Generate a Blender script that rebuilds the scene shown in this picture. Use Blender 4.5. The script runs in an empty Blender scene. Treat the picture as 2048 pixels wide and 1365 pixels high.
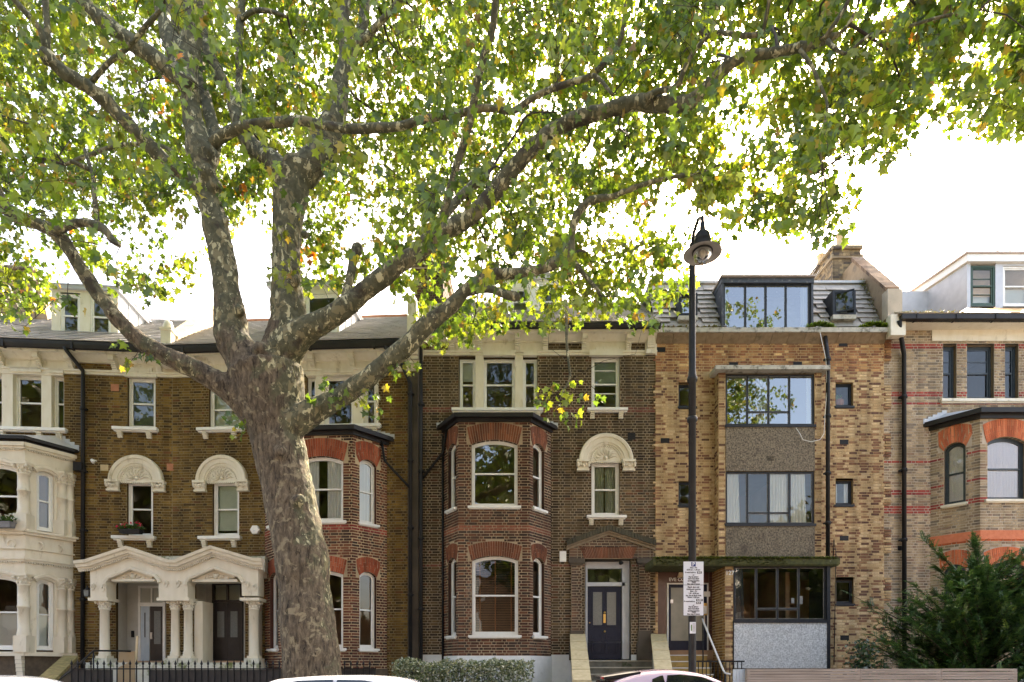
import bpy, math, random
import numpy as np
from mathutils import Vector, Matrix, kdtree, noise as mnoise
random.seed(7); RNG = np.random.default_rng(11)
PI = math.pi; R = math.radians
scene = bpy.context.scene; col = scene.collection
# ------------------------------------------------------------------ camera, sky, sun, exposure
FPX, CX, CY, CZ = 1250.0, 1024.0, 1335.0, 1.55      # focal length and horizon of the 2048 px photograph
cam = bpy.data.cameras.new('camera'); camo = bpy.data.objects.new('camera', cam); col.objects.link(camo)
camo.location = (0, 0, CZ); camo.rotation_euler = (PI/2, 0, 0)
cam.sensor_width = 36; cam.lens = 36*FPX/2048; cam.shift_y = (CY-682.5)/2048; cam.clip_end = 2000; cam.clip_start = .05
scene.camera = camo
SUN_EL, SUN_AZ = R(47), R(24)                        # azimuth measured from +Y (behind the houses) towards +X
w = bpy.data.worlds.new('World'); scene.world = w; w.use_nodes = True
nt = w.node_tree; bg = nt.nodes['Background']; sk = nt.nodes.new('ShaderNodeTexSky'); sk.sky_type = 'NISHITA'
sk.sun_disc = False; sk.sun_elevation = SUN_EL; sk.sun_rotation = SUN_AZ
sk.air_density = 1.0; sk.dust_density = 4.0; sk.ozone_density = 1.0
nt.links.new(sk.outputs[0], bg.inputs[0]); bg.inputs[1].default_value = .15
sl = bpy.data.lights.new('sun', 'SUN'); slo = bpy.data.objects.new('sun', sl); col.objects.link(slo)
sl.energy = 2.8; sl.angle = R(.53); sl.color = (1, .95, .86)
sd = Vector((math.sin(SUN_AZ)*math.cos(SUN_EL), math.cos(SUN_AZ)*math.cos(SUN_EL), math.sin(SUN_EL)))
slo.rotation_euler = sd.to_track_quat('Z', 'Y').to_euler(); slo.location = sd*60
vs = scene.view_settings; vs.view_transform = 'Standard'; vs.look = 'None'; vs.exposure = 2.85; vs.use_white_balance = True; vs.white_balance_temperature = 7900; vs.white_balance_tint = 12; vs.gamma = 1; vs.use_curve_mapping = False
scene.render.engine = 'CYCLES'; cy = scene.cycles
cy.use_denoising = True; cy.max_bounces = 7; cy.diffuse_bounces = 4; cy.glossy_bounces = 3; cy.transmission_bounces = 5; cy.transparent_max_bounces = 12
cy.sample_clamp_indirect = 6; cy.caustics_reflective = False; cy.caustics_refractive = False
# ------------------------------------------------------------------ materials
MATS = {}
def srgb(r, g, b):
    f = lambda c: ((c/255+.055)/1.055)**2.4 if c > 10 else c/255/12.92
    return (f(r), f(g), f(b))
def new_mat(name):
    m = bpy.data.materials.new(name); m.use_nodes = True; n = m.node_tree.nodes; n.clear()
    out = n.new('ShaderNodeOutputMaterial'); MATS[name] = m
    return m, n, m.node_tree.links, out
def pmat(name, c1, c2=None, scale=6, rough=.7, bump=0, bscale=40, c3=None, scale3=1.3, t3=.55, metal=0, spec=.5, stretch=None, coat=0):
    """principled material: two colours mixed by fine noise, a third one in broad stains, fine relief"""
    m, n, l, out = new_mat(name); b = n.new('ShaderNodeBsdfPrincipled'); l.new(b.outputs[0], out.inputs[0])
    b.inputs['Roughness'].default_value = rough; b.inputs['Metallic'].default_value = metal
    b.inputs['Specular IOR Level'].default_value = spec; b.inputs['Coat Weight'].default_value = coat
    tc = n.new('ShaderNodeTexCoord'); src = tc.outputs['Object']
    if stretch:
        mp = n.new('ShaderNodeMapping'); mp.inputs['Scale'].default_value = stretch; l.new(src, mp.inputs[0]); src = mp.outputs[0]
    if c2 is None: b.inputs['Base Color'].default_value = (*c1, 1)
    else:
        nz = n.new('ShaderNodeTexNoise'); nz.inputs['Scale'].default_value = scale; nz.inputs['Detail'].default_value = 5; l.new(src, nz.inputs[0])
        mx = n.new('ShaderNodeMix'); mx.data_type = 'RGBA'; mx.inputs[6].default_value = (*c1, 1); mx.inputs[7].default_value = (*c2, 1)
        rp = n.new('ShaderNodeMapRange'); rp.inputs[1].default_value = .32; rp.inputs[2].default_value = .68; l.new(nz.outputs[0], rp.inputs[0]); l.new(rp.outputs[0], mx.inputs[0])
        res = mx.outputs[2]
        if c3:
            n3 = n.new('ShaderNodeTexNoise'); n3.inputs['Scale'].default_value = scale3; n3.inputs['Detail'].default_value = 8; n3.inputs['Roughness'].default_value = .65; l.new(src, n3.inputs[0])
            r3 = n.new('ShaderNodeMapRange'); r3.inputs[1].default_value = t3; r3.inputs[2].default_value = t3+.14; l.new(n3.outputs[0], r3.inputs[0])
            m3 = n.new('ShaderNodeMix'); m3.data_type = 'RGBA'; l.new(r3.outputs[0], m3.inputs[0]); l.new(res, m3.inputs[6]); m3.inputs[7].default_value = (*c3, 1); res = m3.outputs[2]
        l.new(res, b.inputs['Base Color'])
    if bump:
        bz = n.new('ShaderNodeTexNoise'); bz.inputs['Scale'].default_value = bscale; bz.inputs['Detail'].default_value = 4; l.new(src, bz.inputs[0])
        bp = n.new('ShaderNodeBump'); bp.inputs['Strength'].default_value = bump; bp.inputs['Distance'].default_value = .02; l.new(bz.outputs[0], bp.inputs['Height']); l.new(bp.outputs[0], b.inputs['Normal'])
    return m
def brick_mat(name, stain=(.5, 1.25), pale=None, pt=.62):
    """colour comes from each brick's own attribute; broad soot and lime weathering on top"""
    m, n, l, out = new_mat(name); b = n.new('ShaderNodeBsdfPrincipled'); l.new(b.outputs[0], out.inputs[0]); b.inputs['Roughness'].default_value = .9; b.inputs['Specular IOR Level'].default_value = .25
    at = n.new('ShaderNodeAttribute'); at.attribute_name = 'Col'; ge = n.new('ShaderNodeNewGeometry')
    mp = n.new('ShaderNodeMapping'); mp.inputs['Scale'].default_value = (1, 1, .45); l.new(ge.outputs['Position'], mp.inputs[0])
    nz = n.new('ShaderNodeTexNoise'); nz.inputs['Scale'].default_value = .9; nz.inputs['Detail'].default_value = 6; nz.inputs['Roughness'].default_value = .6; l.new(mp.outputs[0], nz.inputs[0])
    mr = n.new('ShaderNodeMapRange'); mr.inputs[1].default_value = .3; mr.inputs[2].default_value = .7; mr.inputs[3].default_value = stain[0]; mr.inputs[4].default_value = stain[1]; l.new(nz.outputs[0], mr.inputs[0])
    nf = n.new('ShaderNodeTexNoise'); nf.inputs['Scale'].default_value = 55; nf.inputs['Detail'].default_value = 3; l.new(ge.outputs['Position'], nf.inputs[0])
    mf = n.new('ShaderNodeMapRange'); mf.inputs[1].default_value = .25; mf.inputs[2].default_value = .75; mf.inputs[3].default_value = .72; mf.inputs[4].default_value = 1.28; l.new(nf.outputs[0], mf.inputs[0])
    mm = n.new('ShaderNodeMath'); mm.operation = 'MULTIPLY'; l.new(mr.outputs[0], mm.inputs[0]); l.new(mf.outputs[0], mm.inputs[1])
    ms = n.new('ShaderNodeMapping'); ms.inputs['Scale'].default_value = (2.6, 2.6, .16); l.new(ge.outputs['Position'], ms.inputs[0]); ns = n.new('ShaderNodeTexNoise'); ns.inputs['Scale'].default_value = 1.6; ns.inputs['Detail'].default_value = 5; l.new(ms.outputs[0], ns.inputs[0])
    rs = n.new('ShaderNodeMapRange'); rs.inputs[1].default_value = .3; rs.inputs[2].default_value = .65; rs.inputs[3].default_value = .58; rs.inputs[4].default_value = 1.15; l.new(ns.outputs[0], rs.inputs[0]); m2 = n.new('ShaderNodeMath'); m2.operation = 'MULTIPLY'; l.new(mm.outputs[0], m2.inputs[0]); l.new(rs.outputs[0], m2.inputs[1]); mm = m2
    vm = n.new('ShaderNodeVectorMath'); vm.operation = 'SCALE'; l.new(at.outputs['Color'], vm.inputs[0]); l.new(mm.outputs[0], vm.inputs['Scale']); res = vm.outputs[0]
    if pale:
        n3 = n.new('ShaderNodeTexNoise'); n3.inputs['Scale'].default_value = 1.1; n3.inputs['Detail'].default_value = 9; n3.inputs['Roughness'].default_value = .7
        m3p = n.new('ShaderNodeMapping'); m3p.inputs['Scale'].default_value = (1.2, 1, .4); m3p.inputs['Location'].default_value = (7, 3, 1); l.new(ge.outputs['Position'], m3p.inputs[0]); l.new(m3p.outputs[0], n3.inputs[0])
        r3 = n.new('ShaderNodeMapRange'); r3.inputs[1].default_value = pt; r3.inputs[2].default_value = pt+.16; r3.inputs[4].default_value = .65; l.new(n3.outputs[0], r3.inputs[0])
        mx = n.new('ShaderNodeMix'); mx.data_type = 'RGBA'; l.new(r3.outputs[0], mx.inputs[0]); l.new(res, mx.inputs[6]); mx.inputs[7].default_value = (*pale, 1); res = mx.outputs[2]
    l.new(res, b.inputs['Base Color'])
    bp = n.new('ShaderNodeBump'); bp.inputs['Strength'].default_value = .5; bp.inputs['Distance'].default_value = .008; l.new(nf.outputs[0], bp.inputs['Height']); l.new(bp.outputs[0], b.inputs['Normal'])
    return m
def glass_mat(name, tint=(.86, .9, .88), gain=1.3, wav=.004, wscale=2.2):
    m, n, l, out = new_mat(name); tr = n.new('ShaderNodeBsdfTransparent'); tr.inputs[0].default_value = (*tint, 1)
    gl = n.new('ShaderNodeBsdfGlossy'); gl.inputs['Roughness'].default_value = .0; gl.inputs[0].default_value = (1, 1, 1, 1)
    fr = n.new('ShaderNodeFresnel'); fr.inputs[0].default_value = 1.52
    mu = n.new('ShaderNodeMath'); mu.operation = 'MULTIPLY'; mu.inputs[1].default_value = gain; mu.use_clamp = True; l.new(fr.outputs[0], mu.inputs[0])
    ge = n.new('ShaderNodeNewGeometry'); nz = n.new('ShaderNodeTexNoise'); nz.inputs['Scale'].default_value = wscale; nz.inputs['Detail'].default_value = 1; l.new(ge.outputs['Position'], nz.inputs[0])
    bp = n.new('ShaderNodeBump'); bp.inputs['Strength'].default_value = .5; bp.inputs['Distance'].default_value = wav; l.new(nz.outputs[0], bp.inputs['Height']); l.new(bp.outputs[0], gl.inputs['Normal'])
    mx = n.new('ShaderNodeMixShader'); l.new(mu.outputs[0], mx.inputs[0]); l.new(tr.outputs[0], mx.inputs[1]); l.new(gl.outputs[0], mx.inputs[2]); l.new(mx.outputs[0], out.inputs[0])
    return m
def leaf_mat(name, trans=.55, tgain=1.6, gloss=.06):
    m, n, l, out = new_mat(name); at = n.new('ShaderNodeAttribute'); at.attribute_name = 'Col'
    df = n.new('ShaderNodeBsdfDiffuse'); tl = n.new('ShaderNodeBsdfTranslucent'); gs = n.new('ShaderNodeBsdfGlossy'); gs.inputs['Roughness'].default_value = .35; gs.inputs[0].default_value = (1, 1, 1, 1)
    l.new(at.outputs['Color'], df.inputs[0]); vm = n.new('ShaderNodeVectorMath'); vm.operation = 'MULTIPLY'; vm.inputs[1].default_value = (tgain*1.05, tgain, tgain*.55); l.new(at.outputs['Color'], vm.inputs[0]); l.new(vm.outputs[0], tl.inputs[0])
    a = n.new('ShaderNodeMixShader'); a.inputs[0].default_value = trans; l.new(df.outputs[0], a.inputs[1]); l.new(tl.outputs[0], a.inputs[2])
    b = n.new('ShaderNodeMixShader'); b.inputs[0].default_value = gloss; l.new(a.outputs[0], b.inputs[1]); l.new(gs.outputs[0], b.inputs[2]); l.new(b.outputs[0], out.inputs[0])
    return m
def bark_mat(name):
    """plane bark: olive grey skin with cream flakes; brown fissured bark low on the stem"""
    m, n, l, out = new_mat(name); b = n.new('ShaderNodeBsdfPrincipled'); l.new(b.outputs[0], out.inputs[0]); b.inputs['Roughness'].default_value = .85; b.inputs['Specular IOR Level'].default_value = .3
    ge = n.new('ShaderNodeNewGeometry'); pos = ge.outputs['Position']
    def noise(scale, detail=5, rough=.55, loc=(0, 0, 0), sc=(1, 1, 1)):
        mp = n.new('ShaderNodeMapping'); mp.inputs['Location'].default_value = loc; mp.inputs['Scale'].default_value = sc; l.new(pos, mp.inputs[0])
        z = n.new('ShaderNodeTexNoise'); z.inputs['Scale'].default_value = scale; z.inputs['Detail'].default_value = detail; z.inputs['Roughness'].default_value = rough; z.inputs['Distortion'].default_value = .6; l.new(mp.outputs[0], z.inputs[0]); return z.outputs[0]
    def step(v, a, b2):
        r = n.new('ShaderNodeMapRange'); r.inputs[1].default_value = a; r.inputs[2].default_value = b2; l.new(v, r.inputs[0]); return r.outputs[0]
    def mix(f, a, c):
        x = n.new('ShaderNodeMix'); x.data_type = 'RGBA'; l.new(f, x.inputs[0])
        for i, v in ((6, a), (7, c)):
            if isinstance(v, tuple): x.inputs[i].default_value = (*v, 1)
            else: l.new(v, x.inputs[i])
        return x.outputs[2]
    base = mix(step(noise(9, 6), .35, .65), (.07, .07, .04), (.14, .132, .078))
    base = mix(step(noise(8.5, 4, .55, (3, 1, 7), (1, 1, .6)), .55, .58), base, (.22, .19, .105))      # tan flakes
    base = mix(step(noise(10, 4, .6, (9, 4, 2), (1, 1, .6)), .585, .61), base, (.50, .46, .28))      # cream flakes
    base = mix(step(noise(3.5, 4, .6, (2, 8, 5)), .58, .66), base, (.06, .05, .034))
    brown = mix(step(noise(16, 7, .7, (0, 0, 0), (1, 1, .28)), .38, .62), (.052, .039, .026), (.185, .142, .092))
    brown = mix(step(noise(6, 4, .6, (1, 5, 2)), .56, .64), brown, (.26, .215, .135))
    sx = n.new('ShaderNodeSeparateXYZ'); l.new(pos, sx.inputs[0])
    # the old bark ends about where the stem forks and is thinner on the side that faces right
    hz = n.new('ShaderNodeMath'); hz.operation = 'MULTIPLY_ADD'; hz.inputs[1].default_value = -.32; hz.inputs[2].default_value = 1.85; l.new(sx.outputs[2], hz.inputs[0])
    gx = n.new('ShaderNodeMath'); gx.operation = 'MULTIPLY_ADD'; gx.inputs[1].default_value = -1.5; gx.inputs[2].default_value = -5.5; l.new(sx.outputs[0], gx.inputs[0]); gm = n.new('ShaderNodeMath'); gm.operation = 'MINIMUM'; gm.inputs[1].default_value = .6; l.new(gx.outputs[0], gm.inputs[0]); gx = gm
    nn = n.new('ShaderNodeMath'); nn.operation = 'MULTIPLY_ADD'; nn.inputs[1].default_value = 3.2; nn.inputs[2].default_value = -1.6; l.new(noise(2.2, 6, .65, (4, 4, 4)), nn.inputs[0])
    a1 = n.new('ShaderNodeMath'); l.new(hz.outputs[0], a1.inputs[0]); l.new(gx.outputs[0], a1.inputs[1])
    a2 = n.new('ShaderNodeMath'); l.new(a1.outputs[0], a2.inputs[0]); l.new(nn.outputs[0], a2.inputs[1])
    res = mix(step(a2.outputs[0], .05, .3), base, brown)
    crack = mix(step(noise(13, 6, .7, (6, 2, 8), (1, 1, .22)), .36, .43), (.28, .26, .24), (1, 1, 1))
    cm = n.new('ShaderNodeVectorMath'); cm.operation = 'MULTIPLY'; l.new(res, cm.inputs[0]); l.new(mix(step(a2.outputs[0], -.35, .2), (1, 1, 1), crack), cm.inputs[1]); res = cm.outputs[0]
    l.new(res, b.inputs['Base Color'])
    h = n.new('ShaderNodeMath'); h.operation = 'ADD'; l.new(noise(18, 8, .7, (0, 0, 0), (1, 1, .25)), h.inputs[0]); l.new(noise(6, 4), h.inputs[1])
    bp = n.new('ShaderNodeBump'); bp.inputs['Strength'].default_value = .9; bp.inputs['Distance'].default_value = .035; l.new(h.outputs[0], bp.inputs['Height']); l.new(bp.outputs[0], b.inputs['Normal'])
    return m
CREAM = pmat('cream_paint', (.68, .62, .48), (.74, .69, .57), 5, .6, .12, 30, (.38, .32, .21), 2.2, .58, stretch=(1.6, 1.6, .6))
CREAM2 = pmat('cream_stone_paint', (.66, .585, .45), (.73, .66, .53), 4, .6, .15, 30, (.38, .31, .2), 3, .60, stretch=(1.5, 1.5, .5))
WHITE = pmat('white_paint', (.74, .73, .68), (.80, .79, .75), 8, .5, .05, 30, (.5, .47, .4), 5, .66)
WHITEWALL = pmat('whitewashed_masonry', (.68, .69, .68), (.76, .77, .76), 6, .7, .3, 25, (.42, .42, .38), 2.4, .60)
MOSSSTONE = pmat('mossy_render', (.55, .52, .42), (.62, .6, .52), 8, .8, .3, 30, (.13, .15, .04), 3.5, .52)
BLACK = pmat('black_iron', (.007, .007, .008), (.013, .012, .012), 9, .55, .08, 40, spec=.3)
GUTTER = pmat('dark_gutter', (.012, .010, .010), (.022, .019, .017), 3, .5, .05, 20, spec=.3)
SLATE = pmat('grey_slate', (.45, .43, .42), (.55, .53, .52), 3.5, .3, .15, 30, (.2, .17, .14), 6, .6, spec=.6)  # paler than real slate: sun and sky glare on the roofs put into the colour
SLATE2 = pmat('old_mansard_slate', (.23, .21, .18), (.33, .305, .265), 5, .6, .25, 30, (.12, .115, .08), 3, .56)
TILE = pmat('brown_roof_tile', (.26, .2, .15), (.36, .29, .22), 6, .8, .2, 30, (.26, .22, .06), 4, .58)
LEAD = pmat('lead_sheet', (.42, .44, .46), (.5, .52, .54), 4, .5, .05, 10)
COPING = pmat('stone_coping', (.52, .41, .23), (.62, .5, .3), 9, .85, .3, 50, (.36, .27, .13), 4, .58)
CONCRETE = pmat('weathered_concrete', (.40, .38, .32), (.5, .48, .42), 6, .85, .25, 40, (.12, .115, .09), 5, .52)
MOSSCONC = pmat('mossy_concrete', (.045, .05, .02), (.09, .095, .03), 12, .9, .5, 40, (.3, .29, .25), 4, .62)
PEBBLE = pmat('brown_pebbledash', (.055, .044, .032), (.27, .22, .155), 26, .9, .8, 40, (.07, .055, .042), 1.6, .55, stretch=(1, 1, .8))
PEBBLEW = pmat('white_pebbledash', (.34, .36, .37), (.72, .74, .75), 30, .9, .9, 40)
NAVY = pmat('navy_door_paint', (.009, .012, .028), (.012, .016, .036), 5, .5, spec=.3)
DARKDOOR = pmat('dark_brown_door', (.022, .016, .014), (.035, .026, .022), 5, .4)
BROWNTILE = pmat('brown_glazed_tile', (.075, .03, .022), (.10, .042, .03), 5, .3)
GREYBLUE = pmat('pale_blue_paint', (.42, .5, .56), (.5, .57, .62), 6, .5)
STEELF = pmat('dark_steel_frame', (.009, .011, .015), (.018, .02, .024), 9, .5, spec=.3)
GREENF = pmat('green_window_paint', (.015, .045, .022), (.025, .06, .03), 9, .4)
SLATEBLUE = pmat('blue_black_window_paint', (.02, .03, .036), (.03, .042, .05), 9, .4)
TERRA = pmat('terracotta', (.42, .17, .09), (.5, .22, .12), 7, .8, .1)
BUFFPOT = pmat('buff_clay', (.6, .44, .25), (.66, .5, .31), 7, .8, .1)
WOOD = pmat('weathered_timber', (.27, .215, .175), (.40, .335, .28), 5, .8, .2, 30, (.17, .135, .11), 8, .58, stretch=(.25, 4, 9))
CARDBOARD = pmat('cardboard', (.36, .24, .13), (.4, .27, .15), 5, .9)
ROOM = pmat('room_wall', (.36, .21, .125), (.42, .26, .16), 2, .9)
CURTAIN = pmat('white_curtain', (.80, .79, .76), (.85, .84, .81), 3, .9)
LACE = pmat('lace_curtain', (.74, .76, .86), (.9, .9, .95), 26, .9, stretch=(1.6, 1, 3))
BLINDG = pmat('pale_green_blind', (.66, .71, .56), (.71, .76, .61), 3, .9)
BLINDD = pmat('dark_green_blind', (.1, .125, .105), (.12, .145, .12), 3, .9)
SILVER = pmat('aluminium', (.6, .6, .6), None, rough=.35, metal=.9)
BRASS = pmat('brass', (.6, .42, .15), None, rough=.3, metal=.9)
STEM = pmat('brown_twig', (.03, .022, .014), (.06, .045, .03), 9, .9)
GLASS = glass_mat('window_glass'); GLASSD = glass_mat('bright_window_glass', (.6, .66, .66), 5.0, .003, 1.5); GLASSC = glass_mat('reflecting_old_glass', (.75, .75, .7), 3.2, .006, 2.0); GLASSF = pmat('obscured_glass', (.16, .17, .16), (.2, .21, .2), 30, .25)
BRICK = brick_mat('stock_brick', (.5, 1.4)); BRICKC = brick_mat('sooty_brick', (.6, 1.35), (.42, .4, .36), .64); BRICKE = brick_mat('pale_brick', (.8, 1.15), (.55, .52, .48), .64)
BRICKD = brick_mat('buff_brick', (.82, 1.15)); BRICKB = brick_mat('bay_brick', (.7, 1.3)); MOULDBRICK = brick_mat('rubbed_brick', (.8, 1.15))
def mortar(name, c): return pmat(name, tuple(x*.62 for x in c), tuple(min(.7, x*1.12) for x in c), 1.3, .95, .3, 60, tuple(x*.5 for x in c), 3, .6)
# ------------------------------------------------------------------ mesh collector
class MB:
    def __init__(s): s.v = []; s.f = []; s.c = []; s.cur = None; s.sm = []
    def add(s, vs_, fs, smooth=False):
        o = len(s.v); s.v += [tuple(p) for p in vs_]; s.f += [tuple(i+o for i in f) for f in fs]
        s.sm += [smooth]*len(fs)
        if s.cur is not None: s.c += [s.cur]*len(fs)
        return s
    def box(s, x0, x1, y0, y1, z0, z1):
        if x0 > x1: x0, x1 = x1, x0
        if y0 > y1: y0, y1 = y1, y0
        if z0 > z1: z0, z1 = z1, z0
        return s.add([(x0,y0,z0),(x1,y0,z0),(x1,y1,z0),(x0,y1,z0),(x0,y0,z1),(x1,y0,z1),(x1,y1,z1),(x0,y1,z1)],
                     [(0,3,2,1),(4,5,6,7),(0,1,5,4),(1,2,6,5),(2,3,7,6),(3,0,4,7)])
    def hexa(s, p): return s.add(p, [(0,3,2,1),(4,5,6,7),(0,1,5,4),(1,2,6,5),(2,3,7,6),(3,0,4,7)])
    def prism(s, poly, fn, d0, d1, smooth=False):
        """poly in (a,b); fn(a,b,d)->xyz"""
        n = len(poly); a = [fn(p[0], p[1], d0) for p in poly]; b = [fn(p[0], p[1], d1) for p in poly]
        o = len(s.v); s.add(a+b, [tuple(range(n)), tuple(range(2*n-1, n-1, -1))])
        s.f += [(o+i, o+n+i, o+n+(i+1) % n, o+(i+1) % n) for i in range(n)]; s.sm += [smooth]*n
        if s.cur is not None: s.c += [s.cur]*n
        return s
    def ring(s, outer, inner, fn, d0, d1):
        n = len(outer); P = [fn(*p, d0) for p in outer]+[fn(*p, d0) for p in inner]+[fn(*p, d1) for p in outer]+[fn(*p, d1) for p in inner]
        F = []
        for i in range(n):
            j = (i+1) % n
            F += [(i, j, n+j, n+i), (2*n+j, 2*n+i, 3*n+i, 3*n+j), (j, i, 2*n+i, 2*n+j), (n+i, n+j, 3*n+j, 3*n+i)]
        return s.add(P, F)
    def tube(s, pts, rad, n=8, caps=True, smooth=True):
        pts = [Vector(p) for p in pts]; m = len(pts)
        if not hasattr(rad, '__len__'): rad = [rad]*m
        up = None; V = []
        for i in range(m):
            t = (pts[min(i+1, m-1)]-pts[max(i-1, 0)]); t = t.normalized() if t.length > 1e-9 else Vector((0, 0, 1))
            if up is None: up = t.orthogonal().normalized()
            up = (up-t*up.dot(t)); up = up.normalized() if up.length > 1e-6 else t.orthogonal().normalized()
            q = t.cross(up)
            for k in range(n):
                a = 2*PI*k/n; V.append(pts[i]+(up*math.cos(a)+q*math.sin(a))*rad[i])
        F = [(i*n+k, i*n+(k+1) % n, (i+1)*n+(k+1) % n, (i+1)*n+k) for i in range(m-1) for k in range(n)]
        if caps: F += [tuple(range(n-1, -1, -1)), tuple((m-1)*n+k for k in range(n))]
        return s.add(V, F, smooth)
    def lathe(s, prof, c=(0, 0, 0), n=20, a0=0, a1=2*PI, smooth=True, axis=None):
        full = abs(a1-a0-2*PI) < 1e-6; k = n if full else n+1; V = []
        for r_, z in prof:
            for i in range(k):
                a = a0+(a1-a0)*i/n; p = Vector((r_*math.cos(a), r_*math.sin(a), z))
                if axis is not None: p = axis @ p
                V.append((c[0]+p[0], c[1]+p[1], c[2]+p[2]))
        F = []
        for j in range(len(prof)-1):
            for i in range(n):
                i2 = (i+1) % k; F.append((j*k+i, j*k+i2, (j+1)*k+i2, (j+1)*k+i))
        return s.add(V, F, smooth)
    def sphere(s, c, r_, n=8, sz=1):
        return s.lathe([(max(r_*math.sin(PI*i/n), 1e-4), -r_*sz*math.cos(PI*i/n)) for i in range(n+1)], c, n)
    def build(s, name, mat, parent=None, loc=None):
        me = bpy.data.meshes.new(name); me.from_pydata(s.v, [], s.f)
        if s.c and len(s.c) == len(s.f):
            at = me.attributes.new('Col', 'FLOAT_COLOR', 'FACE'); a = np.ones((len(s.f), 4), np.float32); a[:, :3] = np.array(s.c, np.float32); at.data.foreach_set('color', a.ravel())
        if any(s.sm): me.polygons.foreach_set('use_smooth', np.array(s.sm, bool))
        me.update()
        return link(name, me, mat, parent, loc)
def link(name, me, mat, parent=None, loc=None):
    o = bpy.data.objects.new(name, me); col.objects.link(o)
    if mat is not None and not me.materials: me.materials.append(mat)
    if parent is not None: o.parent = parent
    if loc is not None: o.location = loc
    return o
def tag(o, label=None, cat=None, group=None, kind=None):
    for k, v in (('label', label), ('category', cat), ('group', group), ('kind', kind)):
        if v: o[k] = v
    return o
def empty(name, loc=(0, 0, 0), rz=0, label=None, cat=None, group=None):
    o = bpy.data.objects.new(name, None); col.objects.link(o); o.location = loc; o.rotation_euler = (0, 0, rz); o.empty_display_size = .2
    return tag(o, label, cat, group)
def wp(px, py, Y): return Vector(((px-CX)/FPX*Y, Y, CZ+(CY-py)/FPX*Y))      # the point at depth Y behind a place in the photograph
XYZ = lambda a, b, d: (a, d, b)
# ------------------------------------------------------------------ houses: frames, faces, openings
class House:
    def __init__(s, name, label, px, Y, rz, brick, mort):
        s.ox = (px-CX)/FPX*Y; s.oy = Y; s.rz = rz; s.root = empty(name, (s.ox, Y, 0), rz, label, 'house')
        s.brick = brick; s.mort = mort; s.bricks = []; s.main = Face(s, 0, 0, 0); s.wall = MB(); s.rev = MB(); s.wallo = None
        s.extra = []
class Face:
    """a vertical plane of a house: u along it, d out of it, z up"""
    def __init__(s, H, x, y, ang): s.H = H; s.x = x; s.y = y; s.a = ang; s.c = math.cos(ang); s.s = math.sin(ang)
    def pt(s, u, z, d=0): return (s.x+u*s.c+d*s.s, s.y+u*s.s-d*s.c, z)
    def uz(s, px, py, d=0):
        H = s.H; ch, sh = math.cos(H.rz), math.sin(H.rz)
        o = s.pt(0, 0, d); ow = Vector((H.ox+o[0]*ch-o[1]*sh, H.oy+o[0]*sh+o[1]*ch, 0)); A = H.rz+s.a
        ex = Vector((math.cos(A), math.sin(A), 0)); nn = Vector((math.sin(A), -math.cos(A), 0)); dr = Vector(((px-CX)/FPX, 1, (CY-py)/FPX))
        t = (ow-Vector((0, 0, CZ))).dot(nn)/dr.dot(nn); p = Vector((0, 0, CZ))+dr*t
        return ((p-ow).dot(ex), p.z)
    def u(s, px, d=0): return s.uz(px, 1000, d)[0]
    def z(s, py, d=0, px=None): return s.uz(CX if px is None else px, py, d)[1]
    def rect(s, px0, px1, py0, py1, d=0):
        pm = (px0+px1)/2; return (s.u(px0, d), s.u(px1, d), s.z(py1, d, pm), s.z(py0, d, pm))
class Op:
    """opening: rectangle with an optional segmental head of the given rise above z1"""
    def __init__(s, u0, u1, z0, z1, rise=0): s.u0, s.u1, s.z0, s.z1, s.rise = u0, u1, z0, z1, rise
    def block(s, za, zb):
        if zb <= s.z0 or za >= s.z1+s.rise: return None
        if za < s.z1 or s.rise <= 0: return (s.u0, s.u1)
        h = (s.u1-s.u0)/2; r_ = (h*h+s.rise**2)/(2*s.rise); zc = s.z1+s.rise-r_; t = r_*r_-(za-zc)**2
        if t <= 0: return None
        q = min(h, math.sqrt(t)); m = (s.u0+s.u1)/2; return (m-q, m+q)
    def outline(s, ins=0, n=10, ins_b=None):
        b = ins if ins_b is None else ins_b; u0, u1, z0, z1 = s.u0+ins, s.u1-ins, s.z0+b, s.z1
        p = [(u0, z0), (u1, z0)]
        if s.rise <= 0: return p+[(u1, z1-ins), (u0, z1-ins)]
        h0 = (s.u1-s.u0)/2; r_ = (h0*h0+s.rise**2)/(2*s.rise); zc = s.z1+s.rise-r_; m = (s.u0+s.u1)/2; q = r_-ins; h = (u1-u0)/2
        for i in range(n+1):
            x = h-2*h*i/n; p.append((m+x, zc+math.sqrt(max(q*q-x*x, 0))))
        return p
def pick(pal):
    r_ = random.random()*sum(p[1] for p in pal)
    for c, w_ in pal:
        r_ -= w_
        if r_ <= 0: return c
    return pal[0][0]
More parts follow.
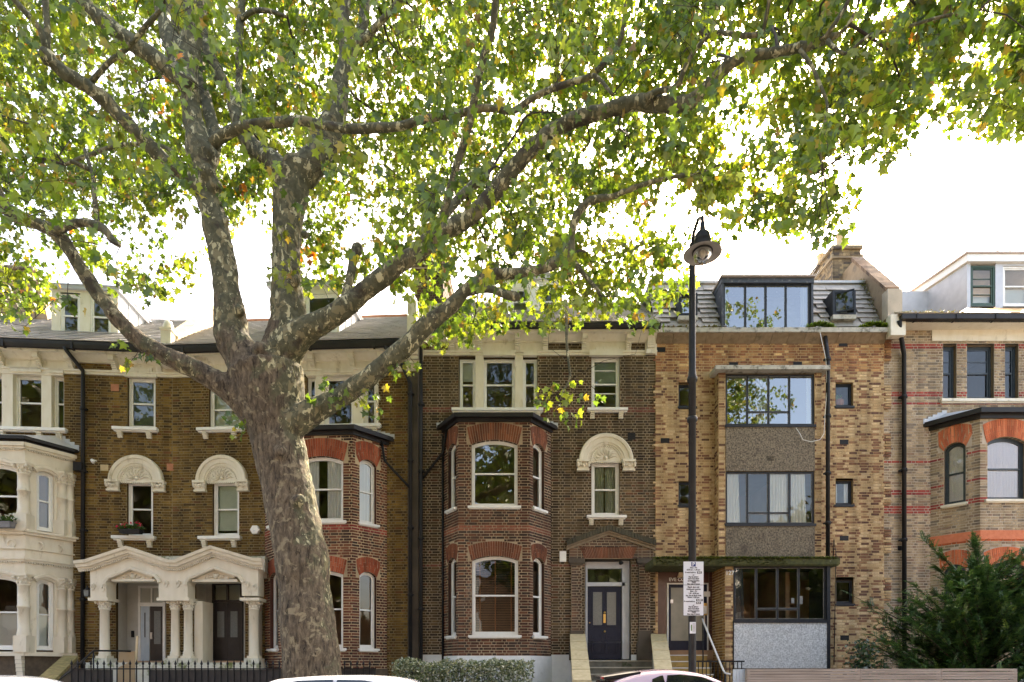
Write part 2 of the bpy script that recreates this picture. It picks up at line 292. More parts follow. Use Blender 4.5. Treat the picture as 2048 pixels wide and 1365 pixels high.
def brickwall(face, u0, u1, z0, z1, blocks, pal, ops=(), bands=None, ch=.0765, L=.232, ends=None, reveal=.12, wall=None):
    """mortar plane with real openings, and one piece per brick standing proud of it (Flemish bond)"""
    H = face.H; wm = wall if wall is not None else H.wall; n = max(1, round((z1-z0)/ch)); ch = (z1-z0)/n; J = .015; prev = None; start = z0
    allb = list(blocks)+list(ops)
    def gaps(za, zb, src):
        iv = sorted(b for b in (o.block(za, zb) for o in src) if b); free = []; c = u0
        for a, b in iv:
            if a > c: free.append((c, min(a, u1)))
            c = max(c, b)
        if c < u1: free.append((c, u1))
        return free
    def flush(free, a, b):
        for p, q in free: wm.add([face.pt(p, a), face.pt(q, a), face.pt(q, b), face.pt(p, b)], [(0, 1, 2, 3)])
    for i in range(n):
        za = z0+i*ch; zb = za+ch; fr = gaps(za+.001, zb-.001, ops)
        if prev is not None and fr != prev: flush(prev, start, za); start = za
        prev = fr
        if not pal: continue
        P = bands(za+ch/2) if bands else None
        for p, q in gaps(za+.001, zb-.001, allb):
            if ends:
                e0, e1 = ends(i)
                if abs(p-u0) < 1e-6: p -= e0
                if abs(q-u1) < 1e-6: q += e1
            k = i % 2; x = u0-((i*.37) % 1)*.02-(L*.75 if k else 0)
            while x < q:
                ln = L if k == 0 else L/2; k = 1-k
                a, b = max(x, p), min(x+ln, q); x += ln
                if b-a < .035: continue
                j1 = random.uniform(.0035, .0095); j2 = random.uniform(-.0018, .0018); H.bricks.append((face, a+j1, b-j1, za+J/2+j2, zb-J/2+j2, .004+random.random()*.008, pick(P or pal), b-a > L*.98))
    flush(prev, start, z1)
    for o in ops:
        pl = o.outline()
        for i in range(len(pl)):
            a, b = pl[i], pl[(i+1) % len(pl)]
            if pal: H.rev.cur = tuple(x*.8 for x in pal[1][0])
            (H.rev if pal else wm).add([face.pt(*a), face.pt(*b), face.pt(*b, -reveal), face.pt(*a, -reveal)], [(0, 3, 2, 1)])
def finish_bricks(H, mat, window, name='brickwork', count=300):
    """the bricks that show largest become objects, the rest stay one mass"""
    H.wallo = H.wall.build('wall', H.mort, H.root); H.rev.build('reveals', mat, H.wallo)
    ch, sh = math.cos(H.rz), math.sin(H.rz); sc = []
    for i, b in enumerate(H.bricks):
        f = b[0]; p = f.pt((b[1]+b[2])/2, b[3]); X = H.ox+p[0]*ch-p[1]*sh; Y = H.oy+p[0]*sh+p[1]*ch
        px = CX+FPX*X/Y; py = CY-FPX*(p[2]-CZ)/Y
        if b[7] and any(a <= px <= c and d <= py <= e for a, d, c, e in window): sc.append((-(b[2]-b[1])*abs(math.cos(f.a+H.rz))/Y+random.random()*.002, i))
    sel = set(i for _, i in sorted(sc)[:count]); pool = {}; mb = MB()
    for i, (f, a, b, za, zb, pr, c, full) in enumerate(H.bricks):
        if i in sel:
            key = (c, round((b-a)/.006), round(zb-za, 3))
            if key not in pool:
                q = MB(); q.cur = c; x, z = (b-a)/2, (zb-za)/2; B = .004
                q.add([(-x,.02,-z),(x,.02,-z),(x,.02,z),(-x,.02,z),(-x,-.004,-z),(x,-.004,-z),(x,-.004,z),(-x,-.004,z),(-x+B,-.008,-z+B),(x-B,-.008,-z+B),(x-B,-.008,z-B),(-x+B,-.008,z-B)],
                      [(8,9,10,11),(4,5,9,8),(5,6,10,9),(6,7,11,10),(7,4,8,11),(0,1,5,4),(1,2,6,5),(2,3,7,6),(3,0,4,7)])
                o = q.build('brick', mat, H.wallo); pool[key] = o.data
            else: o = bpy.data.objects.new('brick', pool[key]); col.objects.link(o); o.parent = H.wallo
            o.location = f.pt((a+b)/2, (za+zb)/2, pr-.007); o.rotation_euler = (0, 0, f.a)
        else:
            mb.cur = c; B = .004
            v = [f.pt(a, za, -.01), f.pt(b, za, -.01), f.pt(b, zb, -.01), f.pt(a, zb, -.01), f.pt(a+B, za+B, pr), f.pt(b-B, za+B, pr), f.pt(b-B, zb-B, pr), f.pt(a+B, zb-B, pr)]
            mb.add(v, [(4,5,6,7),(0,1,5,4),(1,2,6,5),(2,3,7,6),(3,0,4,7)])
    o = mb.build(name, mat, H.wallo); o['kind'] = 'stuff'
def arch(face, op, thick, n, pal, d=.018, parent=None, flat=False, name='arch'):
    """gauged brick arch over an opening: every voussoir a brick of its own"""
    h = (op.u1-op.u0)/2; m = (op.u0+op.u1)/2; H = face.H; base = MB()
    if flat: r_ = h*2.6; zc = op.z1-math.sqrt(r_*r_-h*h)
    else: r_ = (h*h+op.rise**2)/(2*op.rise); zc = op.z1+op.rise-r_
    th = math.asin(min(1, h/r_))*(1.0 if flat else 1.04)
    kf = 1 if flat else math.asin(min(1, (h+.28*thick)/(r_+thick)))/th
    def P(t, q):
        t *= 1-(1-kf)*max(0, min(1, (q-r_)/thick)); return (m+q*math.sin(t), (op.z1+(q-r_) if flat else zc+q*math.cos(t)))
    def PF(t, q):   # flat arch: radial joints between two level lines
        if not flat: return P(t, q)
        z = op.z1+(q-r_); return (m+math.tan(t)*(z-zc), z)
    rows = 14; po = [PF(-th+2*th*i/rows, r_+thick) for i in range(rows+1)]; pi = [PF(-th+2*th*i/rows, r_) for i in range(rows+1)]
    base.prism(po+pi[::-1], lambda a, b, d_: face.pt(a, b, d_), d-.012, -.1)
    ao = base.build(name, MORT_ARCH, H.root)
    for i in range(n):
        t0 = -th+2*th*i/n; t1 = -th+2*th*(i+1)/n; g = .005/r_
        split = [(0, 1)] if n > 30 else ([(0, .62), (.62, 1)] if i % 2 else [(0, .38), (.38, 1)])
        for s0, s1 in split:
            q0 = r_+thick*s0+.003; q1 = r_+thick*s1-.003
            poly = [PF(t0+g, q0), PF(t1-g, q0), PF(t1-g, q1), PF(t0+g, q1)]; b = MB(); b.cur = pick(pal)
            b.prism(poly, lambda a, c, d_: face.pt(a, c, d_), d+random.random()*.003, -.06); b.build('brick', MOULDBRICK, ao)
    return ao
def arch_block(op, thick, flat=False):
    h = (op.u1-op.u0)/2
    if flat: return Op(op.u0-thick*.2, op.u1+thick*.2, op.z1, op.z1+thick)
    r_ = (h*h+op.rise**2)/(2*op.rise); th = math.asin(h/r_); hx = h+.28*thick; zs = op.z1+op.rise-r_+math.sqrt((r_+thick)**2-hx*hx)
    m = (op.u0+op.u1)/2; return Op(m-hx, m+hx, op.z1-.0, zs, op.z1+op.rise+thick-zs)
# ------------------------------------------------------------------ building parts
MORT_ARCH = mortar('pale_pointing', (.5, .4, .28))
def cloth(face, u0, u1, z0, z1, d, mat, parent, name='curtain', folds=None, amp=.02, flare=0):
    n = max(10, int((u1-u0)/.018)); fl = folds or max(3, (u1-u0)/.085); V = []; F = []; ph = random.random()*6
    for r_ in range(5):
        t = r_/4
        for i in range(n+1):
            x = i/n; s = math.sin(x*fl*2*PI+ph+math.sin(x*9+ph)*.8); uu = u0+(u1-u0)*x*(1+flare*(t-.5))
            V.append(face.pt(uu, z0+(z1-z0)*(1-t), d+amp*s*(.6+.4*t)))
    for r_ in range(4):
        for i in range(n): a = r_*(n+1)+i; F.append((a, a+1, a+n+2, a+n+1))
    m = MB(); m.add(V, F, True); return m.build(name, mat, parent)
def fpr(face): return lambda a, b, d: face.pt(a, b, d)
def clip_poly(poly, z, above):
    out = []; n = len(poly)
    for i in range(n):
        a, b = poly[i], poly[(i+1) % n]; ia = (a[1] >= z) == above; ib = (b[1] >= z) == above
        if ia: out.append(a)
        if ia != ib: t = (z-a[1])/(b[1]-a[1]); out.append((a[0]+(b[0]-a[0])*t, z))
    return out
def fbox(mb, face, u0, u1, z0, z1, d0, d1): mb.hexa([face.pt(u0, z0, d1), face.pt(u1, z0, d1), face.pt(u1, z0, d0), face.pt(u0, z0, d0), face.pt(u0, z1, d1), face.pt(u1, z1, d1), face.pt(u1, z1, d0), face.pt(u0, z1, d0)]); return mb
def window(face, op, d=-.09, fw=.06, mat=None, mid=.5, glass=None, fill=None, sash=.042, bars=(), label=None, fillmat=None, level=.5, parent=None):
    """box sash: frame and sashes one mesh, two panes, whatever hangs behind the glass"""
    mat = mat or WHITE; glass = glass or GLASS; f = fpr(face); m = MB(); H = face.H
    o1, o2, o3 = op.outline(), op.outline(fw), op.outline(fw+sash, ins_b=fw+sash*1.5)
    m.ring(o1, o2, f, d, d-.09); m.ring(o2, o3, f, d-.02, d-.07)
    top = max(p[1] for p in o3); bot = o3[0][1]; zm = bot+(top-bot)*mid
    if mid: fbox(m, face, op.u0+fw, op.u1-fw, zm-.022, zm+.022, d-.012, d-.078)
    for kind, t in bars:
        if kind == 'h': z = bot+(top-bot)*t; fbox(m, face, o3[0][0], o3[1][0], z-.012, z+.012, d-.03, d-.06)
        else: u = o3[0][0]+(o3[1][0]-o3[0][0])*t; fbox(m, face, u-.012, u+.012, bot, top, d-.031, d-.059)
    wo = m.build('window', mat, parent or H.root)
    if label: wo['label'] = label
    for part in ((clip_poly(o3, zm, True), d-.04), (clip_poly(o3, zm, False), d-.052)) if mid else ((o3, d-.045),):
        g = MB(); g.add([face.pt(*p, part[1]) for p in part[0]], [tuple(range(len(part[0])))]); g.build('pane', glass, wo)
    u0, u1 = op.u0+fw*.5, op.u1-fw*.5; zt = op.z1+op.rise; wd = u1-u0
    if fill == 'blind':
        b = MB(); fbox(b, face, u0, u1, bot+(top-bot)*(1-level), zt, d-.13, d-.135); b.build('blind', fillmat or BLINDG, wo)
    elif fill == 'venetian':
        b = MB(); n = int((zt-bot)/.05)
        for i in range(int(n*level)): z = zt-.05*i; b.hexa([face.pt(u0, z-.03, d-.12), face.pt(u1, z-.03, d-.12), face.pt(u1, z-.026, d-.16), face.pt(u0, z-.026, d-.16), face.pt(u0, z-.026, d-.12), face.pt(u1, z-.026, d-.12), face.pt(u1, z-.022, d-.16), face.pt(u0, z-.022, d-.16)])
        b.build('blind', fillmat or CURTAIN, wo)
    elif fill == 'curtains':
        cloth(face, u0, u0+wd*level, bot, zt, d-.13, fillmat or CURTAIN, wo); cloth(face, u1-wd*level, u1, bot, zt, d-.13, fillmat or CURTAIN, wo)
    elif fill == 'net': cloth(face, u0, u1, bot, zt, d-.066, fillmat or CURTAIN, wo, amp=.007)
    elif fill == 'half':
        b = MB(); fbox(b, face, u0, u1, bot, bot+(top-bot)*level, d-.13, d-.135); b.build('blind', fillmat or CURTAIN, wo)
    return wo
def console(mb, face, u, w_, z0, z1, proj, steps=4):
    for i in range(steps):
        za = z0+(z1-z0)*i/steps; zb = z0+(z1-z0)*(i+1)/steps; p = proj*(.35+.65*(i+1)/steps)
        fbox(mb, face, u-w_/2+.004*(i % 2), u+w_/2-.004*(i % 2), za+.006, zb, p, -.01)
def sill(face, u0, u1, z, parent, h=.1, proj=.12, brackets=(), bh=.24, mat=None, name='sill'):
    m = MB(); fbox(m, face, u0, u1, z-h*.7, z, proj, -.1); fbox(m, face, u0+.03, u1-.03, z-h, z-h*.7, proj*.6, -.02)
    o = m.build(name, mat or WHITE, parent)
    for u in brackets: b = MB(); console(b, face, u, .13, z-h-bh, z-h, proj*.85, 4); b.build('bracket', mat or CREAM, parent)
    return o
def sweep(mb, path, prof, face):
    """path of (u,z,nu,nz) with outward normals; prof of (offset along normal, d)"""
    V = []; n = len(prof)
    for u, z, nu, nz in path:
        for q, d in prof: V.append(face.pt(u+nu*q, z+nz*q, d))
    F = [(i*n+k, i*n+(k+1) % n, (i+1)*n+(k+1) % n, (i+1)*n+k) for i in range(len(path)-1) for k in range(n)]
    F += [tuple(range(n)), tuple((len(path)-1)*n+k for k in range(n-1, -1, -1))]
    mb.add(V, F)
def foliate(mb, c, r_, h, n=9, ax=None):
    """carved leaves round a capital"""
    for ring in range(2):
        for i in range(n):
            a = 2*PI*(i+.5*ring)/n; q = r_*(1.0+.12*ring); z = c[2]+h*(.28+.38*ring)
            mb.sphere((c[0]+q*math.cos(a), c[1]+q*math.sin(a), z), r_*.24, 5, 1.35)
def hood(face, u, z, ro, parent):
    """semicircular moulded hood with a carved lunette and two leafy capitals"""
    r1 = ro*.62; H = face.H; m = MB(); N = 24
    path = [(u+0*math.cos(PI*i/N), z, math.cos(PI*i/N), math.sin(PI*i/N)) for i in range(N+1)]
    sweep(m, path, [(r1, 0), (r1, .07), (r1+.05, .075), (r1+.06, .1), (ro*.86, .11), (ro*.87, .15), (ro*.97, .17), (ro, .14), (ro, 0)], face)
    o = m.build('hood', CREAM, parent)
    t = MB(); pts = [(u+r1*1.01*math.cos(PI*i/N), z+r1*1.01*math.sin(PI*i/N)) for i in range(N+1)]; t.prism(pts, fpr(face), .045, -.02)
    for i in range(9): a = PI*(i+.5)/9; t.tube([face.pt(u+.09*math.cos(a), z+.06+.09*math.sin(a), .05), face.pt(u+r1*.55*math.cos(a+.25), z+.05+r1*.55*math.sin(a+.25), .062), face.pt(u+r1*.72*math.cos(a), z+.05+r1*.72*math.sin(a), .05)], [.02, .024, .008], 5)
    t.sphere(face.pt(u, z+.1, .05), .06, 6)
    for i in range(23): a = PI*(i+.5)/23; t.sphere(face.pt(u+r1*.9*math.cos(a), z+r1*.9*math.sin(a), .06), .022, 4)
    for i in range(15): uu = u-r1*.93+r1*1.86*(i+.5)/15; fbox(t, face, uu-.018, uu+.018, z-.05, z+.0, .06, .0)
    fbox(t, face, u-r1, u+r1, z-.02, z+.03, .05, -.05); t.build('lunette', CREAM, o)
    for s in (-1, 1):
        c = MB(); uc = u+s*(ro+r1)/2*1.04; hw = (ro-r1)/2*1.25
        fbox(c, face, uc-hw, uc+hw, z-.05, z+.02, .2, -.01); fbox(c, face, uc-hw*.85, uc+hw*.85, z-.25, z-.05, .11, -.01); fbox(c, face, uc-hw*.95, uc+hw*.95, z-.29, z-.24, .14, -.01)
        for k in range(5): c.sphere(face.pt(uc-hw*.8+hw*1.6*k/4, z-.13+.03*(k % 2), .13), .055, 5, 1.2)
        for k in (-1, 1): c.sphere(face.pt(uc+k*hw*.85, z-.09, .15), .05, 6)
        c.build('capital', CREAM, o)
    return o
def cornice(H, u0, u1, zs, zst, panels=(), brackets=(), over=.42, gut=.2, mat=None):
    f = H.main; mat = mat or CREAM; m = MB()
    fbox(m, f, u0, u1, zst-.05, zst, .1, -.02); fbox(m, f, u0, u1, zst-.12, zst-.05, .06, -.02)
    edges = sorted([(a, b) for a, b in panels]); c = u0
    for a, b in edges+[(u1, u1)]:
        if a > c: fbox(m, f, c, a, zst, zs-.15, .045, -.02)
        c = b
    fbox(m, f, u0, u1, zs-.15, zs-.1, .07, -.02)
    m.add([f.pt(u0, zs-.12, .07), f.pt(u1, zs-.12, .07), f.pt(u1, zs, .24), f.pt(u0, zs, .24), f.pt(u0, zs, 0), f.pt(u1, zs, 0), f.pt(u0, zs-.12, 0), f.pt(u1, zs-.12, 0)], [(0, 1, 2, 3), (0, 3, 4, 6), (1, 7, 5, 2)])
    fbox(m, f, u0, u1, zs, zs+.05, over-.02, -.02); fbox(m, f, u0, u1, zs-.03, zs+.1, over+.012, over-.03)
    o = m.build('cornice', mat, H.root)
    for u in brackets:
        b = MB(); console(b, f, u, .14, zst+.0, zs-.15, .22, 5); b.build('bracket', mat, o)
        b = MB(); fbox(b, f, u-.075, u+.075, zs-.16, zs-.001, .33, .05); fbox(b, f, u-.1, u+.1, zs-.04, zs-.002, .36, .04); b.build('modillion', mat, o)
    g = MB(); P = [(0, 0)]+[(-.005+.075-.075*math.cos(PI*i/6), -.09*math.sin(PI*i/6)) for i in range(7)]
    poly = [(over+.0, zs+gut), (over+.0, zs+gut*.55), (over+.02, zs+gut*.15), (over+.06, zs), (over+.11, zs+gut*.1), (over+.135, zs+gut*.55), (over+.14, zs+gut)]
    V = [f.pt(u0, z, d) for d, z in poly]+[f.pt(u1, z, d) for d, z in poly]; n = len(poly)
    g.add(V, [(i, i+1, n+i+1, n+i) for i in range(n-1)]+[tuple(range(n)), tuple(range(2*n-1, n-1, -1)), (0, n, 2*n-1, n-1)])
    k = u0+.6
    while k < u1: fbox(g, f, k, k+.06, zs-.012, zs+gut*.98, over+.15, over); k += 1.83
    g.build('gutter', GUTTER, H.root)
    return o
def slates(H, u0, u1, p0, p1, expo, sw, mat, skip=None, individual=False, name='slate', jitter=.006, parent=None, thick=.026):
    """roof slope from p0=(y,z) up to p1, every slate a tilted piece lapping the one below"""
    y0, z0 = p0; y1, z1 = p1; L = math.hypot(y1-y0, z1-z0); ty, tz = (y1-y0)/L, (z1-z0)/L; ny, nz = -tz, ty
    base = MB(); base.add([(u0, y0, z0), (u1, y0, z0), (u1, y1, z1), (u0, y1, z1)], [(0, 1, 2, 3)]); ro = base.build('roof', mat, parent or H.root)
    mb = MB(); rows = int(L/expo)
    def shp(a, b, s, t, m):
        e = expo*1.35; P = []
        for k, (q, lift) in enumerate(((0, thick*1.9), (e, .004))):
            for uu in (a, b):
                for tt in (0, thick): P.append((uu, q, lift+tt+(t if k == 0 else 0)))
        Q = [(x, (y0+ty*(s+q)+ny*h), (z0+tz*(s+q)+nz*h)) for x, q, h in P]
        m.add(Q, [(0, 2, 3, 1), (1, 3, 7, 5), (0, 1, 5, 4), (2, 6, 7, 3), (4, 5, 7, 6)])
    for r_ in range(rows):
        s = r_*expo; x = u0-(sw/2 if r_ % 2 else 0)
        while x < u1:
            a, b = max(x, u0)+.003, min(x+sw, u1)-.003; x += sw
            if b-a < .05: continue
            uc = (a+b)/2; zc = z0+tz*(s+expo/2)
            if skip and skip(uc, zc): continue
            t = random.random()*jitter
            if individual: m = MB(); shp(a, b, s+random.uniform(-.01, .01), t, m); m.build(name, mat, ro)
            else: shp(a, b, s, t, mb)
    if not individual: o = mb.build(name+'s', mat, ro); o['kind'] = 'stuff'
    return ro
def shell(H, u0, u1, zeave, ridge, depth=8.5, y0=.02, mat=None, floors=(), rooms=True):
    """side walls, rear wall, rear roof slope and the rooms behind the windows"""
    m = MB(); yr, zr = ridge
    for u in (u0, u1): m.add([(u, y0, 0), (u, depth, 0), (u, depth, zeave-.5), (u, yr, zr), (u, y0, zeave)], [(0, 1, 2, 3, 4)])
    m.add([(u0, depth, 0), (u1, depth, 0), (u1, depth, zeave-.5), (u0, depth, zeave-.5), (u0, yr, zr), (u1, yr, zr)], [(0, 3, 2, 1), (3, 4, 5, 2)])
    m.build('rear_wall', mat or H.mort, H.root)
    if rooms:
        i = MB(); e = .03
        i.add([(u0+e, 2.9, 0), (u1-e, 2.9, 0), (u1-e, 2.9, zeave), (u0+e, 2.9, zeave)], [(0, 1, 2, 3)])
        for z in floors: i.box(u0+e, u1-e, .03, 2.9, z-.14, z+.14)
        um = (u0+u1)/2+.6; i.box(um-.06, um+.06, .2, 2.89, 0, zeave)
        i.build('interior', ROOM, H.root)
def pipe(H, pts, r_, name='downpipe', mat=None, collars=(), n=10):
    m = MB(); m.tube(pts, r_, n)
    for z in collars:
        for k in range(len(pts)-1):
            a, b = pts[k], pts[k+1]
            if min(a[2], b[2]) <= z <= max(a[2], b[2]) and abs(a[2]-b[2]) > .3: t = (z-a[2])/(b[2]-a[2]); m.lathe([(r_, -.05), (r_*1.35, -.045), (r_*1.35, .045), (r_, .05)], (a[0]+(b[0]-a[0])*t, a[1]+(b[1]-a[1])*t, z), 12); m.box(a[0]-r_*1.8, a[0]+r_*1.8, a[1], a[1]+r_*1.5, z-.02, z+.02)
    return m.build(name, mat or BLACK, H.root)
def vent(H, face, px, py, w_=.23, h=.15, mat=None):
    u, z = face.uz(px, py); m = MB(); fbox(m, face, u-w_/2, u+w_/2, z-h/2, z+h/2, .013, -.02)
    for i in range(4): fbox(m, face, u-w_/2+.02, u+w_/2-.02, z-h/2+h*(i+.3)/4, z-h/2+h*(i+.7)/4, .02, .0)
    m.build('air_brick', mat or BLACK, H.root)
def bay(H, fl, fr, bl, br, depth, pal, py_top, py_bot, floors, side=(.17, .74), sidefill=(None, None), bands=None, mort=None, ends=None, archpal=None, mat=None, wmat=None, sills=None, zb=None, frontfill=(None, None), zbase=0, show=('L', 'F', 'R'), lv=(.5, .5), wglass=None):
    """canted brick bay of two storeys"""
    m = H.main; xfl, xfr = m.u(fl, depth), m.u(fr, depth); xbl, xbr = m.u(bl), m.u(br); pm = (fl+fr)/2
    F = Face(H, xfl, -depth, 0); Wf = xfr-xfl
    aL = math.atan2(-depth, xfl-xbl); LL = math.hypot(depth, xfl-xbl); Lf = Face(H, xbl, 0, aL)
    aR = math.atan2(depth, xbr-xfr); LR = math.hypot(depth, xbr-xfr); Rf = Face(H, xfr, -depth, aR)
    ztop = F.z(py_top, 0, pm); zbot = F.z(py_bot, 0, pm)
    opsF, opsS = [], []
    for (p0, p1, crown, spring, bot, ath) in floors:
        zc, zs, z0 = F.z(crown, 0, pm), F.z(spring, 0, pm), F.z(bot, 0, pm)
        opsF.append(Op(F.u(p0), F.u(p1), z0, zs, zc-zs)); opsS.append((z0, zs, zc-zs, ath*.0138))
    wm = MB(); wm2 = H.wall
    for f, Ln, ids in ((Lf, LL, 'L'), (F, Wf, 'F'), (Rf, LR, 'R')):
        if ids not in show: continue
        if ids == 'F': ops = opsF
        elif ids == 'R': ops = [Op(side[0]*Ln, side[1]*Ln, a, b, c) for a, b, c, _ in opsS]
        else: ops = [Op((1-side[1])*Ln, (1-side[0])*Ln, a, b, c) for a, b, c, _ in opsS]
        blocks = [arch_block(o, q[3]) for o, q in zip(ops, opsS)]
        brickwall(f, 0, Ln, zbot, ztop, blocks, pal, ops, bands, reveal=.13, wall=wm, ends=lambda i: (.013, .013))
        for k, (o, q) in enumerate(zip(ops, opsS)):
            arch(f, o, q[3], 22 if ids == 'F' else 10, archpal)
            fill = frontfill[k] if ids == 'F' else sidefill[k]
            wo = window(f, o, d=-.1, fw=.05, sash=.036, mat=wmat, fill=fill, level=lv[k], glass=wglass)
            e = .1 if ids == 'F' else .06; sill(f, o.u0-e, o.u1+e, o.z0, wo, .09, .09, mat=sills)
    wm.build('bay_wall', mort, H.root)
    # base below the brickwork
    b = MB(); o_ = .03
    b.hexa([(xbl-o_, 0, 0), (xbr+o_, 0, 0), (xfr+o_, -depth-o_, 0), (xfl-o_, -depth-o_, 0), (xbl-o_, 0, zbot), (xbr+o_, 0, zbot), (xfr+o_, -depth-o_, zbot), (xfl-o_, -depth-o_, zbot)]); b.build('bay_plinth', zb or WHITEWALL, H.root)
    return F, Lf, Rf, (xbl, xfl, xfr, xbr, ztop)
def bay_roof(H, geo, depth, h=.2, over=.16, rise=.4, mat=None, fasc=None):
    xbl, xfl, xfr, xbr, zt = geo; k = over*.55; g = MB(); fasc = fasc or GUTTER
    po = [(xbl-over*1.1, .0), (xfl-k, -depth-over), (xfr+k, -depth-over), (xbr+over*1.1, .0)]; pi = [(xbl+.02, .0), (xfl, -depth), (xfr, -depth), (xbr-.02, .0)]
    for z0, z1, q in ((zt, zt+h*.45, .35), (zt+h*.45, zt+h, 1.0)):
        for i in range(3):
            a, b, c, d = po[i], po[i+1], pi[i+1], pi[i]; a = tuple(d[j]+(a[j]-d[j])*q for j in (0, 1)); b = tuple(c[j]+(b[j]-c[j])*q for j in (0, 1))
            g.hexa([(*a, z0), (*b, z0), (*c, z0), (*d, z0), (*a, z1), (*b, z1), (*c, z1), (*d, z1)])
    g.build('bay_gutter', fasc, H.root)
    r_ = MB(); z1 = zt+h*.9; top = [(xbl+.45, 0, z1+rise), (xbr-.45, 0, z1+rise)]
    P = [(*p, z1) for p in po]+top; r_.add(P, [(0, 1, 4), (1, 2, 5, 4), (2, 3, 5), (0, 4, 5, 3)]); r_.build('bay_roof', mat or SLATE, H.root)
    for s in (0, 1):
        fl = MB()
        e, t = (P[0], P[4]) if s == 0 else (P[3], P[5])
        for i in range(5):
            a = [e[j]+(t[j]-e[j])*i/5 for j in range(3)]; b = [e[j]+(t[j]-e[j])*(i+1)/5 for j in range(3)]; zt2 = max(a[2], b[2])+.07
            fl.hexa([(a[0], -.03, a[2]-.02), (b[0], -.03, b[2]-.02), (b[0], .0, b[2]-.02), (a[0], .0, a[2]-.02), (a[0], -.03, zt2), (b[0], -.03, zt2), (b[0], 0, zt2), (a[0], 0, zt2)])
        fl.build('flashing', LEAD, H.root)
def panel_door(face, u0, u1, z0, z1, d, mat, parent, glassmat=None, name='door'):
    m = MB(); fbox(m, face, u0, u1, z0, z1, d, d-.05); w_ = u1-u0; hh = z1-z0; gl = []
    for s in (0, 1):
        a, b = u0+w_*(.14+.41*s), u0+w_*(.14+.41*s+.31)
        f = fpr(face)
        for za, zb, glz in ((.46, .93, True), (.09, .33, False)):
            o, i = Op(a, b, z0+hh*za, z0+hh*zb), None
            m.ring(o.outline(-.02), o.outline(.02), f, d+.018, d-.01)
            if glz: gl.append(o)
            else: fbox(m, face, a+.06, b-.06, o.z0+.06, o.z1-.06, d+.012, d-.01)
    do = m.build(name, mat, parent)
    for o in gl: g = MB(); fbox(g, face, o.u0+.02, o.u1-.02, o.z0+.02, o.z1-.02, d+.006, d-.01); g.build('pane', glassmat or GLASSF, do)
    k = MB(); um = (u0+u1)/2; fbox(k, face, um-.035, um+.035, z0+hh*.5, z0+hh*.62, d+.02, d-.01); k.sphere(face.pt(um, z0+hh*.64, d+.04), .035, 8); k.sphere(face.pt(um, z0+hh*.38, d+.05), .035, 8); k.sphere(face.pt(u0+w_*.06, z0+hh*.5, d+.03), .02, 6); k.build('door_furniture', BRASS, do)
    return do
def chimney(H, x0, x1, y0, y1, z0, z1, pal, mat, mort, pots, name='chimney', potm=None):
    """stack with corbelled head; bricks on the two faces that show"""
    m = MB(); m.box(x0, x1, y0, y1, z0, z1); m.box(x0-.06, x1+.06, y0-.06, y1+.06, z1-.42, z1-.3); m.box(x0-.05, x1+.05, y0-.05, y1+.05, z1-.12, z1); o = m.build(name, mort, H.root)
    b = MB(); J = .006
    def face_b(P, L):
        n = int((z1-z0)/.0765)
        for i in range(n):
            za = z0+i*.0765; k = i % 2; x = -.17*k; pr = .07 if za > z1-.42 and za < z1-.3 or za > z1-.14 else .008
            while x < L:
                ln = .232 if k == 0 else .116; k = 1-k; a, c = max(x, 0), min(x+ln, L); x += ln
                if c-a < .04: continue
                b.cur = pick(pal); b.hexa([P(a+J, za+J, pr), P(c-J, za+J, pr), P(c-J, za+J, -.02), P(a+J, za+J, -.02), P(a+J, za+.0765-J, pr), P(c-J, za+.0765-J, pr), P(c-J, za+.0765-J, -.02), P(a+J, za+.0765-J, -.02)])
    face_b(lambda u, z, d: (x0+u, y0-d, z), x1-x0)
    if (x0+x1)/2+H.ox > 0: face_b(lambda u, z, d: (x0-d, y1-u, z), y1-y0)
    else: face_b(lambda u, z, d: (x1+d, y0+u, z), y1-y0)
    bo = b.build('brickwork', mat, o); bo['kind'] = 'stuff'
    for x, y, r_, h in pots:
        p = MB(); p.lathe([(r_*1.1, 0), (r_*1.1, .06), (r_, .08), (r_*.86, h*.85), (r_*1.05, h*.87), (r_*1.05, h), (r_*.8, h), (r_*.75, 0)], (x, y, z1), 16); p.build('chimney_pot', potm or TERRA, o)
    return o
def parapet(H, x, w_, pts, h, mat, cap, depth_mat=None, name='party_wall'):
    """sloping party wall above the roof: pts of (y,z) along its foot"""
    m = MB(); c = MB()
    for (ya, za), (yb, zb) in zip(pts[:-1], pts[1:]):
        m.hexa([(x-w_/2, ya, za-.6), (x+w_/2, ya, za-.6), (x+w_/2, yb, zb-.6), (x-w_/2, yb, zb-.6), (x-w_/2, ya, za+h), (x+w_/2, ya, za+h), (x+w_/2, yb, zb+h), (x-w_/2, yb, zb+h)])
        e = .05; c.hexa([(x-w_/2-e, ya, za+h+.003), (x+w_/2+e, ya, za+h+.003), (x+w_/2+e, yb, zb+h+.003), (x-w_/2-e, yb, zb+h+.003), (x-w_/2-e, ya, za+h+.09), (x+w_/2+e, ya, za+h+.09), (x+w_/2+e, yb, zb+h+.09), (x-w_/2-e, yb, zb+h+.09)])
    o = m.build(name, mat, H.root); c.build('coping', cap, o); return o
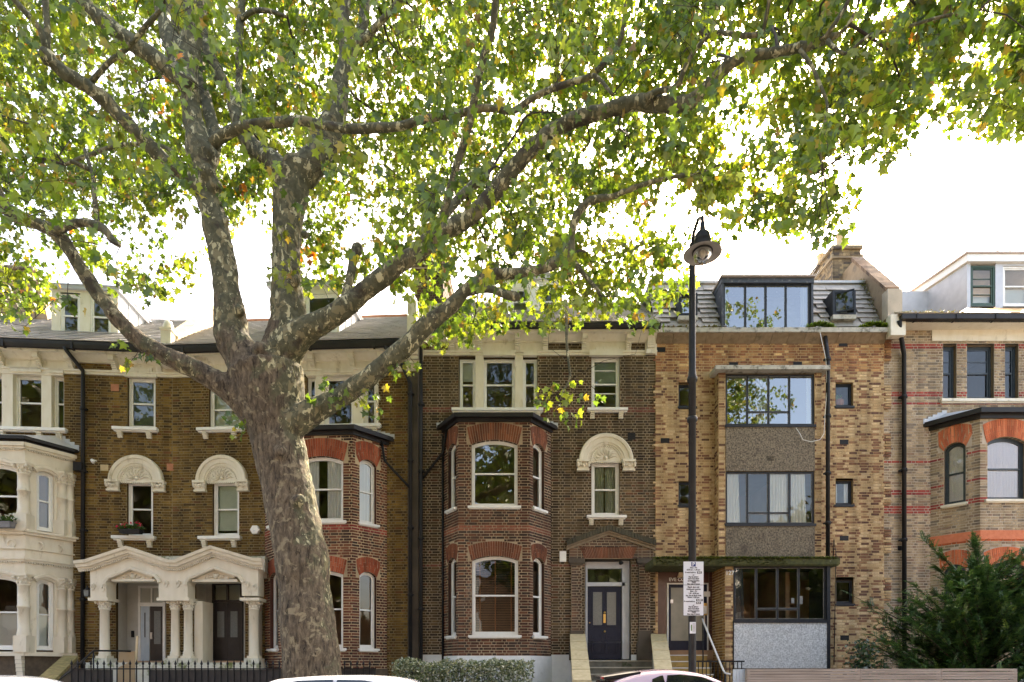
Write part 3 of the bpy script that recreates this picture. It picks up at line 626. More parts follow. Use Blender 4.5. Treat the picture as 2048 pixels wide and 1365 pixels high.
def dormer(H, face_y, px0, px1, py0, py1, lights, wmat, back, cheekmat, fasc=.16, roofm=None, cheek='flat', fillk=None, glass=None):
    """box dormer: front with windows, cheeks running back into the slope, flat top"""
    f = Face(H, 0, face_y, 0); u0, u1 = f.u(px0), f.u(px1); pm = (px0+px1)/2; z0, z1 = f.z(py1, 0, pm), f.z(py0, 0, pm)
    m = MB(); ops = []
    for a, b, c, d in lights: ops.append(Op(f.u(a), f.u(b), f.z(d, 0, pm), f.z(c, 0, pm)))
    brickwall(f, u0, u1, z0, z1, [], [], ops, reveal=.06, wall=m)
    o = m.build('dormer', wmat, H.root)
    c = MB()
    for u in (u0, u1): c.add([f.pt(u, z0, 0), f.pt(u, z1, 0), (u, face_y+back, z1)], [(0, 1, 2)])
    co = c.build('cheek', cheekmat, o)
    s = MB()
    for u in (u0, u1):
        for k in (1, 2, 3):
            yy = face_y+back*k/4; zz = z0+(z1-z0)*k/4; s.box(u-.018, u+.018, yy-.012, yy+.012, zz, z1)
    s.build('standing_seam', LEAD, o)
    t = MB(); t.box(u0-.08, u1+.08, face_y-.1, face_y+back, z1, z1+fasc); t.box(u0-.1, u1+.1, face_y-.13, face_y+back, z1+fasc, z1+fasc+.03); t.build('dormer_roof', roofm or LEAD, o)
    for op in ops: window(f, op, d=-.02, fw=.05, mat=WHITE if wmat in (CREAM, WHITE) else wmat, fill=fillk, glass=glass)
    return o, f
# ------------------------------------------------------------------ palettes
PAL_A = [((0.161, 0.095, 0.026), 4), ((0.118, 0.069, 0.021), 4), ((0.209, 0.127, 0.034), 2.5), ((0.069, 0.042, 0.016), 2), ((0.153, 0.067, 0.026), .8)]
PAL_C = [((0.076, 0.051, 0.027), 4), ((0.100, 0.066, 0.034), 3), ((0.049, 0.035, 0.022), 3), ((0.133, 0.087, 0.042), 1.5), ((0.107, 0.046, 0.024), .7)]
PAL_BAY = [((0.176, 0.066, 0.040), 4), ((0.120, 0.048, 0.034), 3), ((0.068, 0.040, 0.030), 2.5), ((0.224, 0.088, 0.048), 1.6)]
PAL_BAYC = [((0.128, 0.054, 0.034), 4), ((0.086, 0.044, 0.030), 3), ((0.056, 0.036, 0.027), 3), ((0.180, 0.075, 0.041), 1.5)]
PAL_D = [((.49, .345, .185), 5), ((.41, .275, .14), 3.5), ((.57, .415, .24), 2.5), ((.205, .10, .06), 2.6), ((.29, .16, .085), 2), ((.13, .068, .048), 1.6)]
PAL_D2 = [((.36, .175, .08), 4), ((.28, .12, .06), 3), ((.45, .25, .11), 2), ((.60, .40, .19), 1.1), ((.2, .085, .05), 2)]
PAL_E = [((0.375, 0.280, 0.170), 4), ((0.314, 0.233, 0.146), 3.5), ((0.436, 0.330, 0.211), 2.5), ((0.210, 0.165, 0.117), 2.6), ((0.271, 0.182, 0.120), 1.5)]
PAL_PED = [((.13, .075, .05), 3), ((.09, .055, .04), 3), ((.17, .09, .055), 2), ((.07, .05, .038), 2)]
PAL_RED = [((.33, .065, .05), 3), ((.38, .085, .06), 2), ((.27, .055, .048), 2)]
PAL_ARCH = [((0.360, 0.090, 0.045), 3), ((0.297, 0.077, 0.041), 2), ((0.414, 0.122, 0.063), 1.5)]
PAL_ARCHC = [((0.216, 0.080, 0.044), 3), ((0.160, 0.064, 0.040), 2), ((0.264, 0.096, 0.052), 1.5)]
PAL_ARCHE = [((.60, .17, .075), 3), ((.52, .14, .065), 2), ((.64, .21, .1), 1.5)]
M_A = mortar('ochre_mortar', (.25, .19, .095)); M_C = mortar('grey_lime_mortar', (.36, .29, .2)); M_BAY = mortar('buff_mortar', (.52, .40, .25)); M_D = mortar('tan_mortar', (.47, .33, .175)); M_E = mortar('pink_lime_mortar', (.5, .42, .32))
FLOORS = (1.6, 4.9, 8.1)
# ================================================================== house A (cream bay, on the left edge)
A = House('house', 'yellow-brown brick house with cream painted stone bay and paired dormer windows', 345, 18.3, R(4.6), BRICK, M_A); m = A.main
u0, u1 = -8.6, 0.0; zst = m.z(746, 0, 280); zs = m.z(707, .42, 280)-.0
opT = Op(m.u(-42), m.u(128), m.z(858, 0, 60), m.z(747, 0, 60)); opS = Op(*m.rect(255, 311, 755, 858)); opW = Op(*m.rect(254, 306, 963, 1074)); opD = Op(*m.rect(232, 332, 1160, 1335, 0))
pg = m.rect(147, 232, 722, 745)
opB = Op(m.u(-75), m.u(146), 0, m.z(905, 0, 146)-.1)
brickwall(m, u0, u1, 0, zst-.06, [], PAL_A, [opT, opS, opW, opD, opB])
brickwall(m, pg[0], pg[1], zst, zs-.15, [], PAL_A)
cornice(A, u0, u1, zs, zst, [(pg[0], pg[1])], [m.u(p) for p in (8, 84, 146, 233, 322)], gut=.2)
for k, (a, b) in enumerate(((-40, 5), (27, 84), (104, 128))):
    o = Op(m.u(a), m.u(b), opT.z0, opT.z1-.04); wo = window(m, o, d=-.12, fw=.05, fill=None)
    if k == 1: sill(m, opT.u0-.1, opT.u1+.12, opT.z0, wo, .12, .16, [m.u(p) for p in (8, 82, 121)], .2)
for a, b in ((5, 27), (84, 104)):
    q = MB(); fbox(q, m, m.u(a), m.u(b), opT.z0, opT.z1+.3, .03, -.15); q.build('mullion', CREAM, A.root)
q = MB(); fbox(q, m, opT.u0, opT.u1, opT.z1-.05, opT.z1+.02, .06, -.1)
for a, b in ((27, 84), (104, 128)): fbox(q, m, m.u(a)-.03, m.u(b)+.03, opT.z1, opT.z1+.12, .1, -.02)
q.build('lintel', CREAM, A.root)
wo = window(m, opS, fill='blind', fillmat=BLINDD, level=.95); sill(m, opS.u0-.36, opS.u1+.1, opS.z0, wo, .12, .16, [m.u(242), m.u(300)], .18)
q = MB(); fbox(q, m, opS.u0-.06, opS.u1+.06, opS.z1-.02, opS.z1+.14, .08, -.02); fbox(q, m, opS.u0+.06, opS.u1-.06, opS.z1+.14, opS.z1+.24, .09, -.02); q.build('lintel', CREAM, A.root)
wo = window(m, opW, fill=None, label='sash window over the porch with reddish room behind'); sill(m, opW.u0-.36, opW.u1+.1, opW.z0, wo, .12, .17, [m.u(243), m.u(301)], .2)
hood(m, m.u(275), m.z(965, 0, 275), 52*.0146, A.root)
vent(A, m, 230, 776, .22, .2, TERRA); vent(A, m, 341, 935, .2, .2, TERRA); q = MB(); a = m.rect(201, 217, 930, 942); fbox(q, m, *a, .012, -.02); q.build('patch_stone', COPING, A.root)
# recessed entrance
def recess(H, op, depth, wallm, door):
    f = H.main; r_ = MB(); r_.add([f.pt(op.u0, op.z0, -.12), f.pt(op.u0, op.z0, -depth), f.pt(op.u0, op.z1, -depth), f.pt(op.u0, op.z1, -.12)], [(0, 1, 2, 3)]); r_.add([f.pt(op.u1, op.z0, -.12), f.pt(op.u1, op.z0, -depth), f.pt(op.u1, op.z1, -depth), f.pt(op.u1, op.z1, -.12)], [(3, 2, 1, 0)])
    r_.add([f.pt(op.u0, op.z1, -.12), f.pt(op.u1, op.z1, -.12), f.pt(op.u1, op.z1, -depth), f.pt(op.u0, op.z1, -depth)], [(0, 1, 2, 3)]); r_.add([f.pt(op.u0, op.z0, -depth), f.pt(op.u1, op.z0, -depth), f.pt(op.u1, op.z1, -depth), f.pt(op.u0, op.z1, -depth)], [(0, 1, 2, 3)])
    return r_.build('recess', wallm, H.root)
recess(A, opD, .6, pmat('pale_grey_render', (.5, .48, .42), (.55, .53, .47), 6, .8), None)
q = MB(); df = -.55; x0, x1 = m.u(276, df), m.u(330, df); zb, zt = 1.7, m.z(1172, df, 300); ztr = m.z(1209, df, 300); f_ = fpr(m)
q.ring(Op(x0, x1, zb, zt).outline(), Op(x0+.07, x1-.07, zb, zt-.07).outline(0), f_, df, df-.1); fbox(q, m, x0, x1, ztr-.06, ztr+.05, df+.01, df-.1); fbox(q, m, (x0+x1)/2-.025, (x0+x1)/2+.025, ztr, zt, df, df-.08); fr_ = q.build('door_frame', WHITE, A.root)
q = MB(); fbox(q, m, x0+.06, x1-.06, ztr, zt-.06, df-.05, df-.06); q.build('fanlight', GLASS, fr_)
q = MB(); xm = m.u(299, df); fbox(q, m, x0+.07, xm-.02, zb, ztr-.06, df-.03, df-.08); do = q.build('door', GREYBLUE, A.root); do['label'] = 'pale blue door leaf with a narrow dark pane'
q = MB(); fbox(q, m, x0+.2, xm-.16, zb+.75, ztr-.25, df-.025, df-.06); q.build('pane', DARKDOOR, do)
q = MB(); fbox(q, m, xm, x1-.07, zb, ztr-.06, df-.03, df-.08); do = q.build('door', DARKDOOR, A.root); do['label'] = 'dark brown door leaf with a tall glazed panel'
q = MB(); fbox(q, m, xm+.12, x1-.14, zb+.55, ztr-.2, df-.025, df-.06); q.build('pane', GLASSF, do); q = MB(); fbox(q, m, xm+.02, xm+.07, 2.4, 2.6, df, df-.05); q.build('lock', SILVER, do)
q = MB(); fbox(q, m, m.u(262, df), m.u(267, df), m.z(1275, df, 265), m.z(1262, df, 265), df+.0, df-.05); q.build('entry_phone', BLACK, A.root)
# cream stone bay
depth = .95; xf, xb = m.u(50, depth), m.u(146); xfl, xbl = xf-2.15, xb-3.55
Fa = Face(A, xfl, -depth, 0); Ra = Face(A, xf, -depth, math.atan2(depth, xb-xf)); LR = math.hypot(depth, xb-xf); La = Face(A, xbl, 0, math.atan2(-depth, xfl-xbl))
zB = [Fa.z(p, 0, 20) for p in (1305, 1300, 1160, 1118, 1062, 1056, 938, 893)]   # cill, window 0 foot, head, string, cill 1, window 1 foot, head, cornice foot
zg = Fa.z(886, 0, 20); W1 = Op(Fa.u(-60), Fa.u(37), zB[1], zB[2], .13); W2 = Op(Fa.u(-60), Fa.u(37), zB[5], zB[6], .13); S1 = Op(.23*LR, .60*LR, zB[1], zB[2]-.03, .09); S2 = Op(.23*LR, .60*LR, zB[5], zB[6]-.03, .09)
q = MB(); brickwall(Fa, 0, xf-xfl, 1.9, zg, [], [], [W1, W2], wall=q, reveal=.1); brickwall(Ra, 0, LR, 1.9, zg, [], [], [S1, S2], wall=q, reveal=.1); brickwall(La, 0, LR, 1.9, zg, [], [], [], wall=q); bw = q.build('bay_wall', CREAM2, A.root)
for f, o, fl, lv in ((Fa, W1, 'half', .5), (Fa, W2, None, .5), (Ra, S1, 'half', .5), (Ra, S2, None, .5)): window(f, o, d=-.08, fw=.06, fill=fl, level=lv)
for o in (W1, W2): o.z1 -= 0
for f, ops in ((Fa, (W1, W2)), (Ra, (S1, S2))):
    for o in ops:
        q = MB(); h = (o.u1-o.u0)/2; uc = (o.u0+o.u1)/2; N = 12; pts = []
        for i in range(N+1):
            x = -h+2*h*i/N; r_ = (h*h+o.rise**2)/(2*o.rise); z = o.z1+o.rise-r_+math.sqrt(r_*r_-x*x); l_ = math.hypot(x, z-(o.z1+o.rise-r_)); pts.append((uc+x, z, x/l_, (z-(o.z1+o.rise-r_))/l_))
        sweep(q, pts, [(0, .0), (0, .05), (.05, .06), (.06, .1), (.13, .11), (.15, .08), (.15, 0)], f); q.build('window_hood', CREAM2, bw)
for f, L_ in ((Fa, xf-xfl), (Ra, LR), (La, LR)):
    q = MB(); e = .07
    for (za, zb_, pr) in ((zB[0]-.1, zB[0], .13), (zB[4]-.03, zB[4]+.03, .17), (zB[4]-.1, zB[4]-.03, .1), (zB[3]-.02, zB[3]+.03, .1), (zB[3]-.07, zB[3]-.02, .06), (zB[3]+.27, zB[3]+.31, .05), (zg-.1, zg, .12), (zg-.16, zg-.1, .07)): fbox(q, f, -pr*.42, L_+pr*.42, za, zb_, pr, -.01)
    for i in range(int(L_/.06)):
        for z in (zB[3]-.11, zg-.2): fbox(q, f, .06*i+.01, .06*i+.045, z, z+.035, .055, -.01)
    q.build('string_course', CREAM2, bw)
for f, us in ((Fa, (xf-xfl-.35,)), (Ra, (.3*LR, .7*LR))):
    for u in us: q = MB(); q.lathe([(.12, 0), (.12, .03), (.085, .03), (.085, .0)], f.pt(u, zB[4]-.36, .0), 14, axis=Matrix.Rotation(PI/2, 3, 'X') @ Matrix.Identity(3)); q.build('roundel', CREAM2, bw)
def column(H, x, y, z0, z1, r_, mat, parent, plinth=.45, ring=True, cap=.3, name='column', n=18):
    q = MB(); p = r_*1.25; q.box(x-p, x+p, y-p, y+p, z0, z0+plinth); zc = z1-cap; zb2 = z0+plinth
    pr = [(p*.98, zb2), (p, zb2+.03), (r_*1.12, zb2+.07), (r_*1.18, zb2+.1), (r_, zb2+.14)]
    if ring: zm = (zb2+zc)/2+.1; pr += [(r_*.99, zm-.04), (r_*1.15, zm-.03), (r_*1.15, zm+.03), (r_*.98, zm+.04)]
    pr += [(r_*.93, zc-.04), (r_*1.12, zc-.03), (r_*1.12, zc+.02), (r_*.95, zc+.03), (r_*1.05, zc+cap*.4), (r_*1.4, zc+cap*.78)]
    q.lathe(pr, (x, y, 0), n); q.box(x-r_*1.42, x+r_*1.42, y-r_*1.42, y+r_*1.42, z1-cap*.22, z1); o = q.build(name, mat, parent)
    c = MB(); foliate(c, (x, y, zc), r_*1.06, cap*.8, 9)
    for sx in (-1, 1):
        for sy in (-1, 1): c.sphere((x+sx*r_*1.2, y+sy*r_*1.2, zc+cap*.62), r_*.36, 6)
    c.build('capital', mat, o if parent is H.root else parent); return o
for (z0, z1) in ((zB[0], zB[2]+.16), (zB[4], zB[6]+.16)):
    column(A, xf-.03, -depth-.0, z0, z1, .135, CREAM2, bw); p = Ra.pt(.76*LR, 0, .0); column(A, p[0], p[1], z0, z1-.02, .12, CREAM2, bw); p = Ra.pt(.93*LR, 0, -.02); column(A, p[0], p[1], z0, z1-.02, .12, CREAM2, bw)
bay_roof(A, (xbl, xfl, xf, xb, zg), depth, .16, .16, .42)
q = MB(); q.hexa([(xbl, 0, 0), (xb, 0, 0), (xf, -depth, 0), (xfl, -depth, 0), (xbl, 0, zB[0]-.1), (xb, 0, zB[0]-.1), (xf, -depth, zB[0]-.1), (xfl, -depth, zB[0]-.1)]); q.build('bay_plinth', pmat('dark_brick_base', (.07, .05, .035), (.11, .08, .05), 9, .9, .4, 20), A.root)
for u in (Fa.u(43),): q = MB(); console(q, Fa, u, .17, zB[0]-.75, zB[0]-.1, .14, 6); q.build('bracket', CREAM2, A.root)
pd = [(m.u(152), -.52, zs+.05), (m.u(155), -.5, zs-.05), (m.u(170), -.1, zs-.42), (m.u(170), -.1, zs-.6), (m.u(169), -.1, .2)]
pipe(A, pd, .055, collars=(9, 7.2, 5.5, 3.5)); q = MB(); zz = m.z(935, .12, 166); q.box(m.u(155), m.u(172), -.22, -.02, zz-.12, zz+.12); q.build('hopper', BLACK, A.root)
RIDGE = (3.2, m.z(640, -3.2, 345))
slates(A, u0, u1, (-.5, zs+.2), RIDGE, .25, .34, SLATE); shell(A, u0, u1, zs+.15, RIDGE, floors=FLOORS)
dormer(A, .55, 103, 236, 582, 680, [(121, 160, 590, 676), (180, 222, 590, 676)], CREAM, 2.4, LEAD, .1)
parapet(A, 0, .3, [(-.1, zs+.3), (RIDGE[0], RIDGE[1]+.15), (6.5, RIDGE[1]-2.6)], .3, M_E, COPING)
q = MB(); z = m.z(690, .3, 345); q.box(-.14, .14, -.42, -.1, z-.35, z+.45); q.box(-.17, .17, -.45, -.07, z+.36, z+.42); q.lathe([(.14, 0), (.14, .1), (.1, .22), (.02, .27)], (0, -.26, z+.45), 14); q.box(-.16, .16, -.4, -.02, z-.62, z-.35); q.build('kneeler', CREAM, A.root)
q = MB(); xs_ = m.u(80, -2.2); zc_ = m.z(545, -2.2, 70); q.hexa([(xs_, 2.0, zs+.4), (xs_+.75, 2.0, zs+.4), (xs_+.75, 4.8, zs+.4), (xs_, 4.8, zs+.4), (xs_, 2.0, zc_-.1), (xs_+.02, 2.0, zc_-.1), (xs_+.02, 4.8, zc_-.1), (xs_, 4.8, zc_-.1)]); q.build('chimney_shoulder', MATS['chimney_buff'] if 'chimney_buff' in MATS else pmat('chimney_buff', (.34, .24, .15), (.42, .31, .2), 12, .9, .3, 30), A.root)
chimney(A, m.u(-190, -2.2), m.u(78, -2.2), 1.9, 5.0, zs, m.z(545, -2.2, 60), PAL_E, BRICKE, M_E, [(m.u(20, -2.2), 2.6, .13, .5), (m.u(-30, -2.2), 2.8, .13, .55), (m.u(35, -3), 3.6, .13, .5), (m.u(28, -4), 4.5, .13, .5)])
finish_bricks(A, BRICK, [(165, 760, 420, 1090)])
tag(A.root, 'yellow-brown brick house at left edge with cream painted stone bay')
# ================================================================== house B (red bay behind the tree)
B = House('house', '', 345, 18.3, R(-3.2), BRICK, M_A); m = B.main
u0, u1 = 0.0, m.u(838); zst = m.z(746, 0, 430); zs = m.z(708, .42, 430)
opS = Op(*m.rect(418, 482, 778, 858)); opW = Op(*m.rect(425, 478, 963, 1074)); opD = Op(*m.rect(388, 490, 1160, 1335)); opT = Op(m.u(613), m.u(756), m.z(852, 0, 690), m.z(748, 0, 690)); opB = Op(m.u(534), m.u(771), 0, m.z(880, 0, 700))
brickwall(m, u0, u1, 0, zst-.06, [], PAL_A, [opT, opS, opW, opD, opB])
cornice(B, u0, u1, zs, zst, [(m.u(770), m.u(812))], [m.u(p) for p in (396, 500, 628, 707, 765)])
wo = window(m, opS, fill='blind', level=.98); sill(m, opS.u0-.3, opS.u1+.12, opS.z0, wo, .12, .16, [m.u(413), m.u(470)], .18)
wo = window(m, opW, fill='blind', level=.93); sill(m, opW.u0-.36, opW.u1+.1, opW.z0, wo, .12, .17, [m.u(411), m.u(470)], .2); hood(m, m.u(446), m.z(965, 0, 446), 52*.0146, B.root)
for k, (a, b) in enumerate(((613, 632), (648, 706), (727, 752))):
    o = Op(m.u(a), m.u(b), opT.z0, opT.z1-.04); wo = window(m, o, d=-.12, fw=.05)
    if k == 1: sill(m, opT.u0-.1, opT.u1+.1, opT.z0, wo, .12, .16, [m.u(750)], .2)
for a, b in ((632, 648), (706, 727), (752, 757)): q = MB(); fbox(q, m, m.u(a), m.u(b), opT.z0, opT.z1+.3, .03, -.15); q.build('mullion', CREAM, B.root)
q = MB(); fbox(q, m, opT.u0, opT.u1, opT.z1-.05, opT.z1+.02, .06, -.1); fbox(q, m, m.u(646), m.u(708), opT.z1, opT.z1+.12, .1, -.02); q.build('lintel', CREAM, B.root)
q = MB(); fbox(q, m, opS.u0-.06, opS.u1+.06, opS.z1+.22, opS.z1+.4, .08, -.02); q.build('lintel', CREAM, B.root)
recess(B, opD, .6, MATS['pale_grey_render'], None)
df = -.5; x0, x1 = m.u(424, df), m.u(484, df); zb, zt = 1.7, m.z(1166, df, 450); ztr = m.z(1203, df, 450); q = MB(); q.ring(Op(x0, x1, zb, zt).outline(), Op(x0+.06, x1-.06, zb, zt-.06).outline(0), fpr(m), df, df-.1); fbox(q, m, x0, x1, ztr-.04, ztr+.04, df+.01, df-.1); fbox(q, m, (x0+x1)/2-.025, (x0+x1)/2+.025, ztr, zt, df, df-.08); fr_ = q.build('door_frame', DARKDOOR, B.root)
q = MB(); fbox(q, m, x0+.05, x1-.05, ztr, zt-.05, df-.05, df-.06); q.build('fanlight', GLASS, fr_)
xm = (x0+x1)/2
for a, b in ((x0+.06, xm-.006), (xm+.006, x1-.06)):
    q = MB(); fbox(q, m, a, b, zb, ztr-.04, df-.03, df-.08); do = q.build('door', DARKDOOR, B.root); q = MB(); fbox(q, m, a+.09, b-.09, zb+.75, ztr-.3, df-.022, df-.06); q.build('pane', GLASSF, do)
FB, LB, RB, geo = bay(B, 563, 705, 530, 774, .85, PAL_BAY, 872, 1338, [(596, 686, 913, 923, 1043, 36), (596, 686, 1141, 1150, 1297, 30)], side=(.2, .68), bands=lambda z: PAL_RED if 5.30 < z < 5.47 else None, mort=M_BAY, archpal=PAL_ARCH, wmat=WHITE, frontfill=('curtains', None), sidefill=('net', None), lv=(.4, .5), zb=MATS['dark_brick_base'])
bay_roof(B, geo, .85, .22, .2, .2)
q = MB(); q.box(m.u(817), m.u(838), -.11, .01, 0, zst-.2); q.build('pilaster', mortar('sooty_masonry', (.1, .08, .06)), B.root)
p1 = m.u(821, .2); pipe(B, [(m.u(778), -.52, zs), (m.u(800), -.45, zs-.15), (p1, -.2, zs-.9), (p1, -.2, .1)], .05, collars=(9.3, 7.4, 5.5, 3.6)); pipe(B, [(geo[3]-.1, -.2, geo[4]+.05), (geo[3]-.02, -.2, geo[4]-.5), (p1, -.19, geo[4]-1.3)], .035, 'waste_pipe')
p2 = m.u(842, .2); pipe(B, [(p2, -.2, zs+.15), (p2, -.2, .1)], .05, collars=(9.0, 7.1, 5.2, 3.2)); pipe(B, [(m.u(548, .1), -.1, 7.5), (m.u(548, .1), -.1, .1)], .05, collars=(5.5, 3.5))
RIDGE = (3.2, m.z(643, -3.2, 600)); slates(B, u0, u1, (-.5, zs+.2), RIDGE, .25, .34, SLATE); shell(B, u0, u1, zs+.15, RIDGE, floors=FLOORS)
dormer(B, .6, 541, 679, 574, 672, [(556, 600, 590, 668), (612, 674, 590, 668)], CREAM, 2.3, LEAD, .1)
q = MB(); q.box(u0, u1, RIDGE[0]-.12, RIDGE[0]+.12, RIDGE[1]-.06, RIDGE[1]+.07); q.build('ridge_tiles', TERRA, B.root)
u, z = m.uz(762, 663, -1.8); q = MB(); q.box(u-.12, u+.12, 1.6, 1.9, z-.02, z+.05); q.build('roof_vent', BLACK, B.root)
q = MB(); uu = m.u(828, .15); z0_, z1_ = m.z(735, .15, 828), m.z(690, .15, 828)
for i in range(6): a = i/6; q.box(uu-.14, uu+.14, -.12-.3*a, .01, z0_+(z1_-z0_)*a, z0_+(z1_-z0_)*(a+1/6)-.015)
q.box(uu-.16, uu+.16, -.5, .0, z1_, z1_+.12); q.box(uu-.13, uu+.13, -.46, -.15, z1_+.12, z1_+1.05); q.lathe([(.13, 0), (.13, .08), (.08, .2), (.01, .24)], (uu, -.3, z1_+1.05), 14); q.build('kneeler', CREAM, B.root)
parapet(B, u1-.05, .32, [(-.1, zs+.35), (RIDGE[0], RIDGE[1]+.2), (6.5, RIDGE[1]-2.6)], .4, M_E, COPING)
chimney(B, m.u(832, -2.4), m.u(888, -2.4), 2.2, 4.4, zs+1, m.z(520, -2.4, 860), PAL_C, BRICKC, M_C, [(m.u(873, -2.4), 2.5, .14, .5), (m.u(850, -2.4), 2.6, .14, .5), (m.u(860, -3), 3.4, .14, .5)])
finish_bricks(B, BRICK, [(370, 870, 530, 1080), (760, 720, 836, 1300), (640, 900, 780, 1320)])
tag(B.root, 'brick house with red-brick canted bay behind the big tree trunk')
# ================================================================== house C (dark brick, pedimented door)
C = House('house', 'dark sooty brick house with canted bay and navy door under a pediment', 1072, 18.0, 0, BRICKC, M_C); m = C.main
u0, u1 = m.u(840), m.u(1313); zst = m.z(704); zs = m.z(661, .42); zpl = m.z(1310)
opT = Op(*m.rect(917, 1075, 715, 820)); opS = Op(*m.rect(1183, 1240, 714, 820)); opW = Op(*m.rect(1183, 1239, 925, 1033)); opD = Op(*m.rect(1170, 1262, 1119, 1326)); opB = Op(m.u(890), m.u(1099), 0, m.z(846))
def bandsC(z): return [((.2, .07, .05), 2), ((.15, .06, .045), 1)] if 4.42 < z < 4.5 or 8.9 < z < 9.05 else None
brickwall(m, u0, u1, zpl, zst-.06, [], PAL_C, [opT, opS, opW, opD, opB], bandsC)
pans = [(m.u(a), m.u(b)) for a, b in ((847, 896), (1096, 1164), (1260, 1290))]
for a, b in pans: brickwall(m, a, b, zst, zs-.15, [], PAL_C)
cornice(C, u0, u1, zs, zst, pans, [m.u(p) for p in (905, 960, 1035, 1090, 1168, 1256)], gut=.14)
q = MB(); brickwall(m, u0, u1, 0, zpl, [], [], [opB, Op(opD.u0, opD.u1, 1, opD.z0+.6)], wall=q); q.build('plinth', WHITEWALL, C.root)
for k, (a, b, fl, lv) in enumerate(((919, 951, 'blind', .38), (967, 1030, None, .5), (1046, 1074, None, .5))):
    o = Op(m.u(a), m.u(b), opT.z0, opT.z1-.02); wo = window(m, o, d=-.1, fw=.045, fill=fl, level=lv, fillmat=CURTAIN)
    if k == 1: sill(m, m.u(904), m.u(1086), opT.z0, wo, .11, .17, [m.u(912), m.u(1076)], .16)
for a, b in ((951, 967), (1030, 1046)): q = MB(); fbox(q, m, m.u(a), m.u(b), opT.z0, opT.z1+.25, .04, -.15); q.build('mullion', CREAM, C.root)
for a, b, c, d_, e in ((966, 1031, opT.z1, opT.z1+.1, 0), (1047, 1074, opT.z1, opT.z1+.1, 0), (1178, 1245, opS.z1-.01, opS.z1+.16, 1)):
    q = MB(); fbox(q, m, m.u(a), m.u(b), c, d_, .12, -.02)
    if e: fbox(q, m, m.u(a+12), m.u(b-12), d_, d_+.08, .125, -.02)
    q.build('lintel', CREAM, C.root)
wo = window(m, opS, fill='blind', fillmat=pmat('pale_blue_blind', (.3, .38, .38), (.35, .43, .43), 3, .9), level=.5, bars=(('h', .3), ('h', .81)), label='half-open sash window with a pale blind'); sill(m, opS.u0-.13, opS.u1+.2, opS.z0, wo, .1, .17, [m.u(1184), m.u(1241)], .18)
wo = window(m, opW, fill='curtains', level=.47, fillmat=pmat('grey_green_net', (.3, .31, .24), (.36, .37, .29), 5, .9)); sill(m, opW.u0-.15, opW.u1+.18, opW.z0, wo, .1, .17, [m.u(1182), m.u(1241)], .17); hood(m, m.u(1211), m.z(924), 54*.0144, C.root)
vent(C, m, 1263, 873, .22, .2); q = MB(); a = m.rect(1119, 1132, 1104, 1125); fbox(q, m, *a, .09, 0); q.build('alarm_box', WHITE, C.root)
FC, LC, RC, geo = bay(C, 917, 1059, 887, 1102, .8, PAL_BAYC, 845, 1312, [(943, 1035, 880, 889, 1013, 34), (944, 1036, 1112, 1121, 1271, 29)], side=(.16, .68), bands=lambda z: [((.26, .09, .055), 1)] if 5.33 < z < 5.48 else None, mort=mortar('dull_buff_mortar', (.42, .32, .21)), archpal=PAL_ARCHC, wmat=WHITE, zb=WHITEWALL, wglass=GLASSC)
bay_roof(C, geo, .8, .2, .18, .2)
# brown cords of the blind in the lower bay window
f = FC; o = Op(f.u(944), f.u(1036), f.z(1271), f.z(1121), .12); q = MB(); bl = MB()
for t in (.1, .5, .92): uu = o.u0+.1+(o.u1-o.u0-.2)*t; fbox(q, f, uu-.014, uu+.014, o.z0+.1, o.z1+.09, -.24, -.245)
n = 44
for i in range(n): z = o.z0+.08+(o.z1+.1-o.z0-.08)*i/n; bl.hexa([f.pt(o.u0+.05, z, -.25), f.pt(o.u1-.05, z, -.25), f.pt(o.u1-.05, z+.03, -.28), f.pt(o.u0+.05, z+.03, -.28), f.pt(o.u0+.05, z+.003, -.25), f.pt(o.u1-.05, z+.003, -.25), f.pt(o.u1-.05, z+.033, -.28), f.pt(o.u0+.05, z+.033, -.28)])
bo = bl.build('blind', pmat('dark_slat_blind', (.045, .035, .022), (.06, .045, .03), 5, .6), C.root); q.build('blind_tape', pmat('orange_tape', (.42, .16, .06)), bo)
pipe(C, [(geo[0]+.12, -.25, geo[4]), (geo[0]-.0, -.15, geo[4]-.6), (m.u(846), -.12, geo[4]-1.35)], .035, 'waste_pipe'); pipe(C, [(m.u(886), -.06, geo[4]-.1), (m.u(886), -.06, .2)], .03, 'waste_pipe')
# door with pilasters, flat arch and pediment
d = -.28; x0, x1 = m.u(1171, d), m.u(1250, d); zb = m.z(1319, d); zt = m.z(1124, d); q = MB(); f_ = fpr(m); ztr = m.z(1170, d)
q.ring(Op(x0, x1, zb, zt).outline(), Op(x0+.06, x1-.09, zb, zt-.2).outline(0), f_, d, d-.12); fbox(q, m, x0, x1, ztr-.04, ztr+.07, d+.02, d-.1); fbox(q, m, x1-.09, x1+.16, zb, zt+.05, d+.02, d-.3); fr_ = q.build('door_frame', pmat('pale_grey_paint', (.5, .52, .54), (.56, .58, .6), 6, .5), C.root)
q = MB(); fbox(q, m, x0+.05, x1-.08, ztr+.05, zt-.18, d-.06, d-.07); q.build('fanlight', GLASS, fr_); panel_door(m, x0+.065, x1-.095, zb, ztr-.04, d-.05, NAVY, C.root)
recess(C, opD, .75, MATS['sooty_masonry'], None)
op = Op(m.u(1168), m.u(1264), 0, m.z(1118)); arch(m, op, 22*.0144, 34, PAL_ARCHC, d=.09, flat=True)
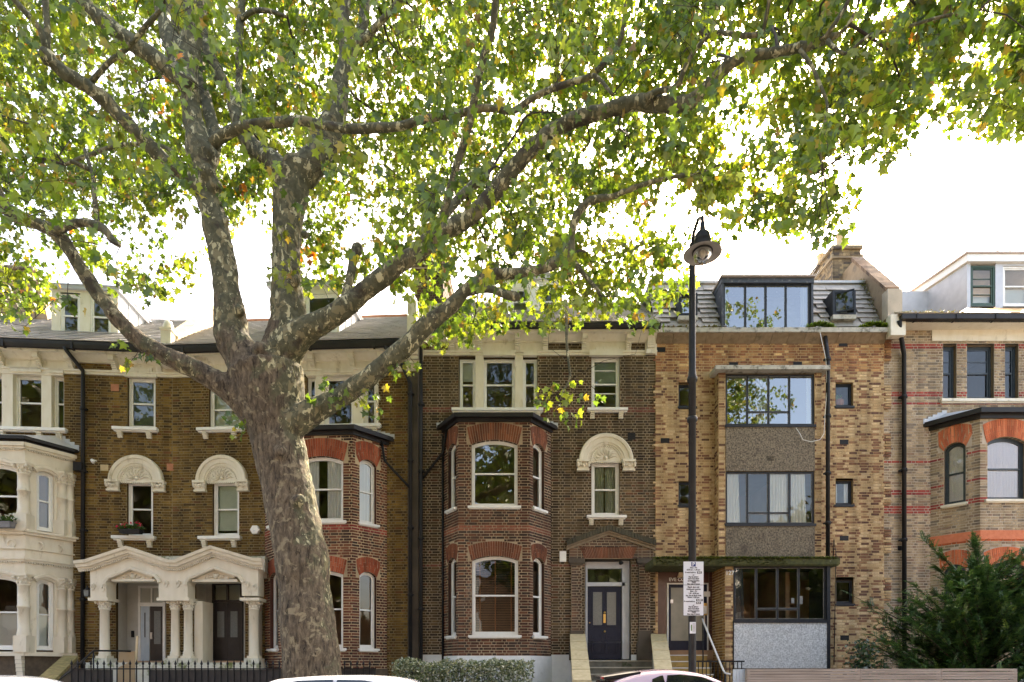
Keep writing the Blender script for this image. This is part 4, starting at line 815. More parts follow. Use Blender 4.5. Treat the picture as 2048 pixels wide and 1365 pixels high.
def pil(px0, px1):
    q = MB(); a, b = m.u(px0), m.u(px1); c = (a+b)/2
    brickwall(Face(C, 0, -.085, 0), a, b, m.z(1262), m.z(1132), [], PAL_PED)
    fbox(q, m, a, b, m.z(1262), m.z(1132), .084, -.01); fbox(q, m, a-.03, b+.03, m.z(1285), m.z(1262), .13, -.01); fbox(q, m, a-.06, b+.06, 1.75, m.z(1285), .17, -.01); fbox(q, m, a-.03, b+.03, m.z(1132), m.z(1128), .12, -.01); fbox(q, m, a-.07, b+.07, m.z(1128), m.z(1119), .16, -.01); q.build('pilaster', MATS['sooty_masonry'], C.root)
pil(1142, 1163); pil(1277, 1299)
q = MB(); ap = m.uz(1216, 1064); pl = [m.uz(1138, 1093), (m.u(1138), m.z(1119)), (m.u(1306), m.z(1119)), m.uz(1306, 1093), (ap[0], ap[1]-.03)]; q.prism(pl, f_, .068, -.01); q.build('pediment', MATS['sooty_masonry'], C.root)
zq = m.z(1119)
while zq < ap[1]-.05:
    t = max(0, (zq+.0765-m.z(1093))/(ap[1]-m.z(1093))); ca, cb = m.u(1138)+(ap[0]-m.u(1138))*t, m.u(1306)+(ap[0]-m.u(1306))*t; op_ = [Op(m.u(1170), m.u(1262), zq-1, m.z(1100))]
    if cb-ca > .2: brickwall(Face(C, 0, -.075, 0), ca, cb, zq, zq+.0765, op_, PAL_PED)
    zq += .0765
for sgn, e in ((-1, 1132), (1, 1309)):
    a = m.uz(e, 1094); q = MB(); L = math.hypot(a[0]-ap[0], a[1]-ap[1]); nx, nz = (ap[1]-a[1])/L*sgn*1, abs(ap[0]-a[0])/L; nx = -sgn*-abs(ap[1]-a[1])/L
    n = 15
    for i in range(n):
        t0, t1 = i/n+.004, (i+1)/n-.004; P0 = (ap[0]+(a[0]-ap[0])*t0, ap[1]+(a[1]-ap[1])*t0); P1 = (ap[0]+(a[0]-ap[0])*t1, ap[1]+(a[1]-ap[1])*t1)
        q.prism([P0, P1, (P1[0], P1[1]+.15), (P0[0], P0[1]+.15)], f_, .24, -.01)
    q.build('pediment_coping', MATS.get('mossy_brick') or mortar('mossy_brick', (.075, .066, .042)), C.root); q = MB(); q.prism([ap, a, (a[0], a[1]-.04), (ap[0], ap[1]-.04)], f_, .19, .0); q.prism([(ap[0], ap[1]-.04), (a[0], a[1]-.04), (a[0], a[1]-.12), (ap[0], ap[1]-.12)], f_, .13, .0); q.build('pediment_moulding', MATS.get('brown_moulding') or pmat('brown_moulding', (.2, .15, .095), (.27, .21, .14), 9, .9, .2), C.root)
u, z = m.uz(1245, 1125, .1); q = MB(); q.tube([m.pt(u, z+.05, -.1), m.pt(u, z, 0), m.pt(u-.05, z-.02, .1)], [.02, .05, .06], 8); q.build('porch_lamp', BLACK, C.root)
# scrolled console at the party wall
q = MB(); a, b = m.u(1293), m.u(1307); zb, zt = m.z(704), m.z(650, .4)
for i in range(9): t = i/9; fbox(q, m, a, b, zb+(zt-zb)*t, zb+(zt-zb)*(t+.108), .1+.38*t*t+.05*math.sin(t*7), -.01)
fbox(q, m, a-.04, b+.03, zb-.12, zb, .17, -.01); q.build('console', CREAM, C.root)
RIDGE = (2.6, m.z(606, -2.6)); slates(C, u0, u1, (-.5, zs+.15), RIDGE, .25, .34, SLATE, skip=lambda u, z: False); shell(C, u0, u1, zs+.1, RIDGE, floors=FLOORS)
dormer(C, .9, 1010, 1125, 560, 640, [(1022, 1060, 575, 632), (1075, 1115, 575, 632)], WHITE, 1.9, LEAD, .12)
finish_bricks(C, BRICKC, [(1095, 720, 1300, 1080), (850, 830, 1110, 1300)])
# ================================================================== house D (buff brick flats with mansard)
D = House('apartment_house', 'buff brick flats with projecting window bay, mossy canopy and slate mansard', 1540, 17.97, 0, BRICKD, M_D); m = D.main; D.root['category'] = 'apartment house'
u0, u1 = m.u(1311), m.u(1768); ztop = m.z(664); zg = m.z(661, .25)
wins = [Op(*m.rect(*r_)) for r_ in ((1357, 1391, 768, 814), (1357, 1391, 963, 1011), (1671, 1706, 766, 813), (1671, 1706, 961, 1010), (1672, 1707, 1160, 1208))]
opE = Op(m.u(1316), m.u(1434), 1.0, m.z(1140)); opBay = Op(m.u(1452), m.u(1640), 0, m.z(750))
teeth = lambda i: ((.1 if (i//9) % 2 else 0, .22 if (i//9) % 2 else 0))
brickwall(m, u0, u1, 0, ztop, [], PAL_D, wins+[opE, opBay], bands=lambda z: PAL_D2 if z > 10.05 else None, ends=teeth, reveal=.14)
for i, o in enumerate(wins):
    if i == 2:
        wo = window(m, o, d=-.08, fw=.035, sash=.03, mat=STEELF, mid=0)
        q = MB(); q.cur = (.1, .2, .03)
        for k in range(60): a = random.uniform(0, 2*PI); r_ = random.uniform(.05, .2); c = m.pt((o.u0+o.u1)/2, o.z0+.3, -.3); q.add([c, (c[0]+r_*math.cos(a)*1.1-.02, c[1], c[2]+abs(r_*math.sin(a))), (c[0]+r_*math.cos(a)*1.1+.02, c[1]+.02, c[2]+abs(r_*math.sin(a))+.02)], [(0, 1, 2)])
        g = q.build('houseplant', leaf_mat('houseplant_leaf', .3), wo); q = MB(); q.lathe([(.07, 0), (.13, .1), (.14, .22), (.1, .25)], m.pt((o.u0+o.u1)/2, o.z0+.06, -.3), 12); q.build('plant_pot', TERRA, wo)
    else: wo = window(m, o, d=-.08, fw=.035, sash=.03, mat=STEELF, mid=0, fill=None if i < 2 else ('curtains' if i == 3 else None), level=.3)
    sill(m, o.u0-.03, o.u1+.03, o.z0, wo, .07, .04, mat=STEELF)
for p in ((1322, 700), (1686, 689), (1467, 730), (1595, 729), (1688, 885), (1688, 1077), (1689, 1276), (1330, 882)): vent(D, m, *p, .25, .14)
# upper window bay
dp = .32; F = Face(D, m.u(1437, dp), -dp, 0); W = m.u(1643, dp)-F.x; zt, zb_ = F.z(746, 0, 1540), F.z(1122, 0, 1540)
r1 = [F.u(1451), F.u(1629)]; op1 = Op(r1[0], r1[1], F.z(851, 0, 1540), F.z(748, 0, 1540)); op2 = Op(r1[0], r1[1], F.z(1049, 0, 1540), F.z(943, 0, 1540)); pn1 = Op(r1[0], r1[1], op2.z1, op1.z0); pn2 = Op(r1[0], r1[1], zb_, op2.z0)
brickwall(F, 0, W, zb_, zt, [pn1, pn2], PAL_D, [op1, op2], reveal=.1)
S = Face(D, F.x, 0, -PI/2); brickwall(S, 0, dp, zb_, zt, [], PAL_D)
S = Face(D, F.x+W, -dp, PI/2); brickwall(S, 0, dp, zb_, zt, [], PAL_D)
for o in (pn1, pn2): q = MB(); fbox(q, F, o.u0, o.u1, o.z0+.002, o.z1-.03, .02, -.05); q.build('pebbledash_panel', PEBBLE, D.root)
def steel_window(f, op, cols, low, fill, glass, mid_only=True, thick=.05, fillmat=None, name='window'):
    q = MB(); H = f.H; fp = fpr(f); fw = .055; q.ring(op.outline(), op.outline(fw), fp, -.03, -.1); w_ = op.u1-op.u0; xs = [op.u0+fw+(w_-2*fw)*c for c in cols]
    for x in xs: fbox(q, f, x-thick/2, x+thick/2, op.z0+fw, op.z1-fw, -.035, -.095)
    zl = op.z0+(op.z1-op.z0)*low; seg = [op.u0+fw]+xs+[op.u1-fw]; panes = []
    for i, (a, b) in enumerate(zip(seg[:-1], seg[1:])):
        a += thick/2 if i else 0; b -= thick/2 if i < len(seg)-2 else 0
        if 0 < i < len(seg)-2 and low: fbox(q, f, a, b, zl-.022, zl+.022, -.04, -.09); panes += [(a, b, op.z0+fw, zl-.022), (a, b, zl+.022, op.z1-fw)]
        else: panes.append((a, b, op.z0+fw, op.z1-fw))
    wo = q.build(name, STEELF, H.root)
    for a, b, c, d_ in panes:
        g = MB(); tl = random.uniform(-.004, .004); g.add([f.pt(a, c, -.06), f.pt(b, c, -.06+tl), f.pt(b, d_, -.062+tl), f.pt(a, d_, -.062)], [(0, 1, 2, 3)]); g.build('pane', glass, wo)
        g = MB(); e = .009; g.ring([(a, c), (b, c), (b, d_), (a, d_)], [(a+e, c+e), (b-e, c+e), (b-e, d_-e), (a+e, d_-e)], fp, -.05, -.06); g.build('putty', MATS.get('old_putty') or pmat('old_putty', (.22, .22, .21), (.4, .4, .38), 14, .7), wo)
    for a, b in fill: cloth(f, op.u0+w_*a, op.u0+w_*b, op.z0+.05, op.z1-.03, -.12, fillmat or CURTAIN, wo, flare=random.uniform(-.1, .15))
    q = MB(); fbox(q, f, op.u0-.02, op.u1+.03, op.z0-.06, op.z0+.01, .05, -.08); q.build('sill', STEELF, wo); return wo
steel_window(F, op1, (.24, .49, .735), .27, [(.36, .52), (.93, 1.0)], GLASSD); steel_window(F, op2, (.24, .49, .735), .22, [(.02, .17), (.52, .72), (.76, .92)], GLASS)
vent(D, F, 1540, 918, .26, .14)
q = MB(); a, b = F.u(1426), F.u(1653); fbox(q, F, a, b, F.z(746, 0, 1540), F.z(738, 0, 1540), .22, -.35); q.build('window_canopy', CONCRETE, D.root)
# ground floor bay, further out
dg = 1.0; G = Face(D, m.u(1468, dg), -dg, 0); Wg = m.u(1656, dg)-G.x; zc = G.z(1132, 0, 1540); og = Op(0, Wg-.04, G.z(1242, 0, 1540), zc)
steel_window(G, og, (.235, .475, .715), .215, [(.02, .12)], GLASS, fillmat=pmat('dark_curtain', (.045, .05, .055), (.07, .075, .08), 6, .9))
q = MB(); fbox(q, G, 0, Wg-.02, G.z(1337, 0, 1540), og.z0-.06, .02, -dg); q.build('pebbledash_panel', PEBBLEW, D.root)
q = MB(); fbox(q, G, Wg-.04, Wg+.05, .3, zc, .03, -dg); fbox(q, G, -.02, 0.0, .3, og.z0, 0, -dg); q.build('corner_post', STEELF, D.root)
q = MB(); fbox(q, G, .05, Wg-.05, .2, G.z(1337, 0, 1540), -.1, -dg); q.build('basement_wall', MATS['dark_brick_base'], D.root)
q = MB(); fbox(q, G, G.u(1595)+.02, G.u(1608), G.z(1208), G.z(1192), -.075, -.08); fbox(q, G, G.u(1594)-.12, G.u(1594)-.04, G.z(1206), G.z(1196), -.075, -.08); q.build('paper_notice', pmat('white_paper', (.7, .74, .85)), D.root)
# mossy canopy
q = MB(); zt = m.z(1117, 1.15, 1500); zb2 = m.z(1129, 1.15, 1500); q.box(m.u(1307, 1.15), m.u(1680, 1.15), -1.15, .05, zb2, zt); q.box(m.u(1307, 1.15)+.02, m.u(1680, 1.15)-.02, -1.12, .05, zb2-.03, zb2); co = q.build('entrance_canopy', MOSSCONC, D.root)
def tufts(mb, pts, n, size, pal, spread=.05, up=.8):
    for _ in range(n):
        p = random.choice(pts); c = Vector(p)+Vector((random.gauss(0, spread), random.gauss(0, spread), random.random()*spread)); d_ = Vector((random.gauss(0, .6), random.gauss(0, .6)-.2, up*random.random()+.1)).normalized()*size*random.uniform(.5, 1.3)
        q_ = d_.orthogonal().normalized()*size*.28; mb.cur = random.choice(pal); mb.add([c-q_, c+q_, c+d_*.6+q_*1.3, c+d_, c+d_*.6-q_*1.3], [(0, 1, 2, 3, 4)])
MOSS = leaf_mat('moss', .3, 1.2, .02); q = MB(); xs = np.linspace(m.u(1312, 1.15), m.u(1672, 1.15), 240)
tufts(q, [(x, -1.13, zt-.01) for x in xs if mnoise.noise((x*1.7, 0, 3)) > -.35], 5200, .045, [(.09, .11, .015), (.13, .15, .02), (.06, .08, .015), (.04, .05, .012)], .035, .9)
tufts(q, [(x, -1.152, random.uniform(zb2, zt)) for x in xs if x < 0], 2200, .03, [(.05, .06, .015), (.08, .09, .02), (.03, .035, .012)], .01, .4)
o = q.build('moss', MOSS, D.root); o['kind'] = 'stuff'
# entrance
r_ = MB(); dE = .14; x0, x1 = m.u(1316), m.u(1450, .95)
r_.add([m.pt(x0, 1, 0), m.pt(x0, 1, -dE), m.pt(x0, opE.z1, -dE), m.pt(x0, opE.z1, 0)], [(0, 1, 2, 3)]); r_.add([m.pt(x0, opE.z1, 0), m.pt(x1, opE.z1, 0), m.pt(x1, opE.z1, -dE), m.pt(x0, opE.z1, -dE)], [(0, 1, 2, 3)]); r_.build('entrance_wall', BROWNTILE, D.root)
Pf = Face(D, x1, -.95, 0); brickwall(Pf, 0, G.x-x1, 0, zb2-.02, [], PAL_D)
Rr = Face(D, x1, dE, -PI/2); brickwall(Rr, 0, dE+.95, 0, zb2-.02, [], [((.3, .16, .05), 2), ((.22, .11, .04), 2), ((.36, .2, .07), 1)])
t = MB(); zf = m.z(1311, -dE); uE = (m.u(1334, -dE), m.u(1424, -dE)); n = 0
back = MB(); back.add([m.pt(x0, 1, -dE), m.pt(x1, 1, -dE), m.pt(x1, opE.z1, -dE), m.pt(x0, opE.z1, -dE)], [(0, 1, 2, 3)]); bk = back.build('entrance_back_wall', M_C, D.root)
z = zf
while z < opE.z1-.05:
    x = m.u(1418, -dE)
    while x < x1: q = MB(); fbox(q, m, x+.003, min(x+.15, x1)-.003, z+.003, min(z+.15, opE.z1)-.003, -dE+.008, -dE-.005); q.build('tile', BROWNTILE, bk); x += .15
    z += .15
q = MB(); fbox(q, m, x0, m.u(1417, -dE), m.z(1166, -dE), opE.z1, -dE+.01, -dE-.01); fbox(q, m, x0, m.u(1332, -dE), 1, m.z(1166, -dE), -dE+.01, -dE-.01); q.build('tiled_panel', BROWNTILE, D.root)
da, db = m.u(1334, -dE), m.u(1416, -dE); zd = m.z(1167, -dE); q = MB(); q.ring(Op(da, db, zf, zd).outline(), Op(da+.035, db-.035, zf, zd-.035).outline(0), fpr(m), -dE+.04, -dE-.03); dfo = q.build('door_frame', WHITE, D.root)
q = MB(); q.ring(Op(da+.035, db-.035, zf, zd-.035).outline(), Op(da+.11, db-.12, zf+.42, zd-.13).outline(0), fpr(m), -dE+.02, -dE-.02); do = q.build('door', NAVY, D.root); q = MB(); fbox(q, m, da+.1, db-.11, zf+.41, zd-.12, -dE+.005, -dE-.01); q.build('pane', pmat('frosted_wired_glass', (.2, .2, .16), (.26, .25, .2), 4, .3), do)
q = MB(); fbox(q, m, db-.14, db-.1, zf+.9, zf+1.15, -dE+.05, -dE); fbox(q, m, m.u(1337, -dE)+.05, m.u(1342, -dE)+.05, m.z(1207, -dE), m.z(1200, -dE), -dE+.05, -dE); q.build('door_handle', SILVER, do)
def text(s, size, loc, mat, parent, rz=0, name='lettering', align='CENTER', ext=.003, sx=1.0, bold=0):
    c = bpy.data.curves.new(name, 'FONT'); c.body = s; c.size = size; c.extrude = ext; c.align_x = align; c.align_y = 'CENTER'; c.offset = bold; t_ = bpy.data.objects.new(name, c); col.objects.link(t_); me = bpy.data.meshes.new_from_object(t_.evaluated_get(bpy.context.evaluated_depsgraph_get())); bpy.data.objects.remove(t_); bpy.data.curves.remove(c); me.materials.clear(); o = link(name, me, mat)
    o.location = loc; o.rotation_euler = (PI/2, 0, rz); o.scale = (sx, 1, 1); o.parent = parent; return o
WLET = pmat('white_letter', (.75, .75, .72)); BLET = pmat('black_letter', (.012, .012, .014))
text('EVE COURT', .135, m.pt(m.u(1336, -dE)+.02, m.z(1160, -dE), -dE+.025), WLET, D.root, align='LEFT', sx=1.0, bold=.002)
text('127', .165, m.pt((x1+G.x)/2+.01, m.z(1147, .95, 1459), .975), WLET, D.root, sx=.95, bold=.002)
q = MB(); a = m.rect(1407, 1419, 1184, 1194, -dE); fbox(q, m, *a, -dE+.06, -dE); q.build('notice_plate', WHITE, D.root); q = MB(); a = m.rect(1404, 1414, 1207, 1231, -dE); fbox(q, m, *a, -dE+.05, -dE); ep = q.build('entry_panel', BRASS, D.root); q = MB(); fbox(q, m, a[0]+.02, a[1]-.02, a[2]+.04, a[3]-.08, -dE+.056, -dE); q.build('entry_label', WHITE, ep)
q = MB(); u, z = m.uz(1361, 1151, -dE); q.prism([(u-.1, z-.07), (u+.1, z-.07), (u+.06, z+.07), (u-.06, z+.07)], fpr(m), -dE+.12, -dE); q.build('wall_lamp', pmat('opal_lamp', (.6, .48, .3), (.65, .52, .34), 5, .4), D.root)
SOFB = pmat('brown_soffit_block', (.2, .14, .085), (.27, .2, .13), 7, .9, .2, 30, (.13, .1, .06), 4, .55)
# gutter slab, mansard slates, dormers
q = MB(); za, zb3 = m.z(664, .3), m.z(655, .3); q.box(m.u(1309), u1+.12, -.3, .05, za, zb3); q.build('eaves_slab', CONCRETE, D.root)
for i in range(14): a_, b_ = u0+(u1-u0)*i/14, u0+(u1-u0)*(i+1)/14; q = MB(); q.hexa([(a_+.005, -.01, za-.19), (b_-.005, -.01, za-.19), (b_-.005, .02, za-.19), (a_+.005, .02, za-.19), (a_+.005, -.26, za-.004), (b_-.005, -.26, za-.004), (b_-.005, .02, za-.004), (a_+.005, .02, za-.004)]); q.build('soffit_block', SOFB, D.root)
RY, RZ = .95, m.z(567, -.95)
fd = Face(D, 0, .12, 0); sky1 = fd.rect(1355, 1393, 590, 636); sky2 = fd.rect(1662, 1708, 585, 634); dm = fd.rect(1440, 1630, 560, 660)
def skip(u, z): return dm[0]-.02 < u < dm[1]+.02 or any(a-.03 < u < b+.03 and c-.12 < z < d_+.08 for a, b, c, d_ in (sky1, sky2))
slates(D, u0, u1, (-.02, zb3-.02), (RY, RZ), .205, .46, SLATE2, skip, True, thick=.02, jitter=.02)
q = MB(); q.box(u0, u1, RY-.08, 6.5, RZ-.03, RZ+.04); q.build('flat_roof', LEAD, D.root); shell(D, u0, u1, ztop, (4, RZ), floors=(1.9, 4.6, 7.4, 10.9), rooms=True, depth=7)
f = Face(D, 0, .0, 0); pr = f.rect(1447, 1622, 566, 652); opd = Op(pr[0], pr[1], zb3+.02, pr[3]-.02); steel_window(f, opd, (.245, .49, .73), 0, [(.0, .06), (.9, 1.0)], GLASSD)
q = MB(); fbox(q, f, opd.u0-.06, opd.u0, zb3, opd.z1+.05, .02, -1.2); fbox(q, f, opd.u1, opd.u1+.06, zb3, opd.z1+.05, .02, -1.2); fbox(q, f, opd.u0-.07, opd.u1+.07, opd.z1, opd.z1+.15, .04, -1.3); q.build('dormer', pmat('peeling_blue_black_paint', (.03, .035, .045), (.06, .065, .08), 9, .6, .3, 30, (.42, .4, .36), 9, .6), D.root)
q = MB(); fbox(q, f, opd.u0-.1, opd.u1+.1, opd.z1+.15, opd.z1+.2, .1, -1.3); q.build('dormer_roof', pmat('pinkish_felt', (.42, .33, .28), (.5, .4, .34), 5, .9), D.root)
q = MB(); c = (opd.u0+.62*(opd.u1-opd.u0)*.68, .35, opd.z0+.06); q.lathe([(.05, 0), (.07, .1), (.05, .35), (.03, .42), (.05, .45)], c, 12); q.build('vase', WHITE, D.root)
for k, (a, b, c, d_) in enumerate((sky1, sky2)):
    o = Op(a, b, c, d_); fs = Face(D, 0, .06, 0); q = MB(); q.ring(o.outline(), o.outline(.06), fpr(fs), .04, -.75); wo = q.build('roof_window', STEELF, D.root)
    q = MB(); fbox(q, fs, a, b, c-.12, c-.002, .06, -.1); q.build('apron', CONCRETE, wo)
    ff = fs if k == 0 else Face(D, a+.06, .06-.02, R(-24)); a2, b2 = (a+.06, b-.06) if k == 0 else (0, b-a-.16); q = MB(); oo = Op(a2, b2, c+.06, d_-.06); q.ring(oo.outline(), oo.outline(.045), fpr(ff), 0, -.04); q.build('casement', STEELF, wo)
    g = MB(); g.add([ff.pt(*p, -.02) for p in oo.outline(.04)], [(0, 1, 2, 3)]); g.build('pane', GLASSD if k == 0 else GLASS, wo)
q = MB()
for x0_, x1_, nn in ((1617, 1665, 900), (1722, 1777, 1000)):
    xs = np.linspace(m.u(x0_, .25), m.u(x1_, .25), 60); tufts(q, [(x, -.22, zb3+.0+.1*max(0, math.sin(PI*(x-xs[0])/(xs[-1]-xs[0])))) for x in xs], nn, .07, [(.16, .24, .025), (.22, .28, .04), (.1, .17, .02)], .045, .9)
xs = np.linspace(m.u(1325, .25), m.u(1440, .25), 60); tufts(q, [(x, -.27, zb3) for x in xs], 260, .06, [(.12, .08, .03), (.16, .13, .04), (.1, .12, .02)], .03, .6)
xs = np.linspace(0, 1, 40); tufts(q, [(u1-.12, .05+.9*x, zb3+.05+(RZ-zb3)*x) for x in xs], 700, .05, [(.13, .14, .03), (.09, .1, .03), (.2, .17, .03)], .05, .7)
o = q.build('gutter_moss', MOSS, D.root); o['kind'] = 'stuff'
# right party wall, kneeler, chimney
zW = m.z(600, -.2, 1790)
q = MB(); x = u1+.1; xa, xb_ = x-.14, x+.16; zt1 = zW; y1_ = 1.6; zt2 = m.z(523, -y1_, 1760)
q.hexa([(xa, -.2, zb3-.2), (xb_, -.2, zb3-.2), (xb_, y1_, zb3-.2), (xa, y1_, zb3-.2), (xa, -.2, zt1), (xb_, -.2, zt1), (xb_, y1_, zt2), (xa, y1_, zt2)]); q.box(xa, xb_, y1_, 4.4, zb3-.2, zt2-.02); pw = q.build('party_wall', pmat('rendered_party_wall', (.22, .15, .09), (.27, .19, .115), 5, .9, .2, 30, (.13, .1, .075), 3, .55), D.root)
for i in range(13):
    t0, t1 = i/13, (i+1)/13; ya, yb = -.22+(y1_+.2)*t0, -.22+(y1_+.2)*t1-.015; za_, zb_2 = zt1+(zt2-zt1)*t0, zt1+(zt2-zt1)*t1-.012
    q = MB(); q.cur = pick([((.21, .13, .08), 1), ((.165, .105, .07), 1), ((.25, .16, .1), 1)]); q.hexa([(xa-.05, ya, za_-.0), (xb_+.05, ya, za_), (xb_+.05, yb, zb_2), (xa-.05, yb, zb_2), (xa-.05, ya, za_+.11), (xb_+.05, ya, za_+.11), (xb_+.05, yb, zb_2+.11), (xa-.05, yb, zb_2+.11)]); q.build('brick', BRICKE, pw)
q = MB(); q.box(xa-.02, xb_+.1, -.42, -.2, zb3-.28, zb3+.3); q.build('kneeler', CREAM, D.root); q = MB(); q.box(xa-.03, xb_+.08, -.3, -.02, zb3+.3, zW+.02)
q.build('party_wall_end', M_E, D.root)
xc0, xc1 = m.u(1665, -2.2), m.u(1721, -2.2); zc1 = m.z(492, -2.2, 1690)
chimney(D, xc0, xc1, 2.2, 4.6, RZ-.3, zc1, [((.22, .155, .09), 3), ((.15, .11, .07), 3), ((.09, .07, .055), 2), ((.28, .2, .11), 2)], BRICKE, mortar('chimney_mortar', (.3, .23, .15)), [(xc0+.45, 2.55, .15, .62), (xc0+.16, 3.3, .13, .42), (xc0+.5, 4.1, .13, .5)], potm=BUFFPOT)
q = MB(); q.hexa([(xc0-.6, 2.9, RZ-.1), (xc0, 2.9, RZ-.1), (xc0, 4.4, RZ-.1), (xc0-.6, 4.4, RZ-.1), (xc0-.35, 2.9, zc1-1.2), (xc0, 2.9, zc1-.6), (xc0, 4.4, zc1-.6), (xc0-.35, 4.4, zc1-1.2)]); q.build('chimney_shoulder', MATS['rendered_party_wall'], D.root)
# pipes and cables
ux = m.u(1655, .4); pipe(D, [(ux+.06, -.16, zg-.15), (ux, -.36, zg-.55), (ux, -.42, zg-.9), (ux, -.42, zt+.02)], .055, collars=(10.2, 8.6, 7.0, 5.6)); pipe(D, [(m.u(1661, .3), -.1, zb2), (m.u(1661, .3), -.1, .2)], .055, collars=(3.3,))
q = MB(); c = [m.pt(*m.uz(px, py, .44), .44) for px, py in ((1592, 856), (1600, 868), (1606, 880), (1622, 884), (1640, 880), (1648, 868), (1650, 830), (1654, 780), (1652, 720), (1640, 665))]; q.tube(c, .008, 6); q.build('cable', WHITE, D.root)
q = MB(); c = [m.pt(*m.uz(px, py, .06), .06) for px, py in ((1666, 1118), (1668, 1080), (1672, 1110), (1668, 1330))]; q.tube(c, .012, 6); q.build('cable', BLACK, D.root)
finish_bricks(D, BRICKD, [(1312, 700, 1450, 1110), (1660, 690, 1766, 1320)])
# entrance steps, walls and rail of the flats
st = empty('entrance_steps', (m.u(1380)+D.ox, 17.4, 0), 0, 'yellow tiled steps with white nosings up to the flats entrance', 'steps'); sx, sy = st.location.x, st.location.y
YT = pmat('yellow_quarry_tile', (.38, .24, .06), (.46, .3, .09), 9, .5, .1, 30, (.2, .13, .05), 8, .6)
for i in range(10):
    zt_ = zf-.18*i; y = 17.75-.29*i; xl, xr = wp(1338, 0, y).x-sx+.05*i, wp(1414+4*i, 0, y).x-sx
    if zt_ < .1: break
    q = MB(); q.box(xl, xr, y-sy, 18.85-sy if i == 0 else y+.29-sy, 0, zt_-.02); so = q.build('step', YT, st); q = MB(); q.box(xl-.01, xr+.01, y-.02-sy, y+.05-sy, zt_-.02, zt_+.006); q.build('nosing', WHITE, st)
    if i < 4:
        k = 0
        while xl+.15*k < xr-.03: q = MB(); q.box(xl+.15*k+.004, min(xl+.15*(k+1), xr)-.004, y-.012-sy, y-sy+.004, zt_-.165, zt_-.025); q.build('tile', YT, so); k += 1
def step_wall(label, pxs, Yt, Yb, zt_, zb_, w_):
    """sloping stair wall with stone copings"""
    t = wp(pxs[0], 0, Yt); b = wp(pxs[1], 0, Yb); e = empty('stair_wall', (b.x, Yb, 0), 0, label, 'wall'); o = Vector((b.x, Yb, 0)); h = w_/2
    P = [(t.x-h, Yt, 0), (t.x+h, Yt, 0), (b.x+h, Yb, 0), (b.x-h, Yb, 0), (t.x-h, Yt, zt_), (t.x+h, Yt, zt_), (b.x+h, Yb, zb_), (b.x-h, Yb, zb_)]
    q = MB(); q.hexa([Vector(p)-o for p in P]); q.build('wall_body', pmat('stained_render_%d' % len(MATS), (.42, .38, .32), (.5, .46, .4), 6, .9, .2, 30, (.22, .17, .12), 4, .55), e); n = 5
    for i in range(n):
        a, c = i/n+.006, (i+1)/n-.006; L = lambda t_: Vector((t.x+(b.x-t.x)*t_, Yt+(Yb-Yt)*t_, zt_+(zb_-zt_)*t_))-o
        A_, C_ = L(a), L(c); k = h+.04; q = MB(); q.hexa([A_+Vector((-k, 0, .003)), A_+Vector((k, 0, .003)), C_+Vector((k, 0, .003)), C_+Vector((-k, 0, .003)), A_+Vector((-k, 0, .1)), A_+Vector((k, 0, .1)), C_+Vector((k, 0, .1)), C_+Vector((-k, 0, .1))]); q.build('coping_stone', COPING, e)
    return e
step_wall('sloping stair wall with stone coping between the pedimented door and the flats', (1317, 1330), 17.9, 14.6, 1.55+60*17.9/1250, 1.15, .36)
step_wall('sloping stair wall with stone coping beside the whitewashed plinth', (1155, 1164), 17.9, 14.6, 1.55+60*17.9/1250, 1.15, .36)
st = empty('front_steps', (wp(1225, 0, 17.5).x, 17.5, 0), 0, 'worn dark stone steps up to the navy front door', 'steps'); STEP = pmat('worn_stone_step', (.13, .12, .09), (.2, .18, .14), 6, .8, .2, 30, (.07, .08, .04), 4, .56)
NOSE = pmat('worn_step_edge', (.42, .38, .3), (.5, .46, .38), 8, .8)
for i in range(9):
    zt_ = CZ+(CY-1321)/FPX*17.9-.19*i; y = 17.9-.32*i; xl, xr = wp(1170, 0, y).x-st.location.x, wp(1305, 0, y).x-st.location.x
    if zt_ < .1: break
    q = MB(); q.box(xl, xr, y-17.5, y+.9-17.5 if i == 0 else y+.32-17.5, 0, zt_-.03); q.build('step', STEP, st); q = MB(); q.box(xl, xr, y-.035-17.5, y+.3-17.5, zt_-.035, zt_-.001*i); q.build('tread', NOSE, st)
hr = empty('handrail', wp(1420, 0, 16.6)*1, 0, 'white painted handrail slanting beside the tiled steps', 'handrail'); hr.location.z = 0; q = MB(); P = [wp(px, py, Y)-hr.location for px, py, Y in ((1404, 1238, 17.3), (1406, 1242, 17.2), (1446, 1340, 15.6), (1450, 1347, 15.5), (1461, 1349, 15.5))]; q.tube(P, .026, 8); q.build('rail', pmat('chipped_white_rail', (.6, .58, .55), (.7, .68, .65), 9, .5, .1, 30, (.2, .12, .08), 14, .62), hr)
q = MB(); q.tube([P[1], (P[1].x, P[1].y, .2)], .02, 8); q.tube([P[3], (P[3].x, P[3].y, .05)], .02, 8); q.build('post', BLACK, hr)
ar = empty('area_railing', wp(1440, 0, 15.9), 0, 'dark upright railing below the flats entrance landing', 'railing'); ar.location.z = 0
for i in range(12): q = MB(); q.box(-.55+.1*i-.01, -.55+.1*i+.01, -.01, .01, .1, 1.7); q.build('bar', BLACK, ar)
q = MB(); q.box(-.6, .62, -.02, .02, 1.68, 1.72); q.build('top_rail', BLACK, ar)
